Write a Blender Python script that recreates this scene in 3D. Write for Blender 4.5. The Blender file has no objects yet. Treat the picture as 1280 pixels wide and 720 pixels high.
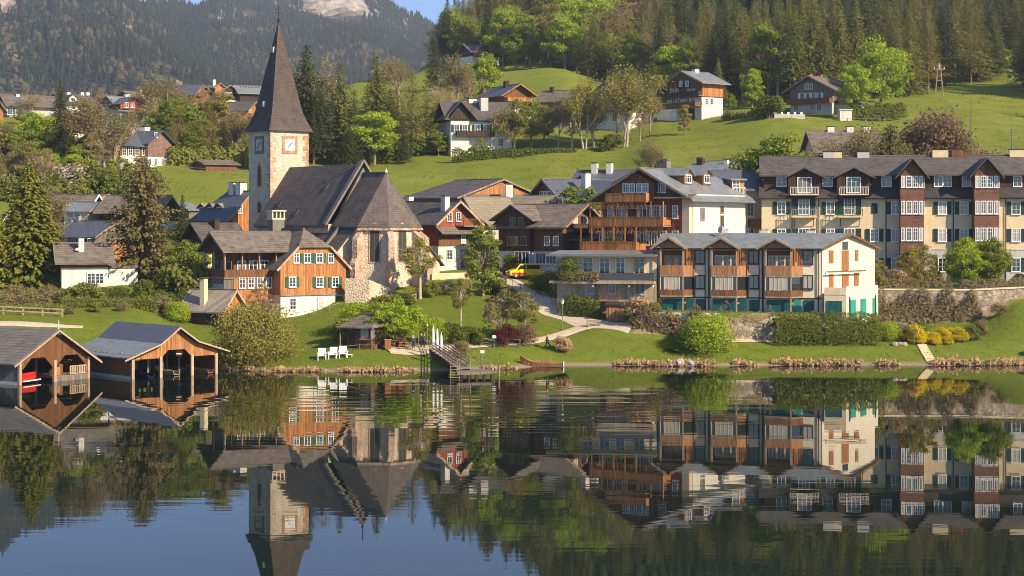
import bpy, math, random
import numpy as np
from mathutils import Vector

rnd = random.Random(7)
R = math.radians
SC = bpy.context.scene
COL = SC.collection

# ------------------------------------------------------------------ camera, sky, sun, exposure
F, HC, YH = 2133.333, 17.0, 280.0          # focal length in photo pixels, eye height above the lake, horizon row
cam_d = bpy.data.cameras.new('camera')
cam = bpy.data.objects.new('camera', cam_d); COL.objects.link(cam)
cam.location = (0, 0, HC); cam.rotation_euler = (R(90), 0, 0)
cam_d.sensor_width = 36; cam_d.lens = 60; cam_d.shift_y = -(360 - YH) / 1280
cam_d.clip_start = 1; cam_d.clip_end = 20000
SC.camera = cam

SUN_AZ, SUN_EL = 52.0, 31.0                # azimuth from -Y (towards the viewer) round to +X
world = bpy.data.worlds.new('World'); SC.world = world; world.use_nodes = True
nt = world.node_tree; bg = nt.nodes['Background']
sky = nt.nodes.new('ShaderNodeTexSky'); sky.sky_type = 'NISHITA'; sky.sun_disc = False
sky.sun_elevation = R(SUN_EL)
sx, sy = math.sin(R(SUN_AZ)), -math.cos(R(SUN_AZ))
sky.sun_rotation = math.atan2(sx, sy)      # 0 points along +Y, turning towards +X
sky.altitude = 1800; sky.air_density = 0.8; sky.dust_density = 0.0; sky.ozone_density = 5.5
nt.links.new(sky.outputs[0], bg.inputs[0]); bg.inputs[1].default_value = 0.105
sun_d = bpy.data.lights.new('sun', 'SUN'); sun_d.energy = 5.0; sun_d.angle = R(0.5); sun_d.color = (1.0, 0.82, 0.58)
sun = bpy.data.objects.new('sun', sun_d); COL.objects.link(sun)
sdir = Vector((sx * math.cos(R(SUN_EL)), sy * math.cos(R(SUN_EL)), math.sin(R(SUN_EL))))
sun.rotation_euler = sdir.to_track_quat('Z', 'Y').to_euler(); sun.location = (0, 0, 300)
SC.view_settings.view_transform = 'Standard'; SC.view_settings.look = 'None'
SC.view_settings.exposure = 1.0; SC.view_settings.gamma = 1.0; SC.view_settings.use_curve_mapping = False
SC.cycles.max_bounces = 6; SC.cycles.diffuse_bounces = 2; SC.cycles.glossy_bounces = 3
SC.cycles.transmission_bounces = 3; SC.cycles.volume_bounces = 0; SC.cycles.transparent_max_bounces = 6
SC.cycles.use_denoising = True; SC.cycles.filter_width = 1.0
SC.cycles.sample_clamp_indirect = 4

def PX(px, Y): return (px - 640) * Y / F
def PZ(py, Y): return HC - (py - YH) * Y / F

# ------------------------------------------------------------------ materials
MATS = {}
def _new(name):
    m = bpy.data.materials.new(name); m.use_nodes = True
    t = m.node_tree; p = t.nodes['Principled BSDF']
    return m, t, p
def _n(t, typ, **kw):
    n = t.nodes.new(typ)
    for k, v in kw.items(): setattr(n, k, v)
    return n
def _math(t, op, a, b=None, c=None):
    n = t.nodes.new('ShaderNodeMath'); n.operation = op
    for i, x in enumerate((a, b, c)):
        if x is None: continue
        if isinstance(x, (int, float)): n.inputs[i].default_value = x
        else: t.links.new(x, n.inputs[i])
    return n.outputs[0]
def _mix(t, fac, a, b, blend='MIX'):
    n = t.nodes.new('ShaderNodeMix'); n.data_type = 'RGBA'; n.blend_type = blend
    for k, x in ((0, fac), (6, a), (7, b)):
        if isinstance(x, (int, float)): n.inputs[k].default_value = x
        elif isinstance(x, tuple): n.inputs[k].default_value = (*x, 1)
        else: t.links.new(x, n.inputs[k])
    return n.outputs[2]
def _noise(t, vec, scale, detail=3, rough=.55):
    n = t.nodes.new('ShaderNodeTexNoise'); n.inputs['Scale'].default_value = scale
    n.inputs['Detail'].default_value = detail; n.inputs['Roughness'].default_value = rough
    if vec is not None: t.links.new(vec, n.inputs['Vector'])
    return n.outputs[0]
def _ramp(t, fac, lo, hi):
    n = t.nodes.new('ShaderNodeMapRange'); n.inputs[1].default_value = lo; n.inputs[2].default_value = hi
    t.links.new(fac, n.inputs[0]); return n.outputs[0]
def _map(t, vec, s):
    n = t.nodes.new('ShaderNodeMapping'); n.inputs[3].default_value = s; t.links.new(vec, n.inputs[0]); return n.outputs[0]
def _bump(t, p, h, strength, dist):
    b = t.nodes.new('ShaderNodeBump'); b.inputs['Strength'].default_value = strength; b.inputs['Distance'].default_value = dist
    t.links.new(h, b.inputs['Height']); t.links.new(b.outputs[0], p.inputs['Normal'])
def sc(c, k): return tuple(min(1, x * k) for x in c)

def mat(name, col, kind='plain', rough=.8, w=.18, var=.25, col2=None, metal=0.0):
    if name in MATS: return MATS[name]
    m, t, p = _new(name); MATS[name] = m
    p.inputs['Roughness'].default_value = rough; p.inputs['Metallic'].default_value = metal
    p.inputs['Specular IOR Level'].default_value = .3
    tc = _n(t, 'ShaderNodeTexCoord'); ob = tc.outputs['Object']
    L = t.links.new
    if kind == 'planks':
        sp = _n(t, 'ShaderNodeSeparateXYZ'); L(ob, sp.inputs[0])
        s = _math(t, 'DIVIDE', _math(t, 'ADD', sp.outputs[0], sp.outputs[1]), w)
        wn = _n(t, 'ShaderNodeTexWhiteNoise', noise_dimensions='1D'); L(_math(t, 'FLOOR', s), wn.inputs['W'])
        fr = _math(t, 'FRACT', s); gap = _math(t, 'LESS_THAN', fr, .14)
        st = _noise(t, _map(t, ob, (5, 5, .5)), 1.5, 4)
        c = _mix(t, wn.outputs[0], sc(col, 1 - var), sc(col, 1 + var))
        c = _mix(t, _ramp(t, st, .3, .75), c, col2 or sc(col, .45))
        c = _mix(t, _math(t, 'MULTIPLY', gap, .6), c, sc(col, .22))
        L(c, p.inputs['Base Color']); _bump(t, p, gap, .4, -.02)
    elif kind in ('shingle', 'seam'):
        sp = _n(t, 'ShaderNodeSeparateXYZ'); L(ob, sp.inputs[0])
        if kind == 'shingle':
            a = _math(t, 'FLOOR', _math(t, 'DIVIDE', sp.outputs[2], .26)); b = _math(t, 'FLOOR', _math(t, 'DIVIDE', _math(t, 'ADD', sp.outputs[0], sp.outputs[1]), .5))
            cb = _n(t, 'ShaderNodeCombineXYZ'); L(a, cb.inputs[0]); L(b, cb.inputs[1])
            wn = _n(t, 'ShaderNodeTexWhiteNoise', noise_dimensions='3D'); L(cb.outputs[0], wn.inputs['Vector']); v = wn.outputs[0]
            edge = _math(t, 'LESS_THAN', _math(t, 'FRACT', _math(t, 'DIVIDE', sp.outputs[2], .26)), .22)
        else:
            s = _math(t, 'DIVIDE', _math(t, 'ADD', sp.outputs[0], sp.outputs[1]), w)
            wn = _n(t, 'ShaderNodeTexWhiteNoise', noise_dimensions='1D'); L(_math(t, 'FLOOR', s), wn.inputs['W']); v = wn.outputs[0]
            edge = _math(t, 'LESS_THAN', _math(t, 'FRACT', s), .1)
        c = _mix(t, v, sc(col, 1 - var), sc(col, 1 + var))
        big = _noise(t, _map(t, ob, (1, 1, .5)), .8, 6, .7)
        c = _mix(t, _ramp(t, big, .38, .62), c, col2 or sc(col, 1.5))
        c = _mix(t, _math(t, 'MULTIPLY', edge, .5), c, sc(col, .4))
        L(c, p.inputs['Base Color']); _bump(t, p, edge, .5, -.03)
    elif kind == 'stone':
        vo = _n(t, 'ShaderNodeTexVoronoi'); vo.inputs['Scale'].default_value = 1 / w; L(ob, vo.inputs['Vector'])
        ve = _n(t, 'ShaderNodeTexVoronoi', feature='DISTANCE_TO_EDGE'); ve.inputs['Scale'].default_value = 1 / w; L(ob, ve.inputs['Vector'])
        sp = _n(t, 'ShaderNodeSeparateColor'); L(vo.outputs['Color'], sp.inputs[0])
        c = _mix(t, sp.outputs[0], sc(col, 1 - var), sc(col, 1 + var))
        c = _mix(t, _ramp(t, _noise(t, ob, .8, 4), .45, .65), c, col2 or sc(col, .6))
        c = _mix(t, _math(t, 'MULTIPLY', _math(t, 'LESS_THAN', ve.outputs[0], .06), .45), c, sc(col, .5))
        L(c, p.inputs['Base Color']); _bump(t, p, _ramp(t, ve.outputs[0], 0, .2), .8, .06)
    elif kind == 'leaf':
        oi = _n(t, 'ShaderNodeObjectInfo')
        c = _mix(t, _ramp(t, _noise(t, ob, w, 3), .35, .65), col, col2 or sc(col, 1.6))
        c = _mix(t, _math(t, 'MULTIPLY', oi.outputs['Random'], .5), c, sc(col, 1.0 - var))
        L(c, p.inputs['Base Color']); p.inputs['Specular IOR Level'].default_value = .15
        tr = _n(t, 'ShaderNodeBsdfTranslucent'); L(c, tr.inputs[0])
        mx = _n(t, 'ShaderNodeMixShader'); mx.inputs[0].default_value = .4
        L(p.outputs[0], mx.inputs[1]); L(tr.outputs[0], mx.inputs[2]); L(mx.outputs[0], t.nodes['Material Output'].inputs[0])
    elif kind == 'plain':
        c = _mix(t, _ramp(t, _noise(t, ob, 1.2, 5, .65), .35, .7), sc(col, 1 + var * .3), col2 or sc(col, 1 - var))
        c = _mix(t, _ramp(t, _noise(t, _map(t, ob, (2.2, 2.2, .18)), 1.0, 5, .7), .48, .75), c, sc(col, 1 - var * 1.6))
        L(c, p.inputs['Base Color'])
    else:
        p.inputs['Base Color'].default_value = (*col, 1)
    return m

M = lambda n: MATS[n]
mat('white_plaster', (.68, .65, .58), var=.22); mat('cream_plaster', (.68, .55, .35), var=.12); mat('beige_plaster', (.70, .55, .36), var=.15)
mat('yellow_plaster', (.62, .52, .30), var=.12); mat('grey_plaster', (.5, .48, .45), var=.15); mat('pale_green_plaster', (.36, .42, .36), var=.15)
mat('dark_green_boards', (.16, .2, .17), 'planks', var=.2)
mat('orange_wood', (.56, .24, .075), 'planks', .75, .2, .38, (.22, .075, .028)); mat('gold_wood', (.52, .235, .08), 'planks', .75, .24, .38, (.2, .085, .035))
mat('brown_wood', (.22, .095, .04), 'planks', .8, .18, .35, (.10, .045, .02)); mat('red_wood', (.33, .085, .045), 'planks', .8, .18, .3, (.18, .05, .03))
mat('dark_wood', (.075, .045, .03), 'planks', .85, .2, .4, (.035, .024, .018)); mat('grey_wood', (.22, .19, .16), 'planks', .9, .2, .35, (.12, .1, .085))
mat('weathered_trim', (.30, .23, .165), var=.35); mat('dark_trim', (.06, .04, .03), var=.3); mat('light_trim', (.46, .33, .22), var=.3)
mat('roof_slate', (.08, .07, .068), 'shingle', .6, var=.35, col2=(.13, .11, .10)); mat('roof_brown', (.12, .098, .085), 'shingle', .85, var=.35, col2=(.20, .165, .135))
mat('roof_tan', (.27, .22, .165), 'shingle', .85, var=.2, col2=(.22, .2, .14)); mat('roof_blue', (.085, .095, .125), 'seam', .45, .5, .15, (.1, .11, .14))
mat('roof_metal', (.22, .235, .24), 'seam', .4, .55, .18, (.30, .32, .32), .3); mat('roof_dark', (.045, .043, .047), 'shingle', .6, var=.25, col2=(.07, .065, .065))
mat('roof_boards', (.36, .30, .25), 'planks', .9, .45, .3, (.16, .13, .11)); mat('church_roof', (.10, .08, .072), 'shingle', .8, var=.25, col2=(.15, .122, .108))
mat('spire_shingle', (.07, .053, .047), 'shingle', .8, var=.3, col2=(.10, .078, .066)); mat('lead', (.19, .17, .155), var=.2)
mat('church_stone', (.68, .57, .44), 'stone', .9, .4, .12, (.62, .49, .37)); mat('pink_stone', (.56, .40, .29), 'stone', .9, .5, .12)
mat('tower_stone', (.60, .52, .39), 'stone', .9, .42, .2, (.55, .45, .33)); mat('quoin', (.52, .28, .16), 'stone', .9, .6, .2)
mat('garden_stone', (.34, .27, .21), 'stone', .95, .6, .4, (.2, .18, .11)); mat('yard_stone', (.66, .54, .38), 'stone', .95, .38, .15, (.58, .46, .32))
mat('shingle_red', (.16, .07, .045), 'shingle', .8, var=.35, col2=(.20, .095, .06))
mat('leaded_glass', (.05, .04, .033), 'flat', .45); mat('shaded_plaster', (.40, .32, .22), var=.45, col2=(.3, .25, .18))  # restaurant's lower plaster: beige with the shade darkened into its colour
mat('glass_dark', (.02, .024, .03), 'flat', .06); MATS['glass_dark'].node_tree.nodes['Principled BSDF'].inputs['Specular IOR Level'].default_value = .8
mat('curtain', (.42, .40, .36), var=.2); mat('white_paint', (.8, .79, .76), 'flat', .5); mat('green_shutter', (.018, .055, .04), 'planks', .5, .12, .2)
mat('bright_shutter', (.03, .13, .07), 'planks', .5, .12, .15); mat('teal', (.012, .12, .12), 'planks', .5, .3, .12); mat('teal_light', (.03, .36, .25), 'planks', .5, .3, .1)
mat('orange_shutter', (.4, .16, .05), 'planks', .6, .12, .15); mat('black_iron', (.02, .02, .022), 'flat', .5); mat('steel', (.5, .5, .5), 'flat', .4, metal=.6)
mat('red_paint', (.55, .02, .015), 'flat', .35); mat('yellow_paint', (.80, .55, .01), 'flat', .3); mat('navy_paint', (.01, .02, .07), 'flat', .25)
mat('rubber', (.02, .02, .02), 'flat', .8); mat('copper_wood', (.44, .21, .095), 'planks', .6, .14, .25); mat('white_cloth', (.8, .78, .74), 'flat', .8)
mat('skin', (.5, .3, .22), 'flat', .6); mat('dark_cloth', (.02, .022, .03), 'flat', .9); mat('blue_cloth', (.04, .06, .16), 'flat', .9); mat('red_cloth', (.35, .04, .03), 'flat', .9)
mat('hair', (.03, .02, .012), 'flat', .7); mat('gravel', (.56, .46, .34), var=.2, rough=.95); mat('asphalt_pale', (.54, .45, .35), var=.15, rough=.95)
mat('bark', (.26, .19, .13), 'plain', .9, var=.45); mat('pale_bark', (.45, .37, .28), 'plain', .9, var=.35); mat('grey_fabric', (.06, .065, .08), 'flat', .9)
mat('spruce', (.06, .082, .026), 'leaf', w=.5, var=.25, col2=(.13, .14, .04)); mat('spruce_light', (.15, .175, .035), 'leaf', w=.5, var=.25, col2=(.27, .25, .06))
mat('larch', (.20, .19, .045), 'leaf', w=.5, var=.3, col2=(.29, .25, .07)); mat('pine_olive', (.17, .16, .055), 'leaf', w=.5, var=.25, col2=(.30, .23, .10))
mat('spruce_bright', (.21, .22, .035), 'leaf', w=.5, var=.2, col2=(.32, .32, .06))
mat('leaf_fresh', (.30, .40, .03), 'leaf', w=.7, var=.2, col2=(.42, .50, .05)); mat('leaf_green', (.20, .26, .03), 'leaf', w=.7, var=.25, col2=(.29, .33, .05))
mat('leaf_olive', (.28, .27, .06), 'leaf', w=.7, var=.25, col2=(.38, .33, .09)); mat('leaf_bud', (.36, .28, .13), 'leaf', w=.7, var=.25, col2=(.45, .34, .17))
mat('leaf_red', (.12, .03, .03), 'leaf', w=.7, var=.3, col2=(.17, .05, .04)); mat('leaf_copper', (.25, .16, .10), 'leaf', w=.7, var=.2, col2=(.34, .24, .14))
mat('hedge_green', (.13, .17, .025), 'leaf', w=1.5, var=.2, col2=(.2, .23, .04)); mat('hedge_light', (.20, .23, .04), 'leaf', w=1.2, var=.3, col2=(.29, .28, .07))
mat('leaf_yellow', (.72, .55, .02), 'leaf', w=.7, var=.15, col2=(.5, .42, .04)); mat('leaf_white', (.6, .5, .42), 'leaf', w=.7, var=.2, col2=(.5, .45, .3))
mat('dry_grass', (.66, .43, .26), 'leaf', w=.9, var=.25, col2=(.46, .38, .18)); mat('twiggy', (.33, .25, .13), 'leaf', w=.9, var=.3, col2=(.26, .24, .08))
mat('vine', (.33, .25, .15), 'leaf', w=.9, var=.3, col2=(.25, .22, .10)); mat('rock', (.5, .42, .35), 'stone', .95, 1.2, .3)
mat('grass_blade', (.16, .22, .022), 'leaf', w=.4, var=.3, col2=(.27, .28, .05))
mat('leaf_lime', (.34, .46, .03), 'leaf', w=.7, var=.15, col2=(.46, .55, .05))

# ------------------------------------------------------------------ mesh helpers
class MB:
    def __init__(s): s.v = []; s.f = []
    def add(s, vs, fs):
        n = len(s.v); s.v += [tuple(v) for v in vs]; s.f += [tuple(n + i for i in f) for f in fs]; return s
    def box(s, x0, x1, y0, y1, z0, z1):
        if x1 < x0: x0, x1 = x1, x0
        if y1 < y0: y0, y1 = y1, y0
        return s.add([(x0, y0, z0), (x1, y0, z0), (x1, y1, z0), (x0, y1, z0), (x0, y0, z1), (x1, y0, z1), (x1, y1, z1), (x0, y1, z1)],
                     [(0, 3, 2, 1), (4, 5, 6, 7), (0, 1, 5, 4), (1, 2, 6, 5), (2, 3, 7, 6), (3, 0, 4, 7)])
    def slab(s, top, th):
        n = len(top); vs = list(top) + [(x, y, z - th) for x, y, z in top]
        fs = [tuple(range(n)), tuple(range(2 * n - 1, n - 1, -1))] + [(i, n + i, n + (i + 1) % n, (i + 1) % n) for i in range(n)]
        return s.add(vs, fs)
    def prism(s, poly, axis, a, b):       # poly in the plane across axis ('x': (y,z), 'y': (x,z), 'z': (x,y))
        def P(q, c): return {'x': (c, q[0], q[1]), 'y': (q[0], c, q[1]), 'z': (q[0], q[1], c)}[axis]
        n = len(poly); vs = [P(q, a) for q in poly] + [P(q, b) for q in poly]
        fs = [tuple(range(n - 1, -1, -1)), tuple(range(n, 2 * n))] + [(i, (i + 1) % n, n + (i + 1) % n, n + i) for i in range(n)]
        return s.add(vs, fs)
    def tube(s, p0, p1, r0, r1=None, n=6, cap=True):
        r1 = r0 if r1 is None else r1
        p0, p1 = Vector(p0), Vector(p1); d = (p1 - p0)
        if d.length < 1e-6: return s
        d.normalize(); a = d.orthogonal().normalized(); b = d.cross(a)
        vs = [p0 + (a * math.cos(2 * math.pi * i / n) + b * math.sin(2 * math.pi * i / n)) * r0 for i in range(n)] + \
             [p1 + (a * math.cos(2 * math.pi * i / n) + b * math.sin(2 * math.pi * i / n)) * r1 for i in range(n)]
        fs = [(i, (i + 1) % n, n + (i + 1) % n, n + i) for i in range(n)]
        if cap: fs += [tuple(range(n - 1, -1, -1)), tuple(range(n, 2 * n))]
        return s.add(vs, fs)
    def beam(s, p0, p1, w, h):            # rectangular bar, w across, h high
        p0, p1 = Vector(p0), Vector(p1); d = p1 - p0
        if d.length < 1e-6: return s
        side = d.cross(Vector((0, 0, 1)))
        if side.length < 1e-4: side = Vector((1, 0, 0))
        side.normalize(); up = side.cross(d).normalized()
        q = [side * (i * w / 2) + up * (j * h / 2) for i, j in ((-1, -1), (1, -1), (1, 1), (-1, 1))]
        return s.add([p0 + a for a in q] + [p1 + a for a in q], [(0, 1, 2, 3), (7, 6, 5, 4), (0, 4, 5, 1), (1, 5, 6, 2), (2, 6, 7, 3), (3, 7, 4, 0)])
    def build(s, name, m, parent=None, loc=(0, 0, 0), rz=0):
        me = bpy.data.meshes.new(name); me.from_pydata(s.v, [], s.f); me.update()
        if m: me.materials.append(M(m) if isinstance(m, str) else m)
        return link(name, me, parent, loc, rz)
def link(name, me, parent=None, loc=(0, 0, 0), rz=0):
    o = bpy.data.objects.new(name, me); COL.objects.link(o); o.location = loc; o.rotation_euler = (0, 0, rz)
    if parent: o.parent = parent
    return o
def tag(o, label=None, cat=None, group=None, kind=None):
    if label: o['label'] = label
    if cat: o['category'] = cat
    if group: o['group'] = group
    if kind: o['kind'] = kind
    return o
def empty(name, loc, rz=0, **kw):
    o = bpy.data.objects.new(name, None); COL.objects.link(o); o.location = loc; o.rotation_euler = (0, 0, rz); o.empty_display_size = .2
    return tag(o, **kw)
def np_mesh(name, V, Fc, m, smooth=False):
    V = np.asarray(V, dtype=np.float32); Fc = np.asarray(Fc, dtype=np.int32); k = Fc.shape[1]
    me = bpy.data.meshes.new(name); me.vertices.add(len(V)); me.vertices.foreach_set('co', V.ravel())
    me.loops.add(Fc.size); me.loops.foreach_set('vertex_index', Fc.ravel())
    me.polygons.add(len(Fc)); me.polygons.foreach_set('loop_start', np.arange(0, Fc.size, k, dtype=np.int32))
    me.polygons.foreach_set('loop_total', np.full(len(Fc), k, dtype=np.int32))
    if smooth: me.polygons.foreach_set('use_smooth', np.ones(len(Fc), dtype=bool))
    for x in (m if isinstance(m, list) else [m]): me.materials.append(M(x) if isinstance(x, str) else x)
    me.update(calc_edges=True); return me

# ------------------------------------------------------------------ terrain
def fbm(x, y, s, seed=0, octv=4):
    r = np.random.RandomState(seed); out = 0; a = 1.0
    for o in range(octv):
        for k in range(3):
            th = r.rand() * 6.28; ph = r.rand() * 6.28; f = (2 ** o) / s * (0.8 + .4 * r.rand())
            out = out + a / 3 * np.sin((x * math.cos(th) + y * math.sin(th)) * f * 6.28 + ph + 1.3 * np.sin((x * math.sin(th) - y * math.cos(th)) * f * 3.1 + ph * 2))
        a *= .5
    return out
COLS = {
 -150: [(199,0),(206,2.6),(210,4.7),(216,5.6),(224,6.3),(238,7.9),(262,10.9),(290,17.7),(320,22.5),(345,26.7),(400,36),(440,42),(480,48),(520,48),(700,35)],
 0:    [(199,0),(206,2.6),(210,4.7),(216,5.6),(224,6.3),(238,7.9),(262,10.9),(290,17.7),(320,22.5),(345,26.7),(400,36.7),(440,44.2),(480,49),(520,48),(700,35)],
 150:  [(200,0),(206,2.2),(214,5),(222,6.1),(238,7.9),(262,11.5),(290,18.4),(320,23),(345,27.8),(400,36.7),(440,43.6),(480,49),(520,48),(700,35)],
 250:  [(199,0),(208,2.2),(220,3.6),(232,5),(245,7.2),(262,12),(300,20),(340,27.2),(400,35.7),(440,41.7),(480,47),(520,46),(700,35)],
 350:  [(196,0),(203,.9),(215,2.4),(226,4.1),(240,5.2),(250,8.8),(262,11.5),(300,19),(340,26.2),(380,30),(420,34.7),(470,45),(540,53),(600,50),(700,45)],
 450:  [(196,0),(203,1.8),(212,3.1),(222,4.5),(231,5.8),(236,7.9),(262,12),(300,19),(340,24.7),(390,30.3),(430,37.2),(480,47.4),(540,60),(570,63.8),(620,62),(700,55)],
 540:  [(197,0),(203,1.4),(208,2),(214,2.8),(225,5.2),(236,7.9),(246,9.5),(262,10.9),(300,18),(330,22.7),(395,31.8),(440,41.8),(500,55),(580,68),(620,73),(660,74),(800,92),(1000,110)],
 620:  [(199.5,0),(204,.8),(207,1.8),(212,2.3),(222,5),(232,7.2),(240,8.9),(250,9.7),(268,11.3),(300,17.7),(330,23.2),(400,33.9),(450,44.4),(520,59.7),(600,72.7),(700,86),(850,125),(1000,150)],
 700:  [(204.5,0),(208,1.1),(212,2.6),(218,3.9),(223,5.2),(225.5,7.0),(236,8.2),(245,9.5),(262,11),(300,17.7),(330,24),(400,35.2),(450,47.6),(520,62),(580,70.8),(700,102),(900,169),(1000,200)],
 760:  [(205,0),(209,1.8),(214,3.75),(222,5.2),(232,6.1),(240,9.1),(262,12),(300,18.4),(340,25.8),(400,35.8),(450,46.5),(520,59.7),(560,65.6),(700,109),(900,182),(1000,215)],
 840:  [(204,0),(210,2),(212.9,2.8),(214.3,5.8),(235,5.8),(242,9),(262,12.5),(300,19),(340,28.2),(400,38.6),(420,42.6),(460,47.6),(520,56.5),(560,62),(700,105.6),(900,190),(1000,225)],
 1000: [(205,0),(210,1.9),(213.5,2.5),(215,5.7),(228,5.8),(233,8.8),(262,10),(300,20),(340,29.8),(400,42.7),(440,48),(520,58),(560,63),(700,109),(900,195),(1000,230)],
 1060: [(205,0),(210,1.9),(214,2.6),(215.6,5.4),(225.5,5.7),(228,8.3),(262,10),(300,20),(340,29.8),(400,41.9),(440,48),(520,58),(560,63),(700,109),(900,195),(1000,230)],
 1110: [(205,0),(211,2.0),(225,3.7),(226.6,8.3),(262,9.6),(300,20),(340,30.5),(400,41.4),(460,51),(520,58.4),(700,105),(900,190),(1000,230)],
 1215: [(205,0),(211,2.2),(225,4.0),(226.6,8.3),(262,9.6),(300,20),(340,30.5),(400,41.2),(460,52),(520,60.9),(700,107),(900,190),(1000,230)],
 1280: [(206,0),(211,2.4),(219,4.9),(225.5,6.8),(226.6,8.3),(262,9.6),(300,20),(340,30.8),(400,40.4),(460,51.5),(520,62.8),(560,67.4),(700,108),(900,190),(1000,230)],
 1500: [(206,0),(211,2.4),(219,4.9),(225.5,7.8),(226.6,8.3),(262,9.6),(300,20),(340,30.8),(400,40.4),(460,51.5),(520,62.8),(560,67.4),(700,108),(900,190),(1000,230)]}
cks = sorted(COLS)
def hfun(X, Y):
    X = np.asarray(X, float); Y = np.asarray(Y, float)
    px = np.clip(640 + F * X / Y, cks[0], cks[-1] - .01)
    prof = np.array([np.interp(Y, [115, COLS[c][0][0] - 10] + [q[0] for q in COLS[c]], [-9, -2.2] + [q[1] for q in COLS[c]]) for c in cks])
    idx = np.clip(np.searchsorted(cks, px, side='right') - 1, 0, len(cks) - 2)
    c0 = np.array(cks)[idx]; c1 = np.array(cks)[idx + 1]; t = (px - c0) / (c1 - c0); t = t * t * (3 - 2 * t)
    a = np.take_along_axis(prof, idx[None], 0)[0]; b = np.take_along_axis(prof, (idx + 1)[None], 0)[0]
    z = a * (1 - t) + b * t
    near = np.clip((Y - 300) / 100, 0, 1)
    z = z + fbm(X, Y, 60, 3) * .9 * near + fbm(X, Y, 9, 5, 2) * .06 * np.clip(z, 0, 1)
    return z
gx = np.concatenate([np.arange(-560, -150, 9), np.arange(-150, 190, 1.1), np.arange(190, 640, 9)])
gy = np.concatenate([np.arange(120, 190, 5), np.arange(190, 262, .7), np.arange(262, 340, 1.6), np.arange(340, 620, 3), np.arange(620, 1010, 8)])
GX, GY = np.meshgrid(gx, gy)
GZ = hfun(GX.ravel(), GY.ravel()).reshape(GX.shape)
def hz(x, y):
    i = min(max(np.searchsorted(gx, x) - 1, 0), len(gx) - 2); j = min(max(np.searchsorted(gy, y) - 1, 0), len(gy) - 2)
    u = (x - gx[i]) / (gx[i + 1] - gx[i]); v = (y - gy[j]) / (gy[j + 1] - gy[j])
    return float((GZ[j, i] * (1 - u) + GZ[j, i + 1] * u) * (1 - v) + (GZ[j + 1, i] * (1 - u) + GZ[j + 1, i + 1] * u) * v)

def grass_mat(name, c1, c2, c3, dirt):
    m, t, p = _new(name); MATS[name] = m; L = t.links.new
    p.inputs['Roughness'].default_value = .95; p.inputs['Specular IOR Level'].default_value = .1
    g = _n(t, 'ShaderNodeNewGeometry').outputs['Position']
    a = _ramp(t, _noise(t, g, .035, 5, .6), .38, .62); b = _ramp(t, _noise(t, g, .5, 6, .7), .3, .7); d = _ramp(t, _noise(t, g, 3.5, 3, .8), .3, .75)
    st = _ramp(t, _noise(t, _map(t, g, (.02, .16, 1)), 1.0, 4, .6), .45, .62)
    c = _mix(t, a, c1, c2); c = _mix(t, _math(t, 'MULTIPLY', st, .6), c, (.29, .295, .06)); c = _mix(t, _math(t, 'MULTIPLY', b, .8), c, c3); c = _mix(t, _math(t, 'MULTIPLY', d, .55), c, sc(c1, .45))
    yy = _n(t, 'ShaderNodeSeparateXYZ'); L(g, yy.inputs[0]); lawn = _mix(t, b, (.125, .185, .016), (.19, .215, .03)); lawn = _mix(t, _math(t, 'MULTIPLY', d, .5), lawn, (.075, .10, .012)); c = _mix(t, _ramp(t, yy.outputs[1], 282, 300), lawn, c)
    nz = _n(t, 'ShaderNodeNewGeometry'); sp = _n(t, 'ShaderNodeSeparateXYZ'); L(nz.outputs['True Normal'], sp.inputs[0])
    steep = _ramp(t, sp.outputs[2], .78, .6); c = _mix(t, steep, c, dirt)
    spz = _n(t, 'ShaderNodeSeparateXYZ'); L(g, spz.inputs[0]); c = _mix(t, _ramp(t, spz.outputs[2], .45, .12), c, dirt)
    L(c, p.inputs['Base Color']); _bump(t, p, _noise(t, g, 1.4, 6, .85), .8, .28)
grass_mat('meadow', (.20, .25, .026), (.27, .29, .045), (.15, .19, .024), (.30, .23, .15))
nx, ny = len(gx), len(gy)
V = np.stack([GX.ravel(), GY.ravel(), GZ.ravel()], 1)
ii, jj = np.meshgrid(np.arange(nx - 1), np.arange(ny - 1)); q = (jj * nx + ii).ravel()
FT = np.stack([q, q + 1, q + nx + 1, q + nx], 1)
ground = link('ground', np_mesh('ground', V, FT, 'meadow', True)); tag(ground, 'green meadow slopes rising from the lake shore past the village', 'ground', kind='structure')

# lake
m, t, p = _new('lake_water'); MATS['lake_water'] = m
p.inputs['Base Color'].default_value = (.006, .012, .008, 1); p.inputs['Roughness'].default_value = .012; p.inputs['IOR'].default_value = 1.33
g = _n(t, 'ShaderNodeNewGeometry').outputs['Position']
n1 = _noise(t, _map(t, g, (.35, 1.0, 1)), .9, 3, .5); n2 = _noise(t, _map(t, g, (.10, .62, 1)), 1.0, 2, .5); msk = _ramp(t, _noise(t, _map(t, g, (.5, 1.6, 1)), .022, 2), .42, .62)
sxyz = _n(t, 'ShaderNodeSeparateXYZ'); t.links.new(g, sxyz.inputs[0])
ex_ = _math(t, 'POWER', _math(t, 'DIVIDE', _math(t, 'ADD', sxyz.outputs[0], 4.0), 30.0), 2.0); ey_ = _math(t, 'POWER', _math(t, 'DIVIDE', _math(t, 'SUBTRACT', sxyz.outputs[1], 165.0), 27.0), 2.0)
wake = _ramp(t, _math(t, 'ADD', _math(t, 'ADD', ex_, ey_), _math(t, 'MULTIPLY', msk, .5)), 1.2, .1)
n3 = _noise(t, _map(t, g, (.035, .42, 1)), 1.0, 1, .4)
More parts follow.
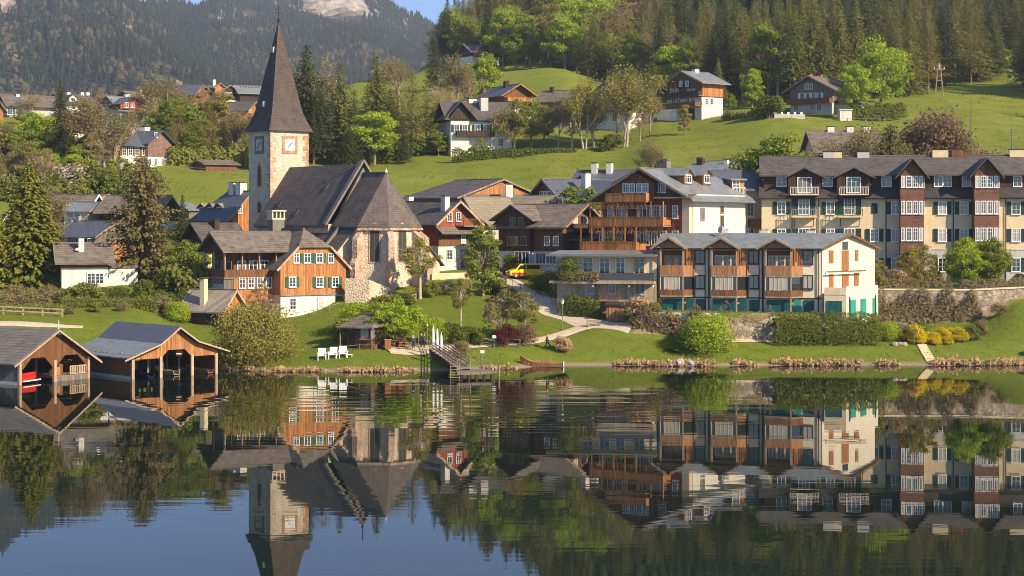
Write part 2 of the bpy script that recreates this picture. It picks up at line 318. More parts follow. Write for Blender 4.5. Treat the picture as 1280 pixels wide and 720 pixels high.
hsum = _math(t, 'ADD', _math(t, 'MULTIPLY', n3, _math(t, 'MULTIPLY_ADD', wake, 9.0, .12)), _math(t, 'ADD', _math(t, 'MULTIPLY', n1, .13), _math(t, 'MULTIPLY', n2, _math(t, 'MULTIPLY_ADD', msk, 1.1, .12))))
_unused = (_math(t, 'ADD', _math(t, 'MULTIPLY', n1, .35), _math(t, 'MULTIPLY', n2, _math(t, 'MULTIPLY_ADD', msk, 1.6, .35))))
_bump(t, p, hsum, 1.0, .0062)
water = MB().add([(-2500, -600, 0), (2500, -600, 0), (2500, 232, 0), (-2500, 232, 0)], [(0, 1, 2, 3)]).build('water', 'lake_water')
tag(water, 'calm dark lake mirroring the village and blue sky', 'lake', kind='structure')
lb = MB().box(-2500, 2500, -600, 121, -9.6, -9.05).build('lake_bed', 'gravel'); tag(lb, 'flat bed of the lake beneath the water', 'lake bed', kind='structure')

# mountains
MC = {
 -700: [(690,20),(1500,60),(2000,200),(2600,420),(3200,760),(4200,700),(5200,500)],
 -200: [(690,20),(1500,60),(1950,160),(2600,370),(3200,650),(4200,600),(5200,500)],
 0:    [(690,20),(1500,62),(1900,130),(2500,290),(3000,470),(3400,640),(4500,500),(5200,400)],
 90:   [(690,20),(1500,62),(1900,130),(2500,285),(3000,440),(3300,545),(4500,480),(5200,400)],
 150:  [(690,20),(1500,62),(1900,125),(2500,275),(3000,410),(3300,480),(4500,460),(5200,400)],
 220:  [(690,20),(1500,60),(1900,115),(2600,250),(3300,400),(3900,520),(4500,450),(5200,400)],
 300:  [(690,20),(1500,60),(1900,110),(2700,245),(3400,395),(4200,575),(4700,500),(5200,420)],
 345:  [(690,20),(1500,60),(1900,110),(2700,240),(3400,385),(3950,505),(4150,600),(4700,520),(5200,430)],
 400:  [(690,20),(1500,60),(1900,110),(2700,235),(3400,380),(3950,482),(4120,620),(4700,520),(5200,430)],
 450:  [(690,20),(1500,60),(1900,110),(2700,230),(3400,370),(4000,500),(4150,600),(4700,500),(5200,430)],
 480:  [(690,20),(1500,60),(1900,105),(2700,222),(3400,355),(4200,550),(4700,480),(5200,400)],
 510:  [(690,20),(1500,60),(1900,105),(2700,215),(3400,340),(4200,512),(4700,480),(5200,400)],
 550:  [(690,20),(1500,60),(1900,100),(2700,205),(3400,330),(4400,505),(4800,470),(5200,400)],
 640:  [(690,20),(1500,60),(1900,100),(2700,205),(3400,330),(4400,515),(4800,470),(5200,400)],
 900:  [(690,20),(1500,60),(1900,160),(2700,305),(3400,430),(4400,620),(5200,400)]}
mks = sorted(MC)
def mfun(X, Y):
    X = np.asarray(X, float); Y = np.asarray(Y, float)
    px = np.clip(640 + F * X / Y, mks[0], mks[-1] - .01)
    prof = np.array([np.interp(Y, [q[0] for q in MC[c]], [q[1] for q in MC[c]]) for c in mks])
    idx = np.clip(np.searchsorted(mks, px, side='right') - 1, 0, len(mks) - 2)
    c0 = np.array(mks)[idx]; c1 = np.array(mks)[idx + 1]; t = (px - c0) / (c1 - c0)
    z = np.take_along_axis(prof, idx[None], 0)[0] * (1 - t) + np.take_along_axis(prof, (idx + 1)[None], 0)[0] * t
    k = np.clip((Y - 1750) / 500, 0, 1)
    z = z + k * (fbm(X, Y, 900, 11, 4) * 26 - np.abs(fbm(X * 1.0, Y * .35, 420, 12, 3)) * 30 + 6)
    # valley wall: never above the skyline the ridge points give
    return z
mx = np.arange(-3000, 2400, 26.0); my = np.arange(690, 5200, 26.0)
MX, MY = np.meshgrid(mx, my); MZ = mfun(MX.ravel(), MY.ravel()).reshape(MX.shape)
V = np.stack([MX.ravel(), MY.ravel(), MZ.ravel()], 1); nx2, ny2 = len(mx), len(my)
ii, jj = np.meshgrid(np.arange(nx2 - 1), np.arange(ny2 - 1)); q = (jj * nx2 + ii).ravel()
m, t, p = _new('mountain_ground'); MATS['mountain_ground'] = m; L = t.links.new
p.inputs['Roughness'].default_value = 1; p.inputs['Specular IOR Level'].default_value = 0
g = _n(t, 'ShaderNodeNewGeometry'); sp = _n(t, 'ShaderNodeSeparateXYZ'); L(g.outputs['True Normal'], sp.inputs[0])
rockc = _mix(t, _ramp(t, _noise(t, _map(t, g.outputs['Position'], (1, 1, .4)), .03, 6, .75), .35, .65), (.30, .25, .21), (.78, .68, .58))
base = _mix(t, _ramp(t, _noise(t, g.outputs['Position'], .01, 4), .4, .6), (.055, .055, .035), (.10, .09, .055))
L(_mix(t, _ramp(t, sp.outputs[2], .87, .76), base, rockc), p.inputs['Base Color']); _bump(t, p, _noise(t, g.outputs['Position'], .04, 6, .8), 1, 14)
mo = link('mountain', np_mesh('mountain', V, np.stack([q, q + 1, q + nx2 + 1, q + nx2], 1), 'mountain_ground', True))
tag(mo, 'forested mountain with pale cliffs behind the village', 'mountain', kind='structure')
# ------------------------------------------------------------------ building kit
WIN = {}
mat('curtain_half', (.19, .175, .15), var=.5); mat('glass_blue', (.045, .055, .07), 'flat', .12)
MATS['glass_blue'].node_tree.nodes['Principled BSDF'].inputs['Specular IOR Level'].default_value = .8
def window_meshes(w, h, style):
    k = (round(w, 2), round(h, 2), style)
    if k in WIN: return WIN[k]
    fw = .065 if style != 'big' else .06
    f = MB(); x = w / 2
    f.box(-x - .05, -x + fw, -.07, 0, -.05, h + .05); f.box(x - fw, x + .05, -.07, 0, -.05, h + .05)
    f.box(-x + fw, x - fw, -.07, 0, h - fw, h + .05); f.box(-x + fw, x - fw, -.07, 0, -.05, fw)
    if style == 'arch':
        pass
    if style in ('cross', 'door', 'big', 'casement'):
        nxm = 1 if w < 1.5 else (2 if w < 2.3 else 3)
        for i in range(1, nxm + 1):
            c = -x + w * i / (nxm + 1); f.box(c - .03, c + .03, -.06, -.01, fw, h - fw)
    if style in ('cross', 'door'):
        for zz in ([.66] if style == 'cross' and h < 1.3 else [.36, .7]):
            f.box(-x + fw, x - fw, -.055, -.012, h * zz - .018, h * zz + .018)
    if style != 'door': f.box(-x - .1, x + .1, -.14, 0, -.11, -.05)
    me = bpy.data.meshes.new('window'); me.from_pydata(f.v, [], f.f)
    g = MB().box(-x + fw - .01, x - fw + .01, -.025, -.004, fw - .01, h - fw + .01); ge = bpy.data.meshes.new('pane'); ge.from_pydata(g.v, [], g.f)
    WIN[k] = (me, ge); return WIN[k]
VAR = {}
def mesh_with(me, m):
    k = (me.name, m)
    if k not in VAR:
        c = me.copy(); c.materials.clear(); c.materials.append(M(m)); VAR[k] = c
    return VAR[k]

class B:
    """one building: local x along its front, local y into its depth, z is world height"""
    def __init__(s, name, label, cat, FL, FR, D, group=None):
        X0, Y0 = PX(FL[0], FL[1]), FL[1]; X1, Y1 = PX(FR[0], FR[1]), FR[1]
        s.O = (X0, Y0); s.W = math.hypot(X1 - X0, Y1 - Y0); s.r = math.atan2(Y1 - Y0, X1 - X0); s.D = D
        s.u = (math.cos(s.r), math.sin(s.r)); s.n = (-math.sin(s.r), math.cos(s.r)); s.Ym = (Y0 + Y1) / 2
        s.root = empty(name, (X0, Y0, 0), s.r, label=label, cat=cat, group=group)
    def pt(s, x, y): return (s.O[0] + x * s.u[0] + y * s.n[0], s.O[1] + x * s.u[1] + y * s.n[1])
    def _solve(s, base, d, px):
        q = (px - 640) / F; return (q * base[1] - base[0]) / (d[0] - q * d[1])
    def lx(s, px, y=0): return s._solve(s.pt(0, y), s.u, px)
    def ly(s, px, x): return s._solve(s.pt(x, 0), s.n, px)
    def z(s, py, x=None, y=0):
        if x is None: x = s.W / 2
        return PZ(py, s.pt(x, y)[1])
    def face(s, f, off=0):
        return {'F': ((0, -off), 0), 'R': ((s.W + off, 0), math.pi / 2), 'L': ((-off, s.D), -math.pi / 2), 'B': ((s.W, s.D + off), math.pi)}[f]
    def along(s, f, px, off=0):
        if f == 'F': return s.lx(px, -off)
        if f == 'R': return s.ly(px, s.W + off)
        if f == 'L': return s.D - s.ly(px, -off)
    def fpt(s, f, a, off=0):
        (bx, by), rz = s.face(f, off); return bx + a * math.cos(rz), by + a * math.sin(rz), rz
    def part(s, name, mb, m, parent=None): return mb.build(name, m, parent or s.root)
    def win(s, f, px, py, w, h, style='cross', frame='white_paint', sh=None, pane='glass_dark', off=.05, shw=None, open_=True, parent=None, at=None, zb=None):
        a = at if at is not None else s.along(f, px, off)
        x, y, rz = s.fpt(f, a, off)
        z0 = zb if zb is not None else s.z(py, x, y) - h / 2
        if pane == 'glass_dark':
            q_ = rnd.random(); pane = 'curtain_half' if q_ < .22 else ('glass_blue' if q_ < .5 else pane)
        me, ge = window_meshes(w, h, style)
        wo = link('window', mesh_with(me, frame), parent or s.root, (x, y, z0), rz)
        link('pane', mesh_with(ge, pane), wo)
        if sh:
            sw = shw or w * .46
            for sg in (-1, 1):
                b = MB().box(sg * (w / 2 + .06), sg * (w / 2 + .06 + sw), -.06, -.01, -.02, h + .02); b.build('shutter', sh, wo)
        return wo
    def panel(s, f, px0, px1, z0, z1, m, name, off=.04, th=.05, parent=None):
        a0, a1 = s.along(f, px0, off), s.along(f, px1, off); (bx, by), rz = s.face(f, off)
        b = MB().box(a0, a1, -th, 0, z0, z1); return b.build(name, m, parent or s.root, (bx, by, 0), rz)
    def balcony(s, f, a0, a1, z, depth, rh=1.0, style='board', m='orange_wood', deck='weathered_trim', posts=None, zroof=None, off=.05, beam='weathered_trim'):
        (bx, by), rz = s.face(f, off)
        d = MB().box(a0, a1, -depth, 0, z - .16, z).build('balcony', deck, s.root, (bx, by, 0), rz)
        r = MB()
        if style == 'board':
            r.box(a0, a1, -depth - .05, -depth + .01, z - .12, z + rh); r.box(a0, a0 + .05, -depth, -.02, z + .05, z + rh); r.box(a1 - .05, a1, -depth, -.02, z + .05, z + rh)
            r.box(a0 - .03, a1 + .03, -depth - .09, -depth + .05, z + rh + .002, z + rh + .07)
        else:
            n = max(3, int((a1 - a0) / .22))
            for i in range(n + 1):
                c = a0 + .03 + (a1 - a0 - .06) * i / n; r.box(c - .02, c + .02, -depth, -depth + .04, z + .002, z + rh)
            for k in range(int(depth / .3)):
                for c in (a0 + .02, a1 - .02): r.box(c - .02, c + .02, -depth + .3 * k + .1, -depth + .3 * k + .14, z + .002, z + rh)
            r.box(a0, a1, -depth - .03, -depth + .05, z + rh + .002, z + rh + .07); r.box(a0, a0 + .05, -depth + .06, 0, z + rh + .002, z + rh + .07); r.box(a1 - .05, a1, -depth + .06, 0, z + rh + .002, z + rh + .07)
        r.build('railing', m, d)
        if posts and zroof:
            pb = MB()
            for i in range(posts):
                c = a0 + .08 + (a1 - a0 - .16) * i / (posts - 1); pb.box(c - .07, c + .07, -depth + .03, -depth + .17, z + .01, zroof)
            pb.build('balcony_posts', beam, d)
        return d
    def chimney(s, px, pt_, pbm, w=.8, y=None, m='white_plaster', cap='roof_dark', d=None, x=None):
        y = s.D * .5 if y is None else y; x = s.lx(px, y) if x is None else x
        zt, zb = s.z(pt_, x, y), s.z(pbm, x, y) - 1.4; d = d or w
        c = MB().box(x - w / 2, x + w / 2, y - d / 2, y + d / 2, zb, zt).build('chimney', m, s.root)
        MB().box(x - w / 2 - .1, x + w / 2 + .1, y - d / 2 - .1, y + d / 2 + .1, zt + .12, zt + .2).box(x - w / 2 + .1, x - w / 2 + .2, y - .1, y + .1, zt, zt + .12).box(x + w / 2 - .2, x + w / 2 - .1, y - .1, y + .1, zt, zt + .12).build('cap', cap, c)
        return c

def roof_polys(x0, x1, y0, y1, ze, zr, axis='x', hA=0, hB=0, zh=None, drop=0):
    """top faces of a gabled or (half) hipped roof; hA/hB: how far the ridge stops short at its two ends, zh: height where the half hip starts"""
    if axis == 'y':
        P = roof_polys(y0, y1, x0, x1, ze, zr, 'x', hA, hB, zh); return [[(y, x, z) for x, y, z in reversed(p)] for p in P]
    ym = (y0 + y1) / 2; zh = ze if zh is None else zh; t = (zh - ze) / (zr - ze); out = []
    ya, yb = y0 + (ym - y0) * t, y1 - (y1 - ym) * t
    for sgn in (0, 1):
        ye, yk = (y0, ya) if sgn == 0 else (y1, yb)
        p = [(x0, ye, ze), (x1, ye, ze)]
        if hB and t > 0: p.append((x1, yk, zh))
        p.append((x1 - hB, ym, zr)); p.append((x0 + hA, ym, zr))
        if hA and t > 0: p.append((x0, yk, zh))
        out.append(p if sgn == 0 else p[::-1])
    if hB: out.append([(x1, ya, zh), (x1, yb, zh), (x1 - hB, ym, zr)])
    if hA: out.append([(x0, yb, zh), (x0, ya, zh), (x0 + hA, ym, zr)])
    return out
def add_roof(b, m, x0, x1, y0, y1, ze, zr, axis='x', hA=0, hB=0, zh=None, th=.2, barge='weathered_trim', name='roof', parent=None, ridge=True):
    mb = MB()
    for p in roof_polys(x0, x1, y0, y1, ze, zr, axis, hA, hB, zh): mb.slab(p, th)
    ro = mb.build(name, m, parent or b.root)
    if barge:
        gs = []; e = .04; tt = 0 if zh is None else (zh - ze) / (zr - ze)
        for end, h in (('a', hA), ('b', hB)):
            if h and zh is None: continue
            tk = tt if h else 1.0
            if axis == 'x':
                X = x0 - e if end == 'a' else x1 + e; ym = (y0 + y1) / 2
                for ya in (y0, y1):
                    k = ya + (ym - ya) * tk; g = MB(); gs.append(g); g.beam((X, ya, ze - .12), (X, k, ze + (zr - ze) * tk - .12), .07, .3)
            else:
                Y = y0 - e if end == 'a' else y1 + e; xm = (x0 + x1) / 2
                for xa in (x0, x1):
                    k = xa + (xm - xa) * tk; g = MB(); gs.append(g); g.beam((xa, Y, ze - .12), (k, Y, ze + (zr - ze) * tk - .12), .07, .3)
        for g in gs: g.build('bargeboard', barge, ro)
    if ridge:
        if axis == 'x': MB().beam((x0 + hA, (y0 + y1) / 2, zr + .03), (x1 - hB, (y0 + y1) / 2, zr + .03), .3, .1).build('ridge_cap', 'lead', ro)
        else: MB().beam(((x0 + x1) / 2, y0 + hA, zr + .03), ((x0 + x1) / 2, y1 - hB, zr + .03), .3, .1).build('ridge_cap', 'lead', ro)
    return ro
def gutter(b, m='dark_trim', x0=None, x1=None, y=0, z=0):
    MB().tube((x0, y, z), (x1, y, z), .08, n=6).build('gutter', m, b.root)

def house(label, FL, FR, D, pb, pe, pr, axis='x', lower='white_plaster', upper=None, ps=None, roof='roof_brown', ov=.8, ovg=None, hA=0, hB=0, hh=None, barge='weathered_trim', cat='house', name='house', group=None, sx=0):
    b = B(name, label, cat, FL, FR, D, group); W = b.W; ovg = ov if ovg is None else ovg; th = .2
    span = (D if axis == 'x' else W) / 2 + ov
    zed = b.z(pe, None, -ov if axis == 'x' else 0); zr = b.z(pr, None, D / 2 if axis == 'x' else -ovg)
    m_ = (zr - zed) / span; zw = zed + m_ * ov - th; zap = zr - th - .03; b.zw, b.zr, b.zed, b.slope = zw, zr, zed, m_
    b.zb = b.z(pb); zs = b.z(ps) if ps is not None else None
    zh = None
    if (hA or hB) and hh is not None: zh = zed + (zr - zed) * hh
    def shell(mb, z0, k=0):
        if axis == 'x':
            if (hA or hB) and zh is None: mb.box(-k, W + k, -k, D + k, z0, zw); return
            if zh is not None:
                t = (zh - .02 - zw - th) / (zap - zw) if zap > zw else 0; t = max(0, min(1, t)); zz = zw + (zap - zw) * t; dy = D / 2 * t
                mb.prism([(-k, z0), (D + k, z0), (D + k, zw), (D - dy, zz), (dy, zz), (-k, zw)], 'x', -k, W + k)
            else: mb.prism([(-k, z0), (D + k, z0), (D + k, zw), (D / 2, zap), (-k, zw)], 'x', -k, W + k)
        else:
            if (hA or hB) and zh is None: mb.box(-k, W + k, -k, D + k, z0, zw); return
            if zh is not None:
                t = max(0, min(1, (zh - .02 - zw - th) / (zap - zw))); zz = zw + (zap - zw) * t; dx = W / 2 * t
                mb.prism([(-k, z0), (W + k, z0), (W + k, zw), (W - dx, zz), (dx, zz), (-k, zw)], 'y', -k, D + k)
            else: mb.prism([(-k, z0), (W + k, z0), (W + k, zw), (W / 2, zap), (-k, zw)], 'y', -k, D + k)
    if zs is not None and upper:
        b.part('wall', MB().box(0, W, 0, D, b.zb - 2, zs), lower); u = MB(); shell(u, zs, .06); b.part('upper_wall', u, upper)
    else:
        u = MB(); shell(u, b.zb - 2); b.part('wall', u, upper or lower)
    if axis == 'x': x0, x1, y0, y1 = -ovg, W + ovg, -ov, D + ov
    else: x0, x1, y0, y1 = -ov, W + ov, -ovg, D + ovg
    b.roof = add_roof(b, roof, x0, x1, y0, y1, zed, zr, axis, hA, hB, zh, th, barge)
    return b
def dormer(b, x, z, w, h, y, m='red_wood', roof='roof_metal', frame='white_paint', back=3.0, hr=.8, side='F', style='cross'):
    """gabled dormer standing on the front slope: x centre, z sill, face at local y, running back into the roof"""
    if side == 'F': T = lambda p: p
    else: T = lambda p: (b.W - p[1], p[0], p[2])      # on the right slope: along = local y, depth from the right edge
    def tr(mb): mb.v = [T(v) for v in mb.v]; return mb
    d = tr(MB().prism([(x - w / 2, z), (x + w / 2, z), (x + w / 2, z + h), (x, z + h + hr - .1), (x - w / 2, z + h)], 'y', y, y + back)).build('dormer', m, b.root)
    r = MB()
    for p in roof_polys(x - w / 2 - .3, x + w / 2 + .3, y - .35, y + back, z + h - .15, z + h + hr + .1, 'y'): r.slab(p, .12)
    tr(r).build('dormer_roof', roof, d)
    me, ge = window_meshes(w * .62, h * .7, style); q = T((x, y - .01, z + h * .22))
    wo = link('window', mesh_with(me, frame), d, q, 0 if side == 'F' else math.pi / 2); link('pane', mesh_with(ge, 'glass_dark'), wo)
    return d
# ------------------------------------------------------------------ vegetation: shared crown and trunk meshes, one thing per plant
nr = np.random.RandomState(3)
def quads(C, N, s, asp=1.0, T=None):
    """n quads at centres C with normals N, half size s (n,), elongated by asp along T"""
    n = len(C); N = N / (np.linalg.norm(N, axis=1, keepdims=True) + 1e-9)
    a = T if T is not None else nr.randn(n, 3)
    a = a - (a * N).sum(1, keepdims=True) * N; a /= (np.linalg.norm(a, axis=1, keepdims=True) + 1e-9); b = np.cross(N, a)
    s = np.asarray(s).reshape(-1, 1) * np.ones((n, 1))
    V = np.stack([C - a * s * asp, C + b * s, C + a * s * asp, C - b * s], 1).reshape(-1, 3)
    return V, np.arange(4 * n).reshape(n, 4)
def tubes(segs, n=5):
    Vs, Fs = [], []; k = 0
    for p0, p1, r0, r1 in segs:
        p0 = np.array(p0, float); p1 = np.array(p1, float); d = p1 - p0; L = np.linalg.norm(d)
        if L < 1e-6: continue
        d /= L; a = np.cross(d, [0.3, .9, .1]); a /= np.linalg.norm(a) + 1e-9; b = np.cross(d, a)
        nn = n if r0 > .05 else 3
        th = np.arange(nn) * 2 * np.pi / nn; c = np.cos(th)[:, None] * a + np.sin(th)[:, None] * b
        Vs.append(p0 + c * r0); Vs.append(p1 + c * r1)
        i = np.arange(nn); Fs.append(np.stack([k + i, k + (i + 1) % nn, k + nn + (i + 1) % nn, k + nn + i], 1)); k += 2 * nn
    return np.concatenate(Vs), np.concatenate(Fs)
PROTO = {}
def spruce_proto(key, m, H=20, Rr=.17, base=.08, dens=1.0, seed=0, ragged=.25, droop=.35, power=.8, qs=.42):
    nr.seed(seed); Cs, Ns, Ts, Ss = [], [], [], []
    nl = int(46 * dens)
    for i in range(nl):
        t = base + (1 - base) * (i / nl) ** .95; z = t * H
        rad = Rr * H * ((1 - t) / (1 - base)) ** power * (1 + ragged * nr.uniform(-1, 1)) + .15
        nb = int(5 + 7 * min(1, rad / 2))
        a0 = nr.rand() * 6.28
        for k in range(nb):
            a = a0 + k * 6.28 / nb + nr.randn() * .2; rl = rad * (1 + ragged * nr.uniform(-1.2, .8)); ns = max(4, int(rl / .2 * dens))
            for j in range(ns):
                u = (j + nr.rand()) / ns; u = .12 + .88 * u; rr = rl * u
                dz = -droop * rr * (.5 + .5 * u) + .1 * rl * u * u
                c = (rr * math.cos(a) + nr.randn() * .12, rr * math.sin(a) + nr.randn() * .12, z + dz + nr.randn() * .13)
                Cs.append(c); Ns.append((math.cos(a) * .5 + nr.randn() * .45, math.sin(a) * .5 + nr.randn() * .45, .8 + nr.randn() * .3)); Ts.append((math.cos(a), math.sin(a), -.45)); Ss.append(qs * .74 * (.55 + .5 * nr.rand()) * (1.1 - .45 * t))
    V, Fc = quads(np.array(Cs), np.array(Ns), np.array(Ss) * .62, 1.5, np.array(Ts))
    crown = np_mesh('crown', V, Fc, m)
    tv, tf = tubes([((0, 0, -.8), (0, 0, H * .5), H * .0125 + .04, H * .008), ((0, 0, H * .5), (0, 0, H * .97), H * .008, .03)], 7)
    PROTO[key] = (crown, np_mesh('trunk', tv, tf, 'bark'), H)
def limbs(H, cr_c, cr_r, n, seed, trunk_r, fork=.35, lean=0):
    nr.seed(seed); segs = [((0, 0, -.5), (lean * .3, 0, H * fork), trunk_r, trunk_r * .7)]; tips = []
    base = np.array([lean * .3, 0, H * fork])
    for k in range(n):
        a = k * 2.4 + nr.rand(); el = nr.uniform(.35, 1.25); L = nr.uniform(.6, 1.0)
        tip = cr_c + np.array([math.cos(a) * math.cos(el) * cr_r[0], math.sin(a) * math.cos(el) * cr_r[1], math.sin(el) * cr_r[2]]) * L * .8
        mid = base * .5 + tip * .5 + np.array([0, 0, -.04 * H]) + nr.randn(3) * .03 * H
        st = base + np.array([0, 0, nr.uniform(-.12, .1) * H * fork])
        segs += [(st, mid, trunk_r * .5, trunk_r * .3), (mid, tip, trunk_r * .3, trunk_r * .1)]; tips += [mid, tip]
        for j in range(3):
            e = mid + (tip - mid) * nr.rand() + nr.randn(3) * .1 * H; segs.append((mid + (tip - mid) * .3 * j, e, trunk_r * .16, .02)); tips.append(e)
    return segs, tips
def broad_proto(key, m, H=12, w=.42, base=.25, n=3200, seed=0, qs=.26, clumps=34, shell=.55, bark='bark', flat=1.0, gap=.5, fork=None):
    rx = w * H; cz = H * (base + (1 - base) / 2); rz = H * (1 - base) / 2
    segs, tips = limbs(H, np.array([0, 0, cz]), (rx, rx, rz), 7, seed, H * .022 + .04, fork or (base + .08))
    nr.seed(seed + 1); Cs, Ns = [], []
    cc = []; n = int(n * 2.4); qs = qs * .62; clumps = int(clumps * 1.35)
    for k in range(clumps):
        d = nr.randn(3); d /= np.linalg.norm(d); rr = nr.uniform(shell, 1.0)
        taper = 1 - .25 * max(0, d[2])
        cc.append(((d[0] * rx * rr * taper, d[1] * rx * rr * taper, cz + d[2] * rz * rr), nr.uniform(.16, .34) * min(rx, rz)))
    per = n // clumps
    for c, r in cc:
        d = nr.randn(per, 3); d /= np.linalg.norm(d, axis=1, keepdims=True); rr = (nr.rand(per, 1) ** gap)
        p = np.array(c) + d * rr * r * np.array([1.25, 1.25, .8]); Cs.append(p); Ns.append(d * .8 + nr.randn(per, 3) * .6 + np.array([0, 0, .3]))
    C = np.concatenate(Cs); Nn = np.concatenate(Ns); V, Fc = quads(C, Nn, qs * (.6 + .6 * nr.rand(len(C))), 1.2)
    tv, tf = tubes(segs); PROTO[key] = (np_mesh('crown', V, Fc, m), np_mesh('trunk', tv, tf, bark), H)
def bare_proto(key, m, H=14, seed=0, bark='pale_bark', buds=1500, spread=.5, qs=.08, stems=1, depth=5):
    nr.seed(seed); segs = []; tips = []; twigs = []
    def grow(p, d, L, r, k):
        d = d / np.linalg.norm(d); e = p + d * L; segs.append((p, e, r, r * .68)) if k < 4 else twigs.append((p, e, r, r * .5))
        if k >= depth: tips.append(e); return
        for j in range(3 if k < 4 else 2):
            q = nr.randn(3) * spread; q[2] = abs(q[2]) * .3
            st = p + d * L * nr.uniform(.45, 1.0)
            grow(st, d + q, L * nr.uniform(.58, .82), r * .55, k + 1)
        if k < 3: grow(e, d + nr.randn(3) * .12, L * .75, r * .68, k + 1)
        tips.append(p + d * L * .7)
    for s_ in range(stems):
        grow(np.array([nr.randn() * .25 * (stems > 1), nr.randn() * .25 * (stems > 1), -.4]), np.array([nr.randn() * .12 * stems, nr.randn() * .12 * stems, 1.0]), H * .3, H * .014 + .02, 0)
    tips = np.array(tips); idx = nr.randint(0, len(tips), buds)
    C = tips[idx] + nr.randn(buds, 3) * .035 * H
    hmax = max(s[1][2] for s in segs + twigs); sca = H / hmax
    V, Fc = quads(C, nr.randn(buds, 3), qs * (.5 + nr.rand(buds)), 1.6)
    tv, tf = tubes(twigs, 3)
    Va = np.concatenate([V, tv]) * sca; Fa = np.concatenate([Fc, np.concatenate([tf[:, :3], tf[:, 3:]], 1) + len(V)]) if tf.shape[1] == 4 else Fc
    t2, f2 = tubes(segs, 5); PROTO[key] = (np_mesh('crown', Va, Fa, m), np_mesh('trunk', t2 * sca, f2, bark), H)
def bush_proto(key, m, H=2, w=.7, n=1500, seed=0, qs=.13, clumps=18, bark='bark'):
    nr.seed(seed); rx = w * H; Cs, Ns = [], []; n = int(n * 2.6); qs = qs * .62; clumps = int(clumps * 1.5)
    for k in range(clumps):
        a = nr.rand() * 6.28; rr = nr.rand() ** .5; zz = nr.uniform(.15, .85); k2 = math.sqrt(max(.05, 1 - (zz * 1.05) ** 2.2))
        c = np.array([math.cos(a) * rx * rr * k2, math.sin(a) * rx * rr * k2, zz * H]); per = n // clumps
        d = nr.randn(per, 3); d /= np.linalg.norm(d, axis=1, keepdims=True); p = c + d * (nr.rand(per, 1) ** .5) * .3 * H * np.array([1.1, 1.1, .75]); p[:, 2] = np.abs(p[:, 2])
        Cs.append(p); Ns.append(d + nr.randn(per, 3) * .5)
    C = np.concatenate(Cs); V, Fc = quads(C, np.concatenate(Ns), qs * (.6 + .7 * nr.rand(len(C))), 1.3)
    segs = [((0, 0, -.3), (math.cos(a) * rx * .5, math.sin(a) * rx * .5, H * .7), .03 * H ** .5, .01) for a in np.arange(5) * 1.26 + nr.rand()]
    tv, tf = tubes(segs); PROTO[key] = (np_mesh('foliage', V, Fc, m), np_mesh('stem', tv, tf, bark), H)
for i in range(4): spruce_proto('spruce%d' % i, 'spruce', 20, [.19, .22, .16, .18][i], [.1, .06, .22, .3][i], 1, 10 + i)
for i in range(3): spruce_proto('sprucelit%d' % i, 'spruce_light', 20, [.20, .17, .21][i], [.08, .27, .05][i], 1, 20 + i)
for i in range(3): spruce_proto('larch%d' % i, 'larch', 20, [.18, .20, .17][i], [.12, .2, .32][i], .9, 30 + i, ragged=.4, droop=.2, power=.65, qs=.32)
spruce_proto('bigspruce', 'spruce_bright', 18, .29, .01, 1.7, 41, ragged=.12, droop=.3, power=.7, qs=.52)
spruce_proto('pine', 'pine_olive', 16, .31, .06, 1.35, 42, ragged=.4, droop=.12, power=.42, qs=.46)
spruce_proto('fir', 'spruce', 9, .26, .02, .8, 43, ragged=.2, qs=.36)
for i in range(3): broad_proto('fresh%d' % i, 'leaf_fresh', 12, [.4, .34, .3][i], [.16, .2, .12][i], 3800, 50 + i)
for i in range(3): broad_proto('green%d' % i, 'leaf_green', 12, [.42, .36, .3][i], [.14, .2, .12][i], 3600, 60 + i)
for i in range(3): broad_proto('olive%d' % i, 'leaf_olive', 12, [.42, .32, .27][i], [.14, .2, .1][i], 3200, 70 + i, qs=.2, gap=.8)
for i in range(3): broad_proto('bud%d' % i, 'leaf_bud', 12, [.4, .34, .28][i], [.2, .24, .15][i], 2000, 80 + i, qs=.15, gap=1.0, shell=.3, bark='pale_bark')
broad_proto('chestnut', 'leaf_lime', 6, .62, .22, 4600, 90, qs=.17, clumps=60); broad_proto('round', 'leaf_fresh', 6, .45, .1, 6500, 91, qs=.14, clumps=80, shell=.6)
broad_proto('round_b', 'leaf_green', 6, .42, .12, 5800, 92, qs=.14, clumps=70, shell=.55); broad_proto('round_olive', 'leaf_olive', 5, .55, .18, 3300, 93, qs=.12, clumps=46, gap=.8)
broad_proto('pollard', 'leaf_olive', 8, .26, .34, 2400, 94, qs=.13, clumps=30, gap=.8, bark='pale_bark'); broad_proto('columnar', 'leaf_green', 10, .22, .08, 4200, 95, qs=.17, clumps=46)
broad_proto('copper', 'leaf_copper', 12, .4, .12, 3200, 96, qs=.17, gap=.8, clumps=50); broad_proto('blossom', 'leaf_white', 5, .4, .2, 900, 97, qs=.12)
for i in range(4): bare_proto('bare%d' % i, 'twiggy', 14, 100 + i, stems=[1, 1, 3, 1][i], spread=[.45, .35, .4, .6][i], buds=5500)
bare_proto('barered', 'leaf_copper', 12, 115, 'pale_bark', 9000, .5, .09)
bare_proto('knobby', 'twiggy', 4.5, 110, stems=1, spread=.6, buds=500, qs=.07, depth=4)
bare_proto('birch', 'leaf_olive', 15, 112, 'pale_bark', 8000, .4, .1, 2)
for i in range(3): bush_proto('bush%d' % i, 'hedge_green', 2, [.7, .8, .6][i], 1500, 120 + i)
for i in range(3): bush_proto('bushlit%d' % i, 'hedge_light', 2, [.7, .85, .6][i], 1500, 125 + i)
for i in range(2): bush_proto('bushtwig%d' % i, 'twiggy', 2, [.75, .6][i], 1300, 130 + i, .1)
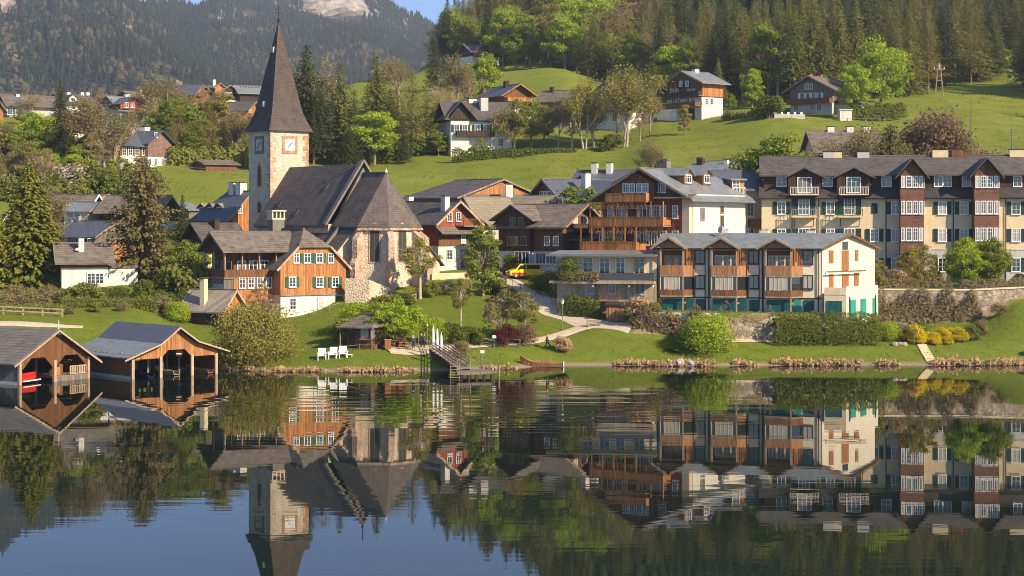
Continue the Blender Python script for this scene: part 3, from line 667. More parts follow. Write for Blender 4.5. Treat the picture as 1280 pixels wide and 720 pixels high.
bush_proto('willow', 'leaf_olive', 8, .6, 6500, 133, .16, 60); bush_proto('redbush', 'leaf_red', 1.6, .7, 1100, 134, .09); bush_proto('goldbush', 'leaf_copper', 2, .65, 1200, 135, .09)
bush_proto('forsythia', 'leaf_yellow', 1.3, .75, 900, 136, .08, 14); bush_proto('paleshrub', 'dry_grass', 2.2, .5, 1200, 137, .12); bush_proto('freshbush', 'leaf_fresh', 4.5, .52, 5200, 138, .13, 44)
bush_proto('tuft', 'dry_grass', .9, .8, 260, 139, .07, 8); bush_proto('whitebush', 'leaf_white', 2, .6, 800, 140, .1)
bush_proto('cypress', 'hedge_green', 3, .22, 1200, 141, .1, 16)

def plant(key, name, label, cat, x, y, h, group=None, rz=None, sxy=1.0, z=None, sink=.0):
    crown, trunk, H = PROTO[key]
    k = h / H; z = hz(x, y) if z is None else z
    o = empty(name, (x, y, z - sink), rnd.uniform(0, 6.28) if rz is None else rz, label=label, cat=cat, group=group); o.scale = (k * sxy, k * sxy, k)
    c = link(crown.name.split('.')[0], crown, o); t_ = link(trunk.name.split('.')[0], trunk, o); return o
def ptree(key, px, Y, ptop, label, name='tree', cat='tree', group=None, sxy=1.0, pbase=None):
    x = PX(px, Y); z = hz(x, Y) if pbase is None else PZ(pbase, Y); h = PZ(ptop, Y) - z
    return plant(key, name, label, cat, x, Y, max(h, .5), group, None, sxy, z)
def hedge(px0, Y0, px1, Y1, ptop, width, m, label, name='hedge', cat='hedge', dens=55, qs=.12, pbase=None, lumpy=.25, group=None, h=None, zbase=None):
    x0, x1 = PX(px0, Y0), PX(px1, Y1); L = math.hypot(x1 - x0, Y1 - Y0); dens *= 3; qs *= .66; n = int(L * dens * 3)
    nr.seed(int(px0 * 7 + Y0)); t = nr.rand(n); s = nr.uniform(-1, 1, n); u = nr.rand(n)
    X = x0 + (x1 - x0) * t; Y = Y0 + (Y1 - Y0) * t
    zb = np.array([hz(a, b) for a, b in zip(X[::8], Y[::8])]); zb = np.interp(t, np.sort(t[::8]), zb[np.argsort(t[::8])])
    if zbase is not None: zb = zb * 0 + zbase
    zt = np.array([PZ(ptop, y) for y in Y]) if h is None else zb + h
    hh = np.maximum(zt - zb, .3) * (1 + lumpy * fbm(t * L, t * 0 + px0, 3.0, 9, 2))
    edge = nr.rand(n) < .75; ang = nr.rand(n) * np.pi       # shell of an arch section
    sx_ = np.where(edge, np.cos(ang) * 1.0, s * .8); sz = np.where(edge, np.sin(ang) ** .5, u * .9); low = nr.rand(n) < .4; sx_ = np.where(low, np.sign(sx_) * nr.uniform(.85, 1.05, n), sx_); sz = np.where(low, nr.rand(n) * .9, sz)
    ux, uy = (x1 - x0) / L, (Y1 - Y0) / L
    C = np.stack([X - uy * sx_ * width / 2, Y + ux * sx_ * width / 2, zb + hh * sz], 1) + nr.randn(n, 3) * .09
    N = np.stack([-uy * sx_, ux * sx_, sz], 1) + nr.randn(n, 3) * .6
    si = np.where(nr.rand(n) < .06, 3.2, 1.0); core = np.array([(x0 + x1) / 2, 0, 0]); big = si > 2
    C[big, 0] += uy * (sx_[big] * width * .14); C[big, 1] -= ux * (sx_[big] * width * .14); C[big, 2] -= .2 * (C[big, 2] - zb[big])
    V, Fc = quads(C, N, qs * si * (.6 + .7 * nr.rand(n)), 1.3); cx, cy = (x0 + x1) / 2, (Y0 + Y1) / 2; cz = hz(cx, cy)
    V = V - np.array([cx, cy, cz]); o = link(name, np_mesh(name, V, Fc, m), None, (cx, cy, cz)); tag(o, label, cat, group)
    return o
# ================================================================== CHURCH
def church():
    r = R(-52)                        # local x runs from the tower to the apse, local -y is the shaded long side
    ux, uy = math.cos(r), math.sin(r); nx_, ny_ = -uy, ux
    # tower east face centre
    Yt = 262.0; Xt = PX(362, Yt)
    root = empty('church', (Xt, Yt, 0), r, label='large stone church with steep dark roof and polygonal apse below the tower', cat='church')
    def w(x, y): return (Xt + x * ux + y * nx_, Yt + x * uy + y * ny_)
    def Z(py, x, y): return PZ(py, w(x, y)[1])
    zr = 25.7; ze = 16.8; hw = 6.3; zb = 8
    Ln, Lc, hc = 20.4, 7.2, 5.0
    def part(n, mb, m, p=None): return mb.build(n, m, p or root)
    part('nave_wall', MB().box(.05, Ln, -hw + .6, hw - .6, zb - 3, ze + .2), 'tower_stone')
    part('east_gable', MB().prism([(-hw + 1.2, ze - .2), (hw - 1.2, ze - .2), (0, zr - .6)], 'x', Ln - .3, Ln + .25), 'lead')
    nr_ = MB()
    for p in roof_polys(.02, Ln - .05, -hw, hw, ze, zr, 'x'): nr_.slab(p, .3)
    ro = part('nave_roof', nr_, 'church_roof')
    cp = MB(); cp.beam((Ln + .1, -hw - .1, ze + .1), (Ln + .1, 0, zr + .5), .85, .3).beam((Ln + .1, hw + .1, ze + .1), (Ln + .1, 0, zr + .5), .85, .3); part('coping', cp, 'lead')
    # small vents on the nave roof
    for (x, k) in ((4, .35), (10.5, .2), (14.5, .62)):
        y = -hw * (1 - k); z = ze + (zr - ze) * k; part('roof_vent', MB().prism([(y - .5, z - .4), (y + .3, z + .75), (y + .3, z)], 'x', x - .3, x + .3), 'roof_dark')
    # cross
    c = MB().tube((Ln + .1, 0, zr + .5), (Ln + .1, 0, zr + 2.7), .06, .05).box(Ln + .04, Ln + .16, -.55, .55, zr + 1.75, zr + 1.88); c.tube((Ln + .1, 0, zr + .75), (Ln + .1, 0, zr + 1.0), .18, .18, 8)
    part('cross', c, 'black_iron')
    # chancel and apse: azimuth steps of 45 degrees
    zc = 24.3; s = hc; k = s * math.tan(R(22.5)); xa = Ln + Lc
    A = [(Ln, -s), (xa, -s), (xa + s - k, -k), (xa + s - k, k), (xa, s), (Ln, s)]
    A[1] = (xa, -s); A[2] = (xa + s - k, -k)
    part('apse_wall', MB().prism([(Ln, -s), (xa, -s), (xa + s - k, -k), (xa + s - k, k), (xa, s), (Ln, s)], 'z', zb - 4, ze + .1), 'church_stone')
    e = .45; f = 1 + e / s; P = [(Ln + .3, -s * f), (xa, -s * f), (xa + (s - k) * f, -k * f), (xa + (s - k) * f, k * f), (xa, s * f), (Ln + .3, s * f)]; ap = (xa - 1.0, 0, zc)
    rr = MB(); zz = ze - .15
    rr.slab([(*P[0], zz), (*P[1], zz), ap, (Ln + .3, 0, zc)], .25)
    for i in (1, 2, 3): rr.slab([(*P[i], zz), (*P[i + 1], zz), ap], .25)
    rr.slab([(*P[4], zz), (*P[5], zz), (Ln + .3, 0, zc), ap], .25)
    ar = part('apse_roof', rr, 'church_roof')
    MB().beam((Ln + .4, 0, zc + .05), ap, .3, .2).build('ridge_cap', 'lead', ar)
    part('finial', MB().tube((xa - 1.0, 0, zc), (xa - 1.0, 0, zc + .5), .2, .05), 'white_paint')
    cor = MB()
    for i in range(1, 4): cor.beam((*P[i], zz - .38), (*P[i + 1], zz - .38), .35, .3)
    part('cornice', cor, 'pink_stone')
    # windows on the apse faces
    faces = [((xa, -s), (xa + s - k, -k)), ((xa + s - k, -k), (xa + s - k, k)), ((xa + s - k, k), (xa, s))]
    def lancet(p, q, z0, h, wd, t=.5):
        mx_, my_ = p[0] + (q[0] - p[0]) * t, p[1] + (q[1] - p[1]) * t; d = math.hypot(q[0] - p[0], q[1] - p[1]); a = math.atan2(q[1] - p[1], q[0] - p[0])
        def arch(g, n=7):
            w2 = wd / 2 + g; pts = [(-w2, 0 - g), (w2, -g)]
            for i in range(n + 1): th = i / n * R(62); pts.append((w2 - (1 - math.cos(th)) * w2 * 1.88, h * .72 + math.sin(th) * w2 * 1.9))
            for i in range(n, -1, -1): th = i / n * R(62); pts.append((-w2 + (1 - math.cos(th)) * w2 * 1.88, h * .72 + math.sin(th) * w2 * 1.9))
            return pts
        o = MB().prism(arch(.22), 'y', -.07, 0).build('window', 'pink_stone', root, (mx_, my_, z0), a)
        MB().prism(arch(0), 'y', -.10, -.065).build('pane', 'leaded_glass', o)
        tr = MB().box(-.03, .03, -.13, -.095, 0, h * .85)
        for i in (2, 4): tr.box(-wd / 2, wd / 2, -.12, -.095, h * .15 * i, h * .15 * i + .03)
        tr.build('tracery', 'grey_wood', o)
    zw = Z(327, xa + 2, -3)
    lancet(*faces[0], zw, 5.6, 1.25); lancet(*faces[1], zw, 5.6, 1.25); lancet(*faces[2], zw, 5.6, 1.25)
    # buttresses at corners
    for (px_, py_), az in (((xa, -s), R(-67)), ((xa + s - k, -k), R(-22)), ((xa + s - k, k), R(22)), ((xa, s), R(67)), ((Ln + 3.3, -s), R(-90))):
        b = MB().box(-.2, 1.9, -.45, .45, zb - 4, 11.6).box(-.2, 1.35, -.42, .42, 11.6, 15.0)
        b.prism([(1.35, 15.0), (-.1, 15.0), (-.1, 16.2)], 'y', -.42, .42).prism([(1.9, 11.6), (1.3, 11.6), (1.3, 12.3)], 'y', -.45, .45)
        b.build('buttress', 'pink_stone', root, (px_, py_, 0), az)
    # side aisle with lean-to roof on the camera side and a low sacristy on the right
    part('aisle_wall', MB().prism([(-9.0, zb - 3), (-4.9, zb - 3), (-4.9, 16.2), (-9.0, 11.9)], 'x', 8, xa - 1.6), 'church_stone')
    part('aisle_roof', MB().slab([(7.6, -9.5, 11.6), (xa - 1.3, -9.5, 11.6), (xa - 1.3, -4.95, 16.55), (7.6, -4.95, 16.55)], .2), 'church_roof')
    part('aisle_coping', MB().beam((xa - 5, -9.5, 11.9), (xa - 5, -5.2, 16.6), .4, .35), 'lead')
    part('sacristy', MB().prism([(s - .2, zb - 3), (s + 4.2, zb - 3), (s + 4.2, 11.5), (s - .2, 15.9)], 'x', Ln + 1, xa - .9), 'church_stone')
    part('sacristy_roof', MB().slab([(Ln + .6, s + 4.8, 11.1), (Ln + .6, s - .1, 16.2), (xa - .5, s - .1, 16.2), (xa - .5, s + 4.8, 11.1)], .2), 'church_roof')
    # ---- tower
    a = 6.7
    T = empty('church_tower', (Xt, Yt, 0), r, label='square stone church tower with tall dark pointed spire and white clock faces', cat='church tower')
    def tp(n, mb, m, p=None): return mb.build(n, m, p or T)
    zt = 31.6
    tp('wall', MB().box(-a, 0, -a / 2, a / 2, 6, zt), 'tower_stone')
    qn = MB()
    for (cx, cy) in ((0, -a / 2), (0, a / 2)):
        z = 7; qn = MB()
        i = 0
        while z < zt - .9:
            lx_, ly_ = ((.95, .5), (.5, .95))[i % 2]
            x0 = cx - lx_ if cx == 0 else cx - .05; x1 = cx + .05 if cx == 0 else cx + lx_
            y0 = cy - .05 if cy < 0 else cy - ly_; y1 = cy + ly_ if cy < 0 else cy + .05
            qn.box(x0, x1, y0, y1, z, z + .7); z += .72 + rnd.uniform(0, .15); i += 1
        tp('quoins', qn, 'quoin' if cy > 0 else 'pink_stone')
    # spire: broad skirt then steep needle
    h2 = a / 2 + .55; h1 = a / 2 - .35; sp = MB(); c0 = (-a / 2, 0)
    lv = [(h2, zt - .35), (h1 + .25, zt + 1.15), (h1 - .35, zt + 2.9), (.12, 47.9)]
    for (ra, za), (rb, zb_) in zip(lv, lv[1:]):
        q = [(-1, -1), (1, -1), (1, 1), (-1, 1)]
        sp.add([(c0[0] + i * ra, c0[1] + j * ra, za) for i, j in q] + [(c0[0] + i * rb, c0[1] + j * rb, zb_) for i, j in q], [(k, (k + 1) % 4, 4 + (k + 1) % 4, 4 + k) for k in range(4)])
    sp.add([(c0[0] + i * h2, c0[1] + j * h2, zt - .35) for i, j in ((-1, -1), (-1, 1), (1, 1), (1, -1))], [(0, 1, 2, 3)])
    spi = tp('spire', sp, 'spire_shingle')
    fx = MB().tube((*c0, 47.6), (*c0, 50.9), .07, .04); fx.box(c0[0] - .05, c0[0] + .05, -.6, .6, 49.7, 49.85).box(c0[0] - .05, c0[0] + .05, -.4, .4, 50.25, 50.37)
    fx.tube((*c0, 48.5), (*c0, 48.75), .2, .2, 8).tube((*c0, 48.3), (*c0, 48.5), .1, .2, 8).tube((*c0, 48.75), (*c0, 48.95), .2, .1, 8)
    fx.build('cross', 'black_iron', spi)
    for (yy, z) in ((-1.3, 35.0), (-.5, 43.5)):
        w_ = (h1 - .35) * (47.9 - z) / (47.9 - zt - 2.9)
        MB().box(c0[0] - .25, c0[0] + .25, -w_ - .25, -w_ + .3, z, z + .9).build('spire_hatch', 'grey_plaster', spi)
    zc_ = Z(181, 0, 0)
    for (loc, rz) in (((0.02, 0), math.pi / 2), ((-a / 2, -a / 2 - .02), 0)):
        fr = MB(); o_, i_ = 1.35, .85
        fr.box(-o_, o_, -.08, 0, i_, o_).box(-o_, o_, -.08, 0, -o_, -i_).box(-o_, -i_, -.08, 0, -i_, i_).box(i_, o_, -.08, 0, -i_, i_)
        cf = fr.build('clock', 'quoin' if rz else 'lead', T, (*loc, zc_), rz)
        MB().box(-i_ - .02, i_ + .02, -.10, -.01, -i_ - .02, i_ + .02).build('clock_face', 'white_paint' if rz else 'grey_plaster', cf)
        for e_ in ((.45, .38), (-.42, -.5)): MB().beam((0, -.13, 0), (e_[0], -.13, e_[1]), .05, .11).build('clock_hand', 'navy_paint', cf)
        for k in range(12):
            th = k * math.pi / 6; MB().beam((.66 * math.sin(th), -.115, .66 * math.cos(th)), (.77 * math.sin(th), -.115, .77 * math.cos(th)), .03, .06).build('hour_mark', 'navy_paint', cf)
    # belfry slit windows on the shaded side and the lit side low down
    for (loc, rz, z0, h) in (((-a / 2, -a / 2), 0, Z(232, -a / 2, -a / 2), 3.4), ((-a / 2, -a / 2), 0, Z(265, -a / 2, -a / 2), 1.6)):
        w2 = .42; o = MB().prism([(-w2 - .2, -.2), (w2 + .2, -.2), (w2 + .2, h * .72), (0, h + .3), (-w2 - .2, h * .72)], 'y', -.06, 0).build('window', 'quoin', T, (*loc, z0), rz)
        MB().prism([(-w2, 0), (w2, 0), (w2, h * .7), (0, h), (-w2, h * .7)], 'y', -.08, -.02).build('opening', 'black_iron', o)
church()

# ================================================================== ORANGE HOUSE
b = house('orange board house with half-hipped gable, green shutters and white stone base', (350.7, 229), (431.5, 234.5), 12.5, 394, 336.5, 286, 'y', 'white_plaster', 'orange_wood', 368, 'roof_brown', .75, .5, hA=3.3, hh=.57, barge='light_trim')
for px in (370, 390): b.win('F', px, 265 + 221 - 221, 0, 0) if False else None
for px, sh in ((359, None), (373, 'bright_shutter'), (397, 'bright_shutter'), (413, None)):
    b.win('F', {359: 370.5, 373: 384, 397: 399.5, 413: 413.5}[px], 322.5, .8 if sh is None else .95, 1.25, 'cross', sh=sh, off=.11)
for px in (365.5, 399.5, 419): b.win('F', px, 352.5, 1.0, 1.35, 'cross', sh='bright_shutter', off=.11)
b.win('F', 366, 380, .95, 1.5, 'cross'); b.win('F', 401, 379, .9, 1.6, 'door', pane='curtain'); b.panel('F', 420, 427.5, b.z(377), b.z(371), 'bright_shutter', 'notice_board')
b.panel('F', 350.9, 431.4, b.z(369), b.z(367.4), 'weathered_trim', 'band', .1, .12)
b.win('L', 338, 353, .9, 1.4, 'cross', off=.11)
# big chimney with pierced white head
c = MB().box(-.9, .9, -.8, .8, 8, 17.6).build('chimney', 'lead', b.root, (b.lx(345, 10), 10, 0))
h = MB().box(-1.0, 1.0, -.9, .9, 17.6, 17.85).box(-1.1, 1.1, -1, 1, 18.75, 18.95)
for i in range(4): h.box(-.9 + i * .6 - .09, -.9 + i * .6 + .09, -.8, .8, 17.85, 18.75)
h.build('chimney_head', 'cream_plaster', c); MB().box(-.7, .7, -.6, .6, 17.9, 18.7).build('flue', 'black_iron', c)
# left wing (same thing: one house)
xw0 = -7.4; zw_e = b.z(313, -3, 1.4); zw_r = b.z(289.5, -3, 5)
W0, W1, D0, D1 = xw0, 1.2, 2.2, 9.2
MB().box(W0 + 1.6, W1, D0, D1, 2, b.z(338, -4, 1) - .92).build('wing_wall', 'orange_wood', b.root); MB().box(W0 + 1.6, W1, D0 + 1.7, D1, b.z(338, -4, 1) - .92, zw_e + .1).build('wing_upper_wall', 'brown_wood', b.root)
MB().prism([(D0 + .05, zw_e - .4), (D1 - .05, zw_e - .4), (D1 - .05, zw_e), ((D0 + D1) / 2, zw_r - .3), (D0 + .05, zw_e)], 'x', W0 + .3, W0 + .5).build('wing_gable', 'dark_wood', b.root)
add_roof(b, 'roof_brown', W0 - .3, W1 + 3.0, D0 - .9, D1 + .9, zw_e - .1, zw_r, 'x', name='wing_roof', th=.2)
zv = b.z(338, -4, 1)
vb = MB().box(W0 + .2, W1 - .6, D0 - .15, D0 - .05, zv - .9, zv + .1).box(W0 + .2, W0 + .3, D0 - .1, D1, zv - .9, zv + .1); vb.build('veranda_railing', 'brown_wood', b.root)
MB().box(W0 + .15, W1 - .6, D0 - .1, D1, zv - 1.1, zv - .92).build('veranda_floor', 'weathered_trim', b.root)
vp = MB()
for i in range(4): x = W0 + .3 + i * 2.5; vp.box(x - .09, x + .09, D0 - .12, D0 + .06, zv - .9, zw_e)
for i in range(3): y = D0 + .2 + i * 3.1; vp.box(W0 + .2, W0 + .38, y, y + .18, zv - .9, zw_e)
vp.build('veranda_posts', 'weathered_trim', b.root)
for x in (-3.9, -2.2, -.5): b.win('F', 0, 0, 1.2, 1.9, 'cross', at=x, off=-D0 - 1.66, zb=zv - .7)
for x in (-4.6, -3.3, -2.0, -.7): b.win('F', 0, 0, .85, 1.7, 'cross', at=x, off=-D0 + .04, zb=b.z(360, -3, 2))
for y in (3.5, 5.5, 7.5): b.win('L', 0, 0, 1.5, 1.7, 'cross', at=12.5 - y, off=-W0 - 1.55, zb=zv - .5, frame='weathered_trim')
zg = b.z(350, -6, 4)
MB().box(W0 + .2, W0 + 1.62, D0 + .1, D1 - .1, 2, zv - 1.1).build('conservatory', 'grey_wood', b.root)
for y in (3.2, 4.6, 6.0, 7.4, 8.6): b.win('L', 0, 0, 1.1, 2.3, 'door', at=12.5 - y, off=-W0 - .15, zb=zv - 4.2, frame='pale_green_plaster', pane='curtain')

# ================================================================== HUT below the wing with plank-striped roof
b2 = house('small dark hut with silvery plank roof and slim chimney beside the willow bush', (279, 220.5), (306, 224.6), 6.6, 411, 389, 362, 'y', 'orange_wood', None, None, 'roof_boards', .5, .45, barge='light_trim', cat='hut', name='garden_hut')
b2.part('side_boards', MB().box(-.08, -.02, .1, 6.5, b2.zb - .5, b2.zw), 'dark_wood')
b2.part('step', MB().box(-2.0, 2.0, -.7, .2, b2.zb - .5, b2.zb - .1), 'garden_stone')
b2.chimney(0, 349, 375, .75, 3.6, 'cream_plaster', 'lead', x=.6)

# ================================================================== BOATHOUSES
def boathouse(label, FL, FR, D, pe, pr, kind):
    b = B('boathouse', label, 'boathouse', FL, FR, D); W = b.W
    zr = b.z(pr); zl = b.z(pe[0], 0); zrr = b.z(pe[1], W); q = .18
    posts = MB(); wall = 'brown_wood' if kind == 'A' else 'grey_wood'; bd = 'brown_wood' if kind == 'A' else 'gold_wood'
    # side and back walls
    zlw, zrw = zl - .05, zrr - .05
    b.part('side_wall', MB().box(0, .1, .15, D, .25, zlw + .2), 'grey_wood' if kind == 'A' else 'brown_wood')
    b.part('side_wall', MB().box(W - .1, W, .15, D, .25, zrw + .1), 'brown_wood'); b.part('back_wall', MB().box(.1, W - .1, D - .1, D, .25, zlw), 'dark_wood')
    MB().box(-.05, .15, .1, D, -.9, .32).box(W - .15, W + .05, .1, D, -.9, .32).build('sill_wall', 'grey_plaster', b.root)
    # roof
    o, og = 1.3, .7; xm = W / 2 if kind == 'A' else W * .52
    if kind == 'A':
        pl = [[(-o, -og, zl - .35), (xm, -og, zr), (xm, D, zr), (-o, D, zl - .35)], [(xm, -og, zr), (W + o, -og, zrr - .45), (W + o, D, zrr - .45), (xm, D, zr)]]
        gable = [(0, zlw), (xm, zr - .35), (W, zrw)]
    else:
        a, c = .30 * W, .74 * W; za = zl + (zr - zl) * .42; zc = zrr + (zr - zrr) * .38
        pl = [[(-o * .5, -og, zl - .1), (a, -og, za), (a, D, za), (-o * .5, D, zl - .1)], [(a, -og, za), (xm, -og, zr), (xm, D, zr), (a, D, za)],
              [(xm, -og, zr), (c, -og, zc), (c, D, zc), (xm, D, zr)], [(c, -og, zc), (W + o, -og, zrr - .3), (W + o, D, zrr - .3), (c, D, zc)]]
        gable = [(0, zlw), (a, za - .22), (xm, zr - .32), (c, zc - .22), (W, zrw)]
    for i, p in enumerate(pl):
        m = ('roof_brown' if kind == 'A' else ('roof_metal', 'roof_blue', 'roof_blue', 'roof_metal')[i])
        s_ = MB().slab(p if p[0][0] < xm else p, .14).build('roof_slope', m if kind == 'B' else 'roof_dark2', b.root)
    bg_ = None
    for (x0, z0), (x1, z1) in zip(gable, gable[1:]):
        e0 = -o if x0 == 0 else 0; e1 = o if x1 == W else 0; sl = (z1 - z0) / (x1 - x0)
        MB().beam((x0 + e0, -og - .05, z0 + sl * e0 + .14), (x1 + e1, -og - .05, z1 + sl * e1 + .14), .06, .17).build('bargeboard', 'light_trim', b.root)
    # gable boarding with chamfered boat openings cut out: built as vertical strips
    bays = [(.45, W * .5 - .2), (W * .5 + .2, W - .45)] if kind == 'A' else [(.35, W * .33 - .15), (W * .33 + .15, W * .70 - .15), (W * .70 + .15, W - .35)]
    ztop = 2.75 if kind == 'A' else 3.2; n = 90; st = MB(); prev = None
    def top(x):
        for (x0, z0), (x1, z1) in zip(gable, gable[1:]):
            if x0 <= x <= x1: return z0 + (z1 - z0) * (x - x0) / (x1 - x0)
        return 0
    def bot(x):
        for k, (a0, a1) in enumerate(bays):
            if a0 < x < a1:
                d = min(x - a0, a1 - x); ch = 1.25 if kind == 'A' else (.8 if k == 1 else .01)
                zt = ztop if kind == 'A' else (3.0 if k == 1 else 2.15)
                return zt - max(0, ch - d) * .95
        return 2.0
    for i in range(n):
        x0, x1 = W * i / n, W * (i + 1) / n - .012; xmm = (x0 + x1) / 2
        zb0, zt0 = bot(xmm), top(xmm)
        if zt0 > zb0: st.add([(x0, 0, zb0), (x1, 0, zb0), (x1, .08, zb0), (x0, .08, zb0), (x0, 0, top(x0 + .001)), (x1, 0, top(x1)), (x1, .08, top(x1)), (x0, .08, top(x0 + .001))], [(0, 3, 2, 1), (4, 5, 6, 7), (0, 1, 5, 4), (1, 2, 6, 5), (2, 3, 7, 6), (3, 0, 4, 7)])
    b.part('gable_boards', st, bd)
    for k, x in enumerate([.1] + [(bays[i][1] + bays[i + 1][0]) / 2 for i in range(len(bays) - 1)] + [W - .1]):
        MB().box(x - .16, x + .16, -.12, .2, -1.5, bot(max(.02, min(W - .02, x))) + .35).build('post', 'light_trim', b.root)
    for k in range(9 if kind == 'A' else 14):
        y = 1.5 + rnd.random() * (D - 5); x = .35 if k % 2 else W - .35; q = rnd.random(); MB().box(x - .2, x + .2, y, y + .5 + q, 1.5 + q * .8, 1.75 + q * 1.1).build('stored_gear', ('orange_wood', 'white_paint', 'copper_wood', 'grey_fabric', 'teal')[k % 5], b.root)
    for k in range(4): x = W * (.2 + .2 * k); MB().tube((x, .6, 2.7 - .2 * k), (x + rnd.uniform(-.5, .5), D * .7, 2.5), .035).build('stored_oar', 'light_trim', b.root)
    for i in range(1, 5):
        y = D * i / 5; s_ = MB()
        for x in ([W / 2] if kind == 'A' else [W * .33, W * .70, W * .5]): s_.box(x - .12, x + .12, y, y + .24, -1.5, 3.0)
        s_.beam((.1, y, 2.75), (W - .1, y, 2.75), .16, .2); s_.beam((W * .5, y, 3.6), (W * .75, y, 2.75), .12, .12)
        s_.build('frame', 'grey_wood', b.root)
    return b
mat('roof_dark2', (.13, .118, .11), 'shingle', .85, var=.2, col2=(.17, .155, .145))
bA = boathouse('left boathouse of brown boards with two chamfered boat openings', (24, 179.7), (111, 188.2), 14, (450, 446), 411, 'A')
bB = boathouse('right boathouse with golden gable boards and flared blue-grey roof', (165, 186.4), (271, 194), 13, (446, 436), 407.5, 'B')
b = bA; W = b.W
MB().tube((W / 2, -.6, b.z(411)), (W / 2, -.6, b.z(400)), .05, .03).build('flagpole', 'white_paint', b.root)
MB().box(W / 2 + .3, W / 2 + 1.0, -.2, -.02, b.z(419), b.z(416)).build('lamp', 'white_paint', b.root)
dk = MB().box(W * .5 + .2, W - .2, .0, 5, .35, .55).build('platform', 'weathered_trim', b.root)
MB().box(W * .5 + .15, W - .1, -.1, .02, -1, .52).build('platform_front', 'grey_wood', b.root)
rl = MB().box(W * .73, W - .3, .1, .16, 1.45, 1.55).box(W * .73, W - .3, .1, .16, .62, .7)
for i in range(10): x = W * .73 + i * (W * .27 - .35) / 9; rl.box(x, x + .16, .11, .15, .6, 1.45)
rl.build('railing', 'light_trim', b.root)
for k in range(3): MB().box(W * .53 + k * .8, W * .53 + k * .8 + .6, .6 + k * .4, 1.2 + k * .5, .56, 1.2 + .25 * k).build('stored_box', ('orange_wood', 'copper_wood', 'brown_wood')[k], b.root)

def hull(L, Wd, H, bow, n=11, sheer=.35, stern=.75, flat=.7):
    """open boat hull, bow at +x"""
    vs, fs = [], []
    for i in range(n):
        t = i / (n - 1); x = (t - .5) * L
        wd = Wd / 2 * (stern + (1 - stern) * math.sin(min(1, t * 2.2) * math.pi / 2)) * (1 if t < .55 else max(.03, math.cos((t - .55) / .45 * math.pi / 2) ** .8))
        zk = bow * max(0, (t - .6) / .4) ** 2 + .1 * (1 - t) ** 3; zt = H + sheer * max(0, (t - .45) / .55) ** 2 + .05
        zt = max(zt, zk + .06)
        vs += [(x, -wd, zt), (x, -wd * flat, zk), (x, wd * flat, zk), (x, wd, zt), (x, wd - .05 * (wd > .1), zt), (x, wd * flat * .93, zk + .06), (x, -wd * flat * .93, zk + .06), (x, -wd + .05 * (wd > .1), zt)]
    for i in range(n - 1):
        a = i * 8; c = a + 8
        for k in range(8): fs.append((a + k, a + (k + 1) % 8, c + (k + 1) % 8, c + k))
    fs += [tuple(range(7, -1, -1)), tuple((n - 1) * 8 + k for k in range(8))]
    return MB().add(vs, fs)
x, y = b.pt(W * .24, 1.6)
rb = empty('rowing_boat', (x, y, .12), b.r + R(12), label='red boat moored in the left opening of the brown boathouse', cat='boat')
hull(3.6, 1.5, .75, .3, sheer=.15).build('hull', 'red_paint', rb); MB().box(-1.6, 1.5, -.86, -.74, .12, .24).build('fender', 'white_paint', rb)
MB().box(-.9, -.5, -.62, .62, .5, .56).build('seat', 'light_trim', rb); MB().box(.4, .8, -.62, .62, .5, .56).build('seat', 'light_trim', rb)
for k, (fx, fy, c) in enumerate(((.13, 1.5, 'navy_paint'), (.5, 3.0, 'light_trim'), (.85, 2.2, 'copper_wood'))):
    x, y = bB.pt(bB.W * fx + .6, fy)
    o = empty('rowing_boat', (x, y, -.02), bB.r + R(90 + 4 * k), label=('small dark rowing boat in the leftmost berth of the golden-gabled boathouse', 'pale wooden rowing boat in the middle berth of the golden-gabled boathouse', 'varnished rowing boat in the right berth of the golden-gabled boathouse')[k], cat='boat')
    hull(4.2, 1.25, .5, .4).build('hull', c, o); MB().box(-.6, -.3, -.5, .5, .34, .39).build('seat', 'light_trim', o)
for k, (fx, z, c, lab) in enumerate(((.10, 1.95, 'yellow_paint', 'yellow life vest hanging at the left post of the golden-gabled boathouse'), (.24, 2.0, 'orange_shutter', 'orange life vest hanging second from left in the golden-gabled boathouse'), (.60, 2.3, 'copper_wood', 'rust-orange float hanging beside the middle berth post'), (.80, 2.0, 'orange_shutter', 'orange buoy hanging in the right berth of the golden-gabled boathouse'))):
    x, y = bB.pt(bB.W * fx, .9)
    o = empty('life_vest', (x, y, z), bB.r, label=lab, cat='life vest')
    MB().box(-.45, .4, -.12, .12, 0, .42).box(-.35, -.1, -.1, .1, .42, .6).box(.08, .3, -.1, .1, .42, .6).build('panel', c, o); MB().box(-.46, .41, -.14, .14, .14, .2).box(-.02, .02, -.02, .02, .55, .9).build('strap', 'white_paint', o)

# ================================================================== VILLA with balconies
b = house('wide wooden villa with stacked carved orange balconies and white side wall', (752, 237), (861, 229.5), 17, 345, 250.5, 209.5, 'y', 'red_wood', None, None, 'roof_metal', 1.4, 1.6, barge='weathered_trim', cat='villa', name='villa')
W, D = b.W, b.D
mat('villa_plaster', (.68, .63, .53), var=.12)
MB().box(W + .02, W + .14, .9, D + .05, b.zb - 2, b.zw + .25).build('side_wall', 'villa_plaster', b.root)
MB().box(W - 1.0, W + .1, -.08, .85, b.zb - 2, b.zw + .1).build('corner_wall', 'beige_plaster', b.root)
for px, py, w_, h_ in ((878, 267.5, 1.1, 1.6), (902.5, 262, .9, .9), (902.5, 278, .9, 1.9)): b.win('R', px, py, w_, h_, 'casement', frame='weathered_trim', off=.16)
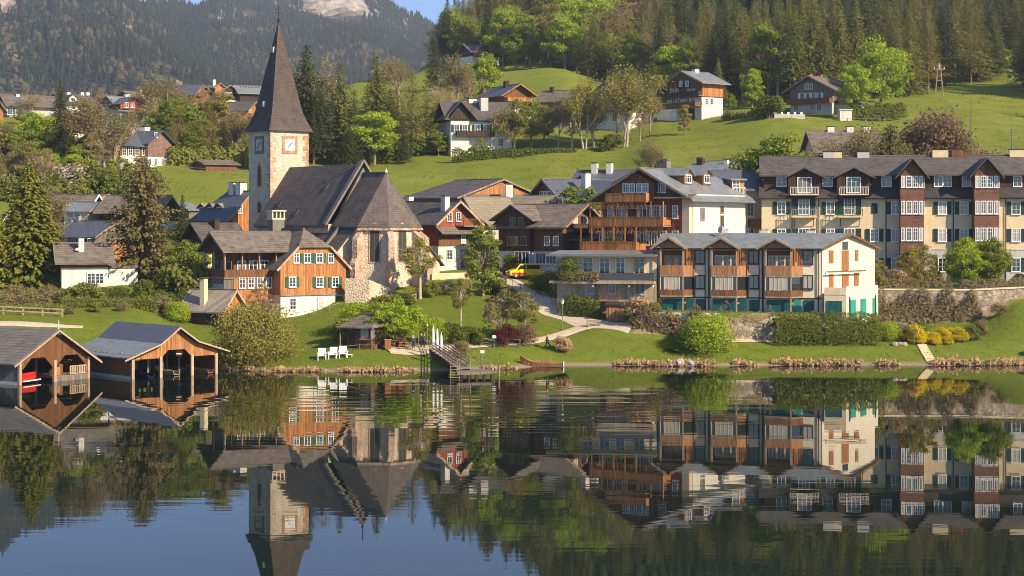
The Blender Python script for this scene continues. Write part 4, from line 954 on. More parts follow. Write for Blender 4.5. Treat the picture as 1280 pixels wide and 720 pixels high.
# projecting front gable over the top balcony
x0, x1 = b.lx(769), b.lx(822); zt2 = b.z(241.5); g0 = b.z(240)
pj = MB().prism([(x0, b.z(250)), (x1, b.z(250)), (x1, b.z(229)), ((x0 + x1) / 2, b.z(214)), (x0, b.z(229))], 'y', -1.1, .3).build('front_gable', 'brown_wood', b.root)
for px in (782, 790, 799, 807): b.win('F', px, 235, .8, 1.15, 'cross', off=1.15)
for px in (820.5, 829): b.win('F', px, 235, .8, 1.2, 'cross')
L1, L2, L3 = b.z(251.5), b.z(282), b.z(312.5)
b.balcony('F', b.lx(767), b.lx(818), L1, 2.2, 1.05, 'board', 'orange_wood', off=.05)
b.part('eave_board', MB().slab([(x1 + .3, -1.9, b.z(248)), (W + 1.2, -1.9, b.z(248)), (W + 1.2, 0, b.z(243)), (x1 + .3, 0, b.z(243))], .1), 'roof_brown')
b.balcony('F', b.lx(747), b.lx(839), L2, 2.2, 1.15, 'board', 'orange_wood', posts=7, zroof=b.z(252), beam='gold_wood')
b.balcony('F', b.lx(738), b.lx(808), L3, 2.8, 1.1, 'board', 'orange_wood', posts=6, zroof=L2 - .2, beam='gold_wood')
# carved lattice fringe
for (a0, a1, zz) in ((b.lx(747), b.lx(818), L1 - .55), (b.lx(747), b.lx(839), L2 - .55)):
    fr = MB(); n = int((a1 - a0) / .55); fr.box(a0, a1, -2.25, -2.18, zz - .52, zz - .44)
    for i in range(n):
        c = a0 + (i + .5) * (a1 - a0) / n
        fr.beam((c - .24, -2.22, zz - .42), (c + .24, -2.22, zz + .38), .05, .08); fr.beam((c + .24, -2.21, zz - .42), (c - .24, -2.21, zz + .38), .05, .08)
        if i % 4 == 0: fr.box(c - .32, c - .22, -2.26, -2.17, zz - .44, zz + .4)
    fr.box(a0, a1, -2.25, -2.18, zz + .38, zz + .46); fr.build('carved_fringe', 'gold_wood', b.root)
for px in (763, 774, 781, 800, 812, 821, 829, 844): b.win('F', px, 265, .85 if px != 844 else .8, 1.7, 'door' if px in (774, 800) else 'cross', pane='glass_dark' if px != 781 else 'curtain')
for px in (753, 763, 774, 797, 808, 818, 829, 844): b.win('F', px, 297.5, .9, 1.9, 'door' if px in (763, 818) else 'cross')
dormer(b, 4.8, b.z(231, W, 5), 2.6, 1.5, 2.6, side='R', back=3.4, roof='roof_metal', m='brown_wood'); dormer(b, 10.4, b.z(231, W, 10), 2.6, 1.5, 2.6, side='R', back=3.4, roof='roof_metal', m='brown_wood')
b.chimney(831, 201, 212, 1.3, 9, 'lead', 'lead')
for k in range(5):
    a = empty('potted_cypress', (*b.pt(b.lx(771 + k * 3.6), -2.3), L3 + .02), 0, label=['leftmost', 'second', 'third', 'fourth', 'rightmost'][k] + ' green potted cypress on the villa balcony', cat='potted plant', group='potted cypresses on the villa balcony')
    link('foliage', PROTO['cypress'][0], a).scale = (.55, .55, .6); MB().tube((0, 0, 0), (0, 0, .35), .18, .24, 10).build('pot', 'quoin', a)
gutter(b, 'copper_wood', W + 1.35, W + 1.45, 0, b.zed)

# ================================================================== RESTAURANT terrace building under the villa
b = B('restaurant', 'low cream terrace building with long metal roof below the villa', 'restaurant', (697, 224.5), (821, 221.5), 11); W = b.W
z0, zt, zf, zr = b.z(392), b.z(317.5), b.z(350.5), b.z(311)
b.part('wall', MB().box(.8, W, 0, 11, z0 - 2, zt), 'cream_plaster')
b.part('roof', MB().slab([(-1.2, -1.6, zt - .05), (W + .2, -1.6, zt - .05), (W + .2, 7, b.z(312.8, W, 7)), (-1.2, 7, b.z(312.8, 0, 7))], .2), 'roof_metal')
b.part('fascia', MB().box(-1.25, W + .2, -1.72, -1.64, zt - .3, zt + .0), 'lead')
for px, st in ((735, 'cross'), (756, 'cross'), (775.5, 'door'), (799, 'door')): b.win('F', px, 332, 1.35 if px != 775.5 else 1.2, 2.1, st, frame='white_paint' if px < 790 else 'beige_plaster')
b.part('terrace', MB().box(-.6, W, -2.75, -.02, zf - .35, zf), 'shaded_plaster')
rl = MB().box(-.6, W, -2.62, -2.52, zf + 1.0, zf + 1.08)
for i in range(60): x = -.6 + (W + .5) * i / 59; rl.box(x, x + .05, -2.6, -2.55, zf + .002, zf + 1.0)
b.part('railing', rl, 'black_iron'); b.part('windscreen', MB().box(W * .45, W, -2.66, -2.64, zf + .1, zf + .98), 'grey_fabric')
b.part('lower_wall', MB().box(.2, W - .1, -1.3, -.01, z0 - 2, zf - .36), 'shaded_plaster')
for px in (741, 786, 816): x = b.lx(px, -2.5); b.part('globe_lamp', MB().tube((x, -2.4, zf - .75), (x, -2.4, zf - .5), .15, .15, 8), 'white_paint'); b.part('downpipe', MB().tube((x + .3, -1.4, z0 - 1), (x + .3, -1.4, zf - .4), .06), 'copper_wood')
for px, h in ((738, 1.3), (765, 1.3), (800, 1.5)): b.win('F', px, 361, 1.0 if px < 790 else 1.3, h, 'casement', frame='grey_plaster', off=1.34)
b.part('door', MB().box(b.lx(711), b.lx(722), -.1, -.02, zf, zf + 2.3), 'dark_wood')
sh = empty('wooden_shed', (*b.pt(b.lx(758, -4.6), -4.6), 0), b.r, label='brown board shed under the terrace beside the path', cat='shed')
gz = hz(*b.pt(b.lx(770, -4.6), -4.6)); MB().box(0, 3.2, 0, 2.2, gz - 1, gz + 2.1).build('wall', 'copper_wood', sh); MB().slab([(-.2, -.3, gz + 2.15), (3.4, -.3, gz + 2.15), (3.4, 2.2, gz + 2.4), (-.2, 2.2, gz + 2.4)], .1).build('roof', 'dark_wood', sh)
MB().box(.3, 1.5, -.06, 0, gz, gz + 1.95).build('door', 'copper_wood', sh); MB().box(1.35, 1.42, -.12, -.06, gz + .9, gz + 1.2).build('handle', 'steel', sh)
bal = b.balcony('F', b.lx(753), b.lx(778), b.z(374), 1.3, 1.0, 'bars', 'shingle_red', off=1.35)

# ================================================================== APARTMENT HOUSE with three timber bays
b = B('apartment_house', 'low cream apartment house with three timber bays and bright end wall', 'apartment house', (821, 222.3), (1027, 217), 9.5); W = b.W
mat('apt_plaster', (.80, .68, .50), var=.12)
z0, ze, zr, zf1, zf2 = b.z(391), b.z(308.5), b.z(296.5, None, 4.7), b.z(369.5), b.z(341)
q = b.pt(0, 0); E = (b.lx(1093, 7.0), 7.0); E2 = (E[0] - .5, 10.5)
b.part('wall', MB().prism([(0, 0), (W, 0), E, E2, (0, 9.5)], 'z', z0 - 1.5, ze + .1), 'apt_plaster')
# bright end gable
ex, ey = E[0] - W, E[1]; el = math.hypot(ex, ey); ea = math.atan2(ey, ex)
mat('end_plaster', (.66, .59, .46), var=.1)
gb = MB().prism([(0, z0 - 1), (el, z0 - 1), (el, ze + .05), (el * .5, zr + .35), (0, ze + .05)], 'y', -.08, .25).build('end_wall', 'end_plaster', b.root, (W, 0, 0), ea)
cu, su = math.cos(ea), math.sin(ea)
def ew(px): return ((lambda Q, d: ((px - 640) / F * Q[1] - Q[0]) / (d[0] - (px - 640) / F * d[1]))(b.pt(W, 0), (b.u[0] * cu + b.n[0] * su, b.u[1] * cu + b.n[1] * su)))
def ez(py, x): return PZ(py, b.pt(W + x * cu, x * su)[1])
def epanel(name, p0, p1, y0, y1, m, th=.06, off=.09): x0, x1 = ew(p0), ew(p1); return MB().box(x0, x1, -off - th, -off, ez(y1, x0), ez(y0, x0)).build(name, m, b.root, (W, 0, 0), ea)
for p in ((1035.5, 1041, 313, 329), (1068.5, 1072, 312.5, 326), (1035.5, 1041, 343, 360), (1067, 1072.5, 341, 357)): epanel('shutter', *p, 'orange_shutter')
epanel('tall_door', 1051.5, 1060, 313, 338, 'orange_shutter'); epanel('arch_window', 1052.5, 1059, 302, 312, 'glass_dark'); epanel('door', 1052, 1060, 343, 360, 'orange_shutter')
x0, x1 = ew(1030), ew(1076); MB().beam((x0, -.9, ez(339.5, 2)), (x1, -.9, ez(338.5, 4)), .14, .16).beam((x0 + .3, -.1, ez(339.5, 2)), (x0 + .3, -.95, ez(339.5, 2)), .1, .1).beam((x1 - .3, -.1, ez(338.5, 4)), (x1 - .3, -.95, ez(338.5, 4)), .1, .1).build('pergola', 'brown_wood', b.root, (W, 0, 0), ea)
# roof: front slope, end follows the gable, back slope
ym = 4.7; P0 = (-.5, -.9, ze - .15); rx0, rx1 = .6, W + ex * .5 + .35 * cu + .3
th = .22; Fr = (W + .1, -.95, ze - .15); Ge = (W + ex + .75 * cu + .35, ey + .5, ze - .2); Ap = (W + ex * .5 + .45, ey * .5 - .45, zr + .55); RL = (0, ym, zr + .55); BR = (W + ex + .2, 11.2, ze - .2); BL = (-.5, 10.3, ze - .2)
ar = MB().slab([P0, Fr, Ap, RL], th).slab([Ap, Ge, BR, (W + ex * .5 - 1, ym + .8, zr + .56)], th).slab([RL, (W + ex * .5 - 1, ym + .8, zr + .56), BR, BL], th).slab([P0, RL, BL], th).build('roof', 'roof_metal', b.root)
MB().beam((Ap[0], Ap[1] - .1, Ap[2] - .15), (Ge[0], Ge[1] - .1, Ge[2] - .15), .08, .28).beam((Fr[0], Fr[1], Fr[2] - .15), (Ap[0], Ap[1] - .1, Ap[2] - .15), .08, .28).build('bargeboard', 'brown_wood', ar)
MB().tube((P0[0], P0[1] - .05, P0[2] - .1), (Fr[0], Fr[1] - .05, Fr[2] - .1), .09).build('gutter', 'dark_trim', ar)
for px in (913 - 8, 955, 1014): b.chimney(px - (0 if px != 905 else 0), 288, 299, 1.1, ym, 'white_plaster', 'lead')
d = MB().tube((b.lx(902, 3), 3, zr + .3), (b.lx(902, 3), 3, zr + .9), .04).tube((b.lx(902, 3), 2.9, zr + 1.0), (b.lx(902, 3) - .15, 2.75, zr + 1.05), .45, .5, 12).build('satellite_dish', 'grey_plaster', b.root)
bays = [(825.5, 854), (889.5, 921), (957, 989)]
for k, (p0, p1) in enumerate(bays):
    a0, a1 = b.lx(p0, -1.5), b.lx(p1, -1.5); dp = 1.5; cx = a1 + 1.35
    def fl(name, z_0, z_1, m, g=0): return MB().prism([(a0 - g, .02), (a0 - g, -dp - g), (a1 + g * .5, -dp - g), (cx + g, .02)], 'z', z_0, z_1).build(name, m, b.root)
    bay = fl('bay', zf2 - .25, zf2 + .95, 'copper_wood', .02)                       # upper balustrade
    fl('bay_band', zf1 + .02, zf1 + .75, 'brown_wood', .01)
    fl('bay_floor', zf2 - .5, zf2 - .26, 'weathered_trim', .05); fl('bay_floor', zf1 - .22, zf1, 'weathered_trim', .05)
    # glazed middle storey
    gl = MB().prism([(a0 + .05, 0), (a0 + .05, -dp + .08), (a1, -dp + .08), (cx - .1, 0)], 'z', zf1 + .75, zf2 - .5).build('bay_glass', 'glass_dark', b.root)
    fm = MB(); n = 6
    for i in range(n + 1): c = a0 + (a1 - a0) * i / n; fm.box(c - .05, c + .05, -dp, -dp + .07, zf1 + .75, zf2 - .5)
    fm.build('mullions', 'beige_plaster', b.root)
    for i in range(1, 5): c = a0 + (a1 - a0) * (i + .12) / n; MB().box(c, c + (a1 - a0) / n * .82, -dp + .03, -dp + .06, zf1 + (.15 if i in (2, 3) else .8), zf2 - .55).build('curtain', 'curtain', b.root)
    # open upper loggia: side panels, back wall with windows, posts
    bk = MB().box(a0, a1 + .4, -.12, -.02, zf2 + .95, ze - .5).build('loggia_back', 'brown_wood', b.root)
    for i in range(3): b.win('F', 0, 0, .95, 1.9, 'door', frame='beige_plaster' if k else 'copper_wood', at=a0 + .75 + i * 1.05, off=.14, zb=zf2 + .3)
    pp = MB().box(a0 - .02, a0 + .12, -dp, -dp + .14, zf2 + .95, ze - .1).box(a1 - .12, a1 + .04, -dp, -dp + .14, zf1 - 3, ze - .1).build('post', 'light_trim', b.root)
    sp_ = MB(); dx, dy = cx - a1, dp; 
    for i in range(5): t_ = .1 + i * .2; sp_.box(a1 + dx * t_ - .08, a1 + dx * t_ + .08, -dp + dy * t_ - .08, -dp + dy * t_ + .08, zf2 + .95, ze - .1)
    sp_.build('side_slats', 'orange_wood', b.root)
    MB().prism([(a1 + .1, -dp + .25), (cx - .15, -.05), (cx - .3, -.05), (a1, -dp + .3)], 'z', zf1 + .75, zf2 - .5).build('side_glazing', 'gold_wood', b.root)
    # gable roof over the bay
    gx0, gx1 = b.lx(p0 - 11, -1.5), b.lx(p1 + 4, -1.5); zg = ze - .15; zpk = b.z(297.5 + (.8 * k), None, -1.5) + .15
    r_ = MB()
    for p in roof_polys(gx0, gx1, -dp - .7, 4.4, zg, zpk, 'y'): r_.slab(p, .16)
    br = r_.build('bay_roof', 'roof_metal', b.root); xm = (gx0 + gx1) / 2
    MB().prism([(gx0 + .5, zg), (gx1 - .5, zg), (xm, zpk - .25)], 'y', -dp - .15, .3).build('bay_gable', 'copper_wood', br)
    MB().beam((gx0, -dp - .75, zg - .1), (xm, -dp - .75, zpk - .1), .06, .22).beam((gx1, -dp - .75, zg - .1), (xm, -dp - .75, zpk - .1), .06, .22).build('bargeboard', 'weathered_trim', br)
    # windows between the bays, garage shutters below
    for py, hh in ((321.5, 1.7), (352.5, 1.7)): b.win('F', p1 + 21, py, 1.25, hh, 'casement', frame='dark_trim', pane='curtain' if py > 330 else 'glass_dark')
    MB().box(a0 + .05, a1 - .05, -dp + .55, -dp + .6, z0 - .6, zf1 - .45).build('garage_shutter', 'teal', b.root)
    MB().box(a1 + .2, cx - .15, -.5, -.42, z0 - .6, zf1 - .45).build('garage_shutter', 'teal_light' if k == 2 else 'teal', b.root); MB().box(cx + .1, cx + 1.4, -.1, -.03, z0 - .6, zf1 - .5).build('garage_shutter', 'teal', b.root)
    x = b.lx(p1 + 32 if k < 2 else 1023); MB().tube((x, -.15, z0 - 1), (x, -.15, ze - .2), .07).build('drainpipe', 'dark_trim', b.root)
    for xx in (b.lx(p0 - 8), b.lx(p0 - 3)): MB().tube((xx, -.12, z0 - 1), (xx, -.12, ze - .2), .055).build('drainpipe', 'dark_trim', b.root)
b.part('band', MB().box(0, W, -.1, -.02, zf1 - .35, zf1 - .2), 'dark_trim')
# garage annex with roof terrace under the end wall
xa0 = b.lx(1031, -1.2); xa1 = b.lx(1057, -2.2); zt_ = ez(359, 3)
Xb, Yb = b.lx(1097, 5.0), 5.0
an = MB().prism([(xa0, -2.2), (xa1, -2.2), (Xb, Yb), (Xb - .6, Yb + 3), (xa0, 0)], 'z', z0 - 1.2, zt_ - .5).build('annex', 'cream_plaster', b.root)
l2 = math.hypot(Xb - xa1, Yb + 2.2); a2 = math.atan2(Yb + 2.2, Xb - xa1)
MB().box(.02, l2, -.06, .2, z0 - 1.2, zt_ + .25).build('annex_wall', 'end_plaster', b.root, (xa1, -2.2, 0), a2); MB().box(xa0, xa1, -2.26, -2.1, zt_ - .8, zt_ + .12).build('parapet', 'beige_plaster', b.root)
MB().box(xa0 + .3, xa1 - .45, -2.3, -2.24, z0 - .6, ez(374.5, 2)).build('garage_shutter', 'teal', b.root)
for f0, f1 in ((.13, .29), (.44, .62), (.82, .94)): MB().box(l2 * f0, l2 * f1, -.12, -.05, z0 - .6, ez(373, 3)).build('garage_shutter', 'teal_light', b.root, (xa1, -2.2, 0), a2)
for f in (.1, .9): MB().tube((l2 * f, -.15, z0 - 1), (l2 * f, -.15, ez(369, 3)), .07).build('drainpipe', 'dark_trim', b.root, (xa1, -2.2, 0), a2)

# ================================================================== HOTEL
b = B('hotel', 'long cream hotel with dark shuttered windows and two brown shingled bay towers', 'hotel', (952, 244), (1335, 238), 13); W = b.W
z0, ze = b.z(354), b.z(246.5); za = b.z(235); z1 = b.z(217); zr = b.z(194.5, None, 6.5)
b.part('wall', MB().box(0, W, 0, 13, z0 - 2, ze), 'cream_plaster')
b.part('base_wall', MB().box(b.lx(1100), W + .05, -.06, .1, z0 - 2, b.z(312)), 'grey_plaster'); b.part('band', MB().box(b.lx(1165), W + .02, -.14, -.07, b.z(312), b.z(311)), 'beige_plaster')
b.part('skirt_roof', MB().slab([(-.4, -.8, ze - .05), (W, -.8, ze - .05), (W, 1.5, za + .3), (-.4, 1.5, za + .3)], .22), 'roof_dark')
b.part('attic_wall', MB().box(.3, W, 1.2, 12, ze - .5, z1 + .1), 'dark_wood')
ro = add_roof(b, 'roof_slate', -.3, W + .5, .3, 13, z1 - .1, zr, 'x', th=.22, barge='dark_trim')
MB().tube((-.4, -.9, ze - .12), (W, -.9, ze - .12), .1).build('gutter', 'dark_trim', b.root)
rows = [(260, 1.75), (294, 1.75), (331, 1.9)]
for px in (977, 1038, 1093, 1178, 1205, 1270):
    for ri, (py, hh) in enumerate(rows):
        if px < 1090 and ri == 2: continue
        if px == 1093 and ri == 0: b.panel('F', 1089.5, 1097, b.z(267), b.z(254), 'green_shutter', 'shutter'); continue
        b.win('F', px, py, 1.15, hh, 'cross', sh='green_shutter', pane='curtain' if (px, ri) in ((1178, 0), (1178, 1), (1270, 1)) else 'glass_dark', shw=.6)
for px in (1119,):
    for ri, (py, hh) in enumerate(rows): b.win('F', px, py, 1.1, hh, 'cross', sh='green_shutter', shw=.6, pane='curtain' if ri else 'glass_dark')
for px, m in ((1005, 'steel'), (1062, 'bright_shutter')):
    for py in (258, 296):
        b.win('F', px, py, 1.5, 2.3, 'door', sh='green_shutter', shw=.8)
        x = b.lx(px); zz = b.z(py + 12.5); d = b.balcony('F', x - 1.75, x + 1.75, zz, 1.3, 1.0, 'bars', m, 'beige_plaster')
        for s_ in (-1.3, 1.3): MB().beam((x + s_, -.05, zz - 1.4), (x + s_, -1.1, zz - .2), .1, .12).build('balcony_bracket', 'dark_trim', b.root)
# attic
for px in (977, 1034.5, 1108, 1173, 1184, 1208, 1217, 1272): b.win('F', px, 226.5, 1.35 if px < 1110 else 1.15, 1.45, 'cross', off=-1.17, pane='curtain' if px in (1208, 1217) else 'glass_dark')
for px in (1005.5, 1067):
    x = b.lx(px, 0); zz = ze + .35
    dm = MB().prism([(x - 2.3, zz), (x + 2.3, zz), (x + 2.3, b.z(220)), (x, b.z(210.5)), (x - 2.3, b.z(220))], 'y', -.1, 2.4).build('dormer', 'dark_wood', b.root)
    r_ = MB()
    for p in roof_polys(x - 3.0, x + 3.0, -1.0, 4.5, b.z(220) - .2, b.z(208.5), 'y'): r_.slab(p, .18)
    r_.build('dormer_roof', 'roof_slate', dm)
    b.win('F', 0, 0, 1.9, 2.2, 'door', at=x, off=.14, zb=zz + .3); b.balcony('F', x - 2.0, x + 2.0, zz + .1, 1.3, .95, 'bars', 'white_paint', 'beige_plaster', off=.1)
for (p0, p1) in ((1125.5, 1155), (1218, 1249)):
    a0, a1 = b.lx(p0, -2.1), b.lx(p1, -2.1); zt = b.z(219, None, -2.1)
    t_ = MB().box(a0, a1, -2.1, .0, z0 - 2, zt).build('bay_tower', 'shingle_red', b.root)
    MB().prism([(a0, zt), (a1, zt), ((a0 + a1) / 2, b.z(201))], 'y', -2.1, 3).build('bay_gable', 'brown_wood', t_)
    r_ = MB()
    for p in roof_polys(a0 - .7, a1 + .7, -2.9, 5.8, zt - .35, b.z(199) + .1, 'y'): r_.slab(p, .18)
    r_.build('bay_roof', 'roof_slate', t_)
    for ri, py in enumerate((226.5, 259.5, 293)):
        n = 4
        for i in range(n):
            w_ = (.5, .78, .78, .5)[i]; cx = a0 + (a1 - a0) * (.12, .365, .635, .88)[i]
            b.win('F', 0, 0, w_ * (a1 - a0) / 3.75, 1.75 if ri else 1.55, 'cross', at=cx, off=2.12, zb=PZ(py, b.pt(cx, -2.1)[1]) - .85, pane='curtain' if (ri + i) % 5 == 0 else 'glass_dark')
        for yy in (-1.45, -.6): b.win('R', 0, 0, .68, 1.7 if ri else 1.5, 'cross', at=yy, off=a1 - W + .02, zb=b.z(py, a1, -1) - .85, pane='curtain')
for px in (990, 1023.5, 1107.5, 1191.5, 1215.5, 1257): x = b.lx(px); MB().tube((x, -.16, z0 - 1), (x, -.16, ze - .2), .07).build('drainpipe', 'dark_trim', b.root)
for px, w_, m_ in ((1035.5, 1.5, 'grey_plaster'), (1047, 1.2, 'cream_plaster'), (1079, 1.7, 'grey_plaster'), (1175, 2.2, 'cream_plaster'), (1197, 1.8, 'brown_wood'), (1275, 3, 'cream_plaster')): b.chimney(px, 188 if px > 1100 else 190.5, 197, w_, 6.5, m_, 'roof_dark', d=1.0)
b.part('cellar_door', MB().prism([(0, 0), (1.8, 0), (1.8, .9), (1.3, 1.4), (.5, 1.4), (0, .9)], 'y', -.12, -.05), 'black_iron').location = (b.lx(1266), -.05, z0)
# ================================================================== other houses
def gY(px, py, y0=200, y1=640, st=1.0):
    for Y in np.arange(y0, y1, st):
        if YH + (HC - hz(PX(px, Y), Y)) * F / Y <= py: return float(Y)
    return float(y1)
def wrow(b, f, pxs, py, w=1.0, h=1.3, style='cross', **k):
    for px in pxs: b.win(f, px, py, w, h, style, **k)

# --- left shore village
b = house('white one-storey house with brown roof and tall white chimney behind the hedge', (77, 238), (135, 240), 8.5, 361, 329, 303.5, 'x', 'white_plaster', 'red_wood', 334.5, 'roof_brown', 1.0, .9)
wrow(b, 'F', (114, 124.5), 348, 1.1, 1.5); b.chimney(101.5, 298, 319, .75, 2.2)
b.panel('F', 135.2, 169, b.zb - 1.5, b.z(336), 'white_plaster', 'wing_wall', -.6, .3); W = b.W; xe = b.lx(172, 1)
MB().box(W, xe, 1.0, 7, b.zb - 2, b.z(335)).build('wing', 'white_plaster', b.root); MB().slab([(W - .5, .1, b.z(333)), (xe + .5, .1, b.z(333)), (xe + .5, 7.5, b.z(331)), (W - .5, 7.5, b.z(322))], .25).build('wing_roof', 'roof_brown', b.root)
MB().box(W + .1, xe - .1, .85, .98, b.z(339), b.z(334.5)).build('wing_band', 'red_wood', b.root)
b.win('F', 0, 0, 1.3, 2.2, 'door', frame='grey_wood', pane='curtain', at=b.lx(145, 1), off=-.85, zb=b.z(359.5)); b.win('F', 0, 0, 1.0, 1.5, 'cross', sh='white_paint', at=b.lx(160, 1), off=-.85, zb=b.z(356)); 
MB().box(2.0, 2.6, 1.6, 1.9, b.zed + 1.7, b.zed + 2.1).build('skylight', 'grey_plaster', b.root)
b = house('ochre house with dark blue-grey roof behind the white one-storey house', (74, 262), (118, 258), 8, 330, 296.5, 276, 'x', 'gold_wood', 'grey_wood', 303, 'roof_blue', .8, .9)
wrow(b, 'F', (83, 90, 97, 104), 301, .8, 1.2, frame='white_paint'); wrow(b, 'R', (112,), 303, .9, 1.2)
b.chimney(98.5, 270, 279, .6, 4, 'steel', 'lead')
b = house('grey metal roofed shed-like house with small dormer, left edge of village', (62, 288), (92, 282), 8, 300, 276, 254, 'y', 'grey_wood', None, None, 'roof_metal', .8)
b = house('low house with shiny grey dormer roof left of the large barn roof', (80, 282), (110, 280), 8, 290, 264, 252.5, 'x', 'beige_plaster', None, None, 'roof_metal', .6); wrow(b, 'F', (88, 97), 267.5, 1.3, 1.2)
b = house('big brown roofed farmhouse with pale verge board under the pine', (100, 285), (135, 294), 13, 300, 277, 243, 'y', 'dark_wood', None, None, 'roof_brown', 1.1, .9, barge='white_paint'); wrow(b, 'F', (112, 121), 262, 1.1, 1.1)
b = house('long low brown roof with white band and orange chimneys at the meadow edge', (62, 305), (112, 300), 8, 260, 252, 243, 'x', 'white_plaster', None, None, 'roof_brown', .7); b.chimney(101, 242, 250, .8, 3, 'orange_shutter'); b.chimney(80, 240, 246, .6, 3, 'dark_wood')
b = house('brown shingled house with steep white-edged gable behind the small spruce', (196, 276), (222, 284), 10, 300, 266, 244, 'y', 'white_plaster', 'dark_wood', 276, 'roof_brown', .8); wrow(b, 'F', (203,), 286, 1.1, 1.4)
b = house('yellow boarded house with big blue-grey roof, three dormers and twin white chimneys', (243, 282), (287, 275), 8.5, 305, 276, 239, 'x', 'gold_wood', None, None, 'roof_blue', .9, .6, hA=4, hh=.01)
for i, px in enumerate((257, 267, 278)):
    x = b.lx(px, 2); dormer(b, x, b.zed + 1.1, 1.9, 1.2, 1.3, 'grey_wood', 'roof_tan', back=3.0, hr=.5)
b.panel('F', 248, 290, b.z(281), b.z(276), 'dark_wood', 'eave_wall', .1)
b.chimney(292.5, 229, 240, 1.3, 4.2); b.chimney(301.5, 229, 240, 1.3, 4.2); wrow(b, 'R', (300,), 262, .9, 1.2); b.part('gable_boards', MB().prism([(.1, b.zb), (8.4, b.zb), (8.4, b.zw), (4.25, b.zr - .4), (.1, b.zw)], 'x', b.W + .02, b.W + .08), 'orange_wood')
g_ = house('pale grey roofed shed beside the yellow boarded house', (236, 290), (252, 292), 8, 290, 262, 253, 'x', 'grey_wood', None, None, 'roof_metal', .5, name='shed', cat='shed')
b = house('black gabled barn with dark roof above a red and yellow wall', (260, 250), (307, 253.4), 9, 330, 309, 279, 'x', 'yellow_plaster', 'dark_wood', 309, 'roof_slate', .9, .8, barge='dark_trim', name='barn', cat='barn')
b.panel('F', 260, 276, b.z(316), b.z(309), 'red_wood', 'red_boards', .12, .1); b.chimney(270, 275, 290, .8, 3.4, 'dark_wood')
b = house('orange boarded house glimpsed at the far left edge', (-14, 430), (4, 436), 9, 150, 139, 125, 'y', 'gold_wood', None, None, 'roof_brown', .8)

# --- upper left hillside village
def hill(label, pl, pr, pb, pe, prg, axis='x', D=9, dY=0, **k):
    Y = gY((pl + pr) / 2, pb, 300); return house(label, (pl, Y - dY), (pr, Y + dY), D, pb, pe, prg, axis, **k)
b = hill('dark shingled house over white ground floor with twin white chimneys', 150, 210, 211, 183, 161.5, 'x', 11, 7, lower='white_plaster', upper='brown_wood', ps=196, roof='roof_blue', ov=.9, ovg=.8)
mat('mauve_shingle', (.17, .105, .085), 'shingle', .85, var=.15)
wrow(b, 'F', (155, 163, 171, 180), 189, 1.3, 1.6); wrow(b, 'F', (158, 176, 186, 193, 203), 203, 1.2, 1.5); wrow(b, 'F', (203,), 171, .9, 1.0); b.chimney(161, 159.5, 164, 1.8, 5); b.chimney(180, 159, 164, 1.8, 5)
gx0_ = b.lx(180); MB().prism([(gx0_, b.z(196)), (b.W + .02, b.z(196)), (b.W + .02, b.z(178)), ((gx0_ + b.W) / 2, b.z(164)), (gx0_, b.z(178))], 'y', -1.0, 5).build('front_gable', 'mauve_shingle', b.root)
MB().box(gx0_, b.W, -1.0, 0, b.zb - 2, b.z(196)).build('front_gable_base', 'white_plaster', b.root)
r_ = MB()
for p in roof_polys(gx0_ - .8, b.W + .9, -1.8, 5.6, b.z(180), b.z(162), 'y'): r_.slab(p, .18)
gr_ = r_.build('front_gable_roof', 'roof_blue', b.root); b.win('F', 195, 169, .95, 1.0, 'cross', off=1.05); wrow(b, 'F', (187, 195, 203), 202.5, .9, 1.3, off=1.05)
b = hill('pale green house with red timber gable and wide grey roof', 150, 187, 163, 139, 121, 'x', 10, 3, lower='pale_green_plaster', roof='roof_metal', ov=1, ovg=.8)
wrow(b, 'F', (155, 163, 171, 181), 143, 1.2, 1.5); wrow(b, 'F', (158, 166, 181), 155, 1.3, 1.6); xx = b.lx(162)
MB().prism([(xx - 3.4, b.z(137)), (xx + 3.4, b.z(137)), (xx + 3.4, b.z(130)), (xx, b.z(123.5)), (xx - 3.4, b.z(130))], 'y', -1.2, 4).build('front_gable', 'red_wood', b.root)
r_ = MB()
for p in roof_polys(xx - 4.3, xx + 4.3, -1.9, 5, b.z(131) - .1, b.z(121.5), 'y'): r_.slab(p, .18)
r_.build('front_gable_roof', 'roof_blue', b.root); wrow(b, 'F', (158, 165.5), 131, .9, 1.2, off=1.25); b.balcony('F', b.lx(151), b.lx(175), b.z(149), 1.4, 1, 'board', 'dark_wood'); b.chimney(158, 117.5, 122, 1.2, 5); b.chimney(177, 118, 123, 1, 5)
b = hill('dark roofed long house with row of white chimneys far left', 82, 118, 140, 130, 117.5, 'x', 10, 3, lower='white_plaster', roof='roof_slate', ov=1); b.win('F', 92, 134, 1.2, 1.3)
for px in (85, 102, 109): b.chimney(px, 115.5, 119, 1.0, 5)
dormer(b, b.lx(92), b.z(128), 2.2, 1.3, .3, 'white_plaster', 'roof_slate')
b = hill('small chalet with tan roof and orange gable among the trees', 88, 122, 172, 163, 148.5, 'x', 8, 3, lower='white_plaster', upper='gold_wood', ps=168, roof='roof_tan', ov=1, ovg=.6); wrow(b, 'F', (95, 117), 166, 1.2, 1.3)
b = hill('brown roofed farmhouse left of the tree hedge', 12, 70, 146, 133, 119.5, 'x', 11, 3, lower='grey_plaster', roof='roof_brown', ov=1.2); wrow(b, 'F', (14,), 139, 2, 1.8); b.chimney(22, 118, 122, .9, 5)
b = hill('reddish brown roof far behind the pale green house', 163, 178, 124, 121, 114, 'x', 8, 2, lower='dark_wood', roof='roof_brown', ov=.9); b.chimney(176, 112, 115, .7, 4)
b = hill('dark house with orange boarded double gable on the upper left rise', 219, 243, 133, 121, 108.5, 'x', 9, -4, lower='brown_wood', roof='roof_blue', ov=.9)
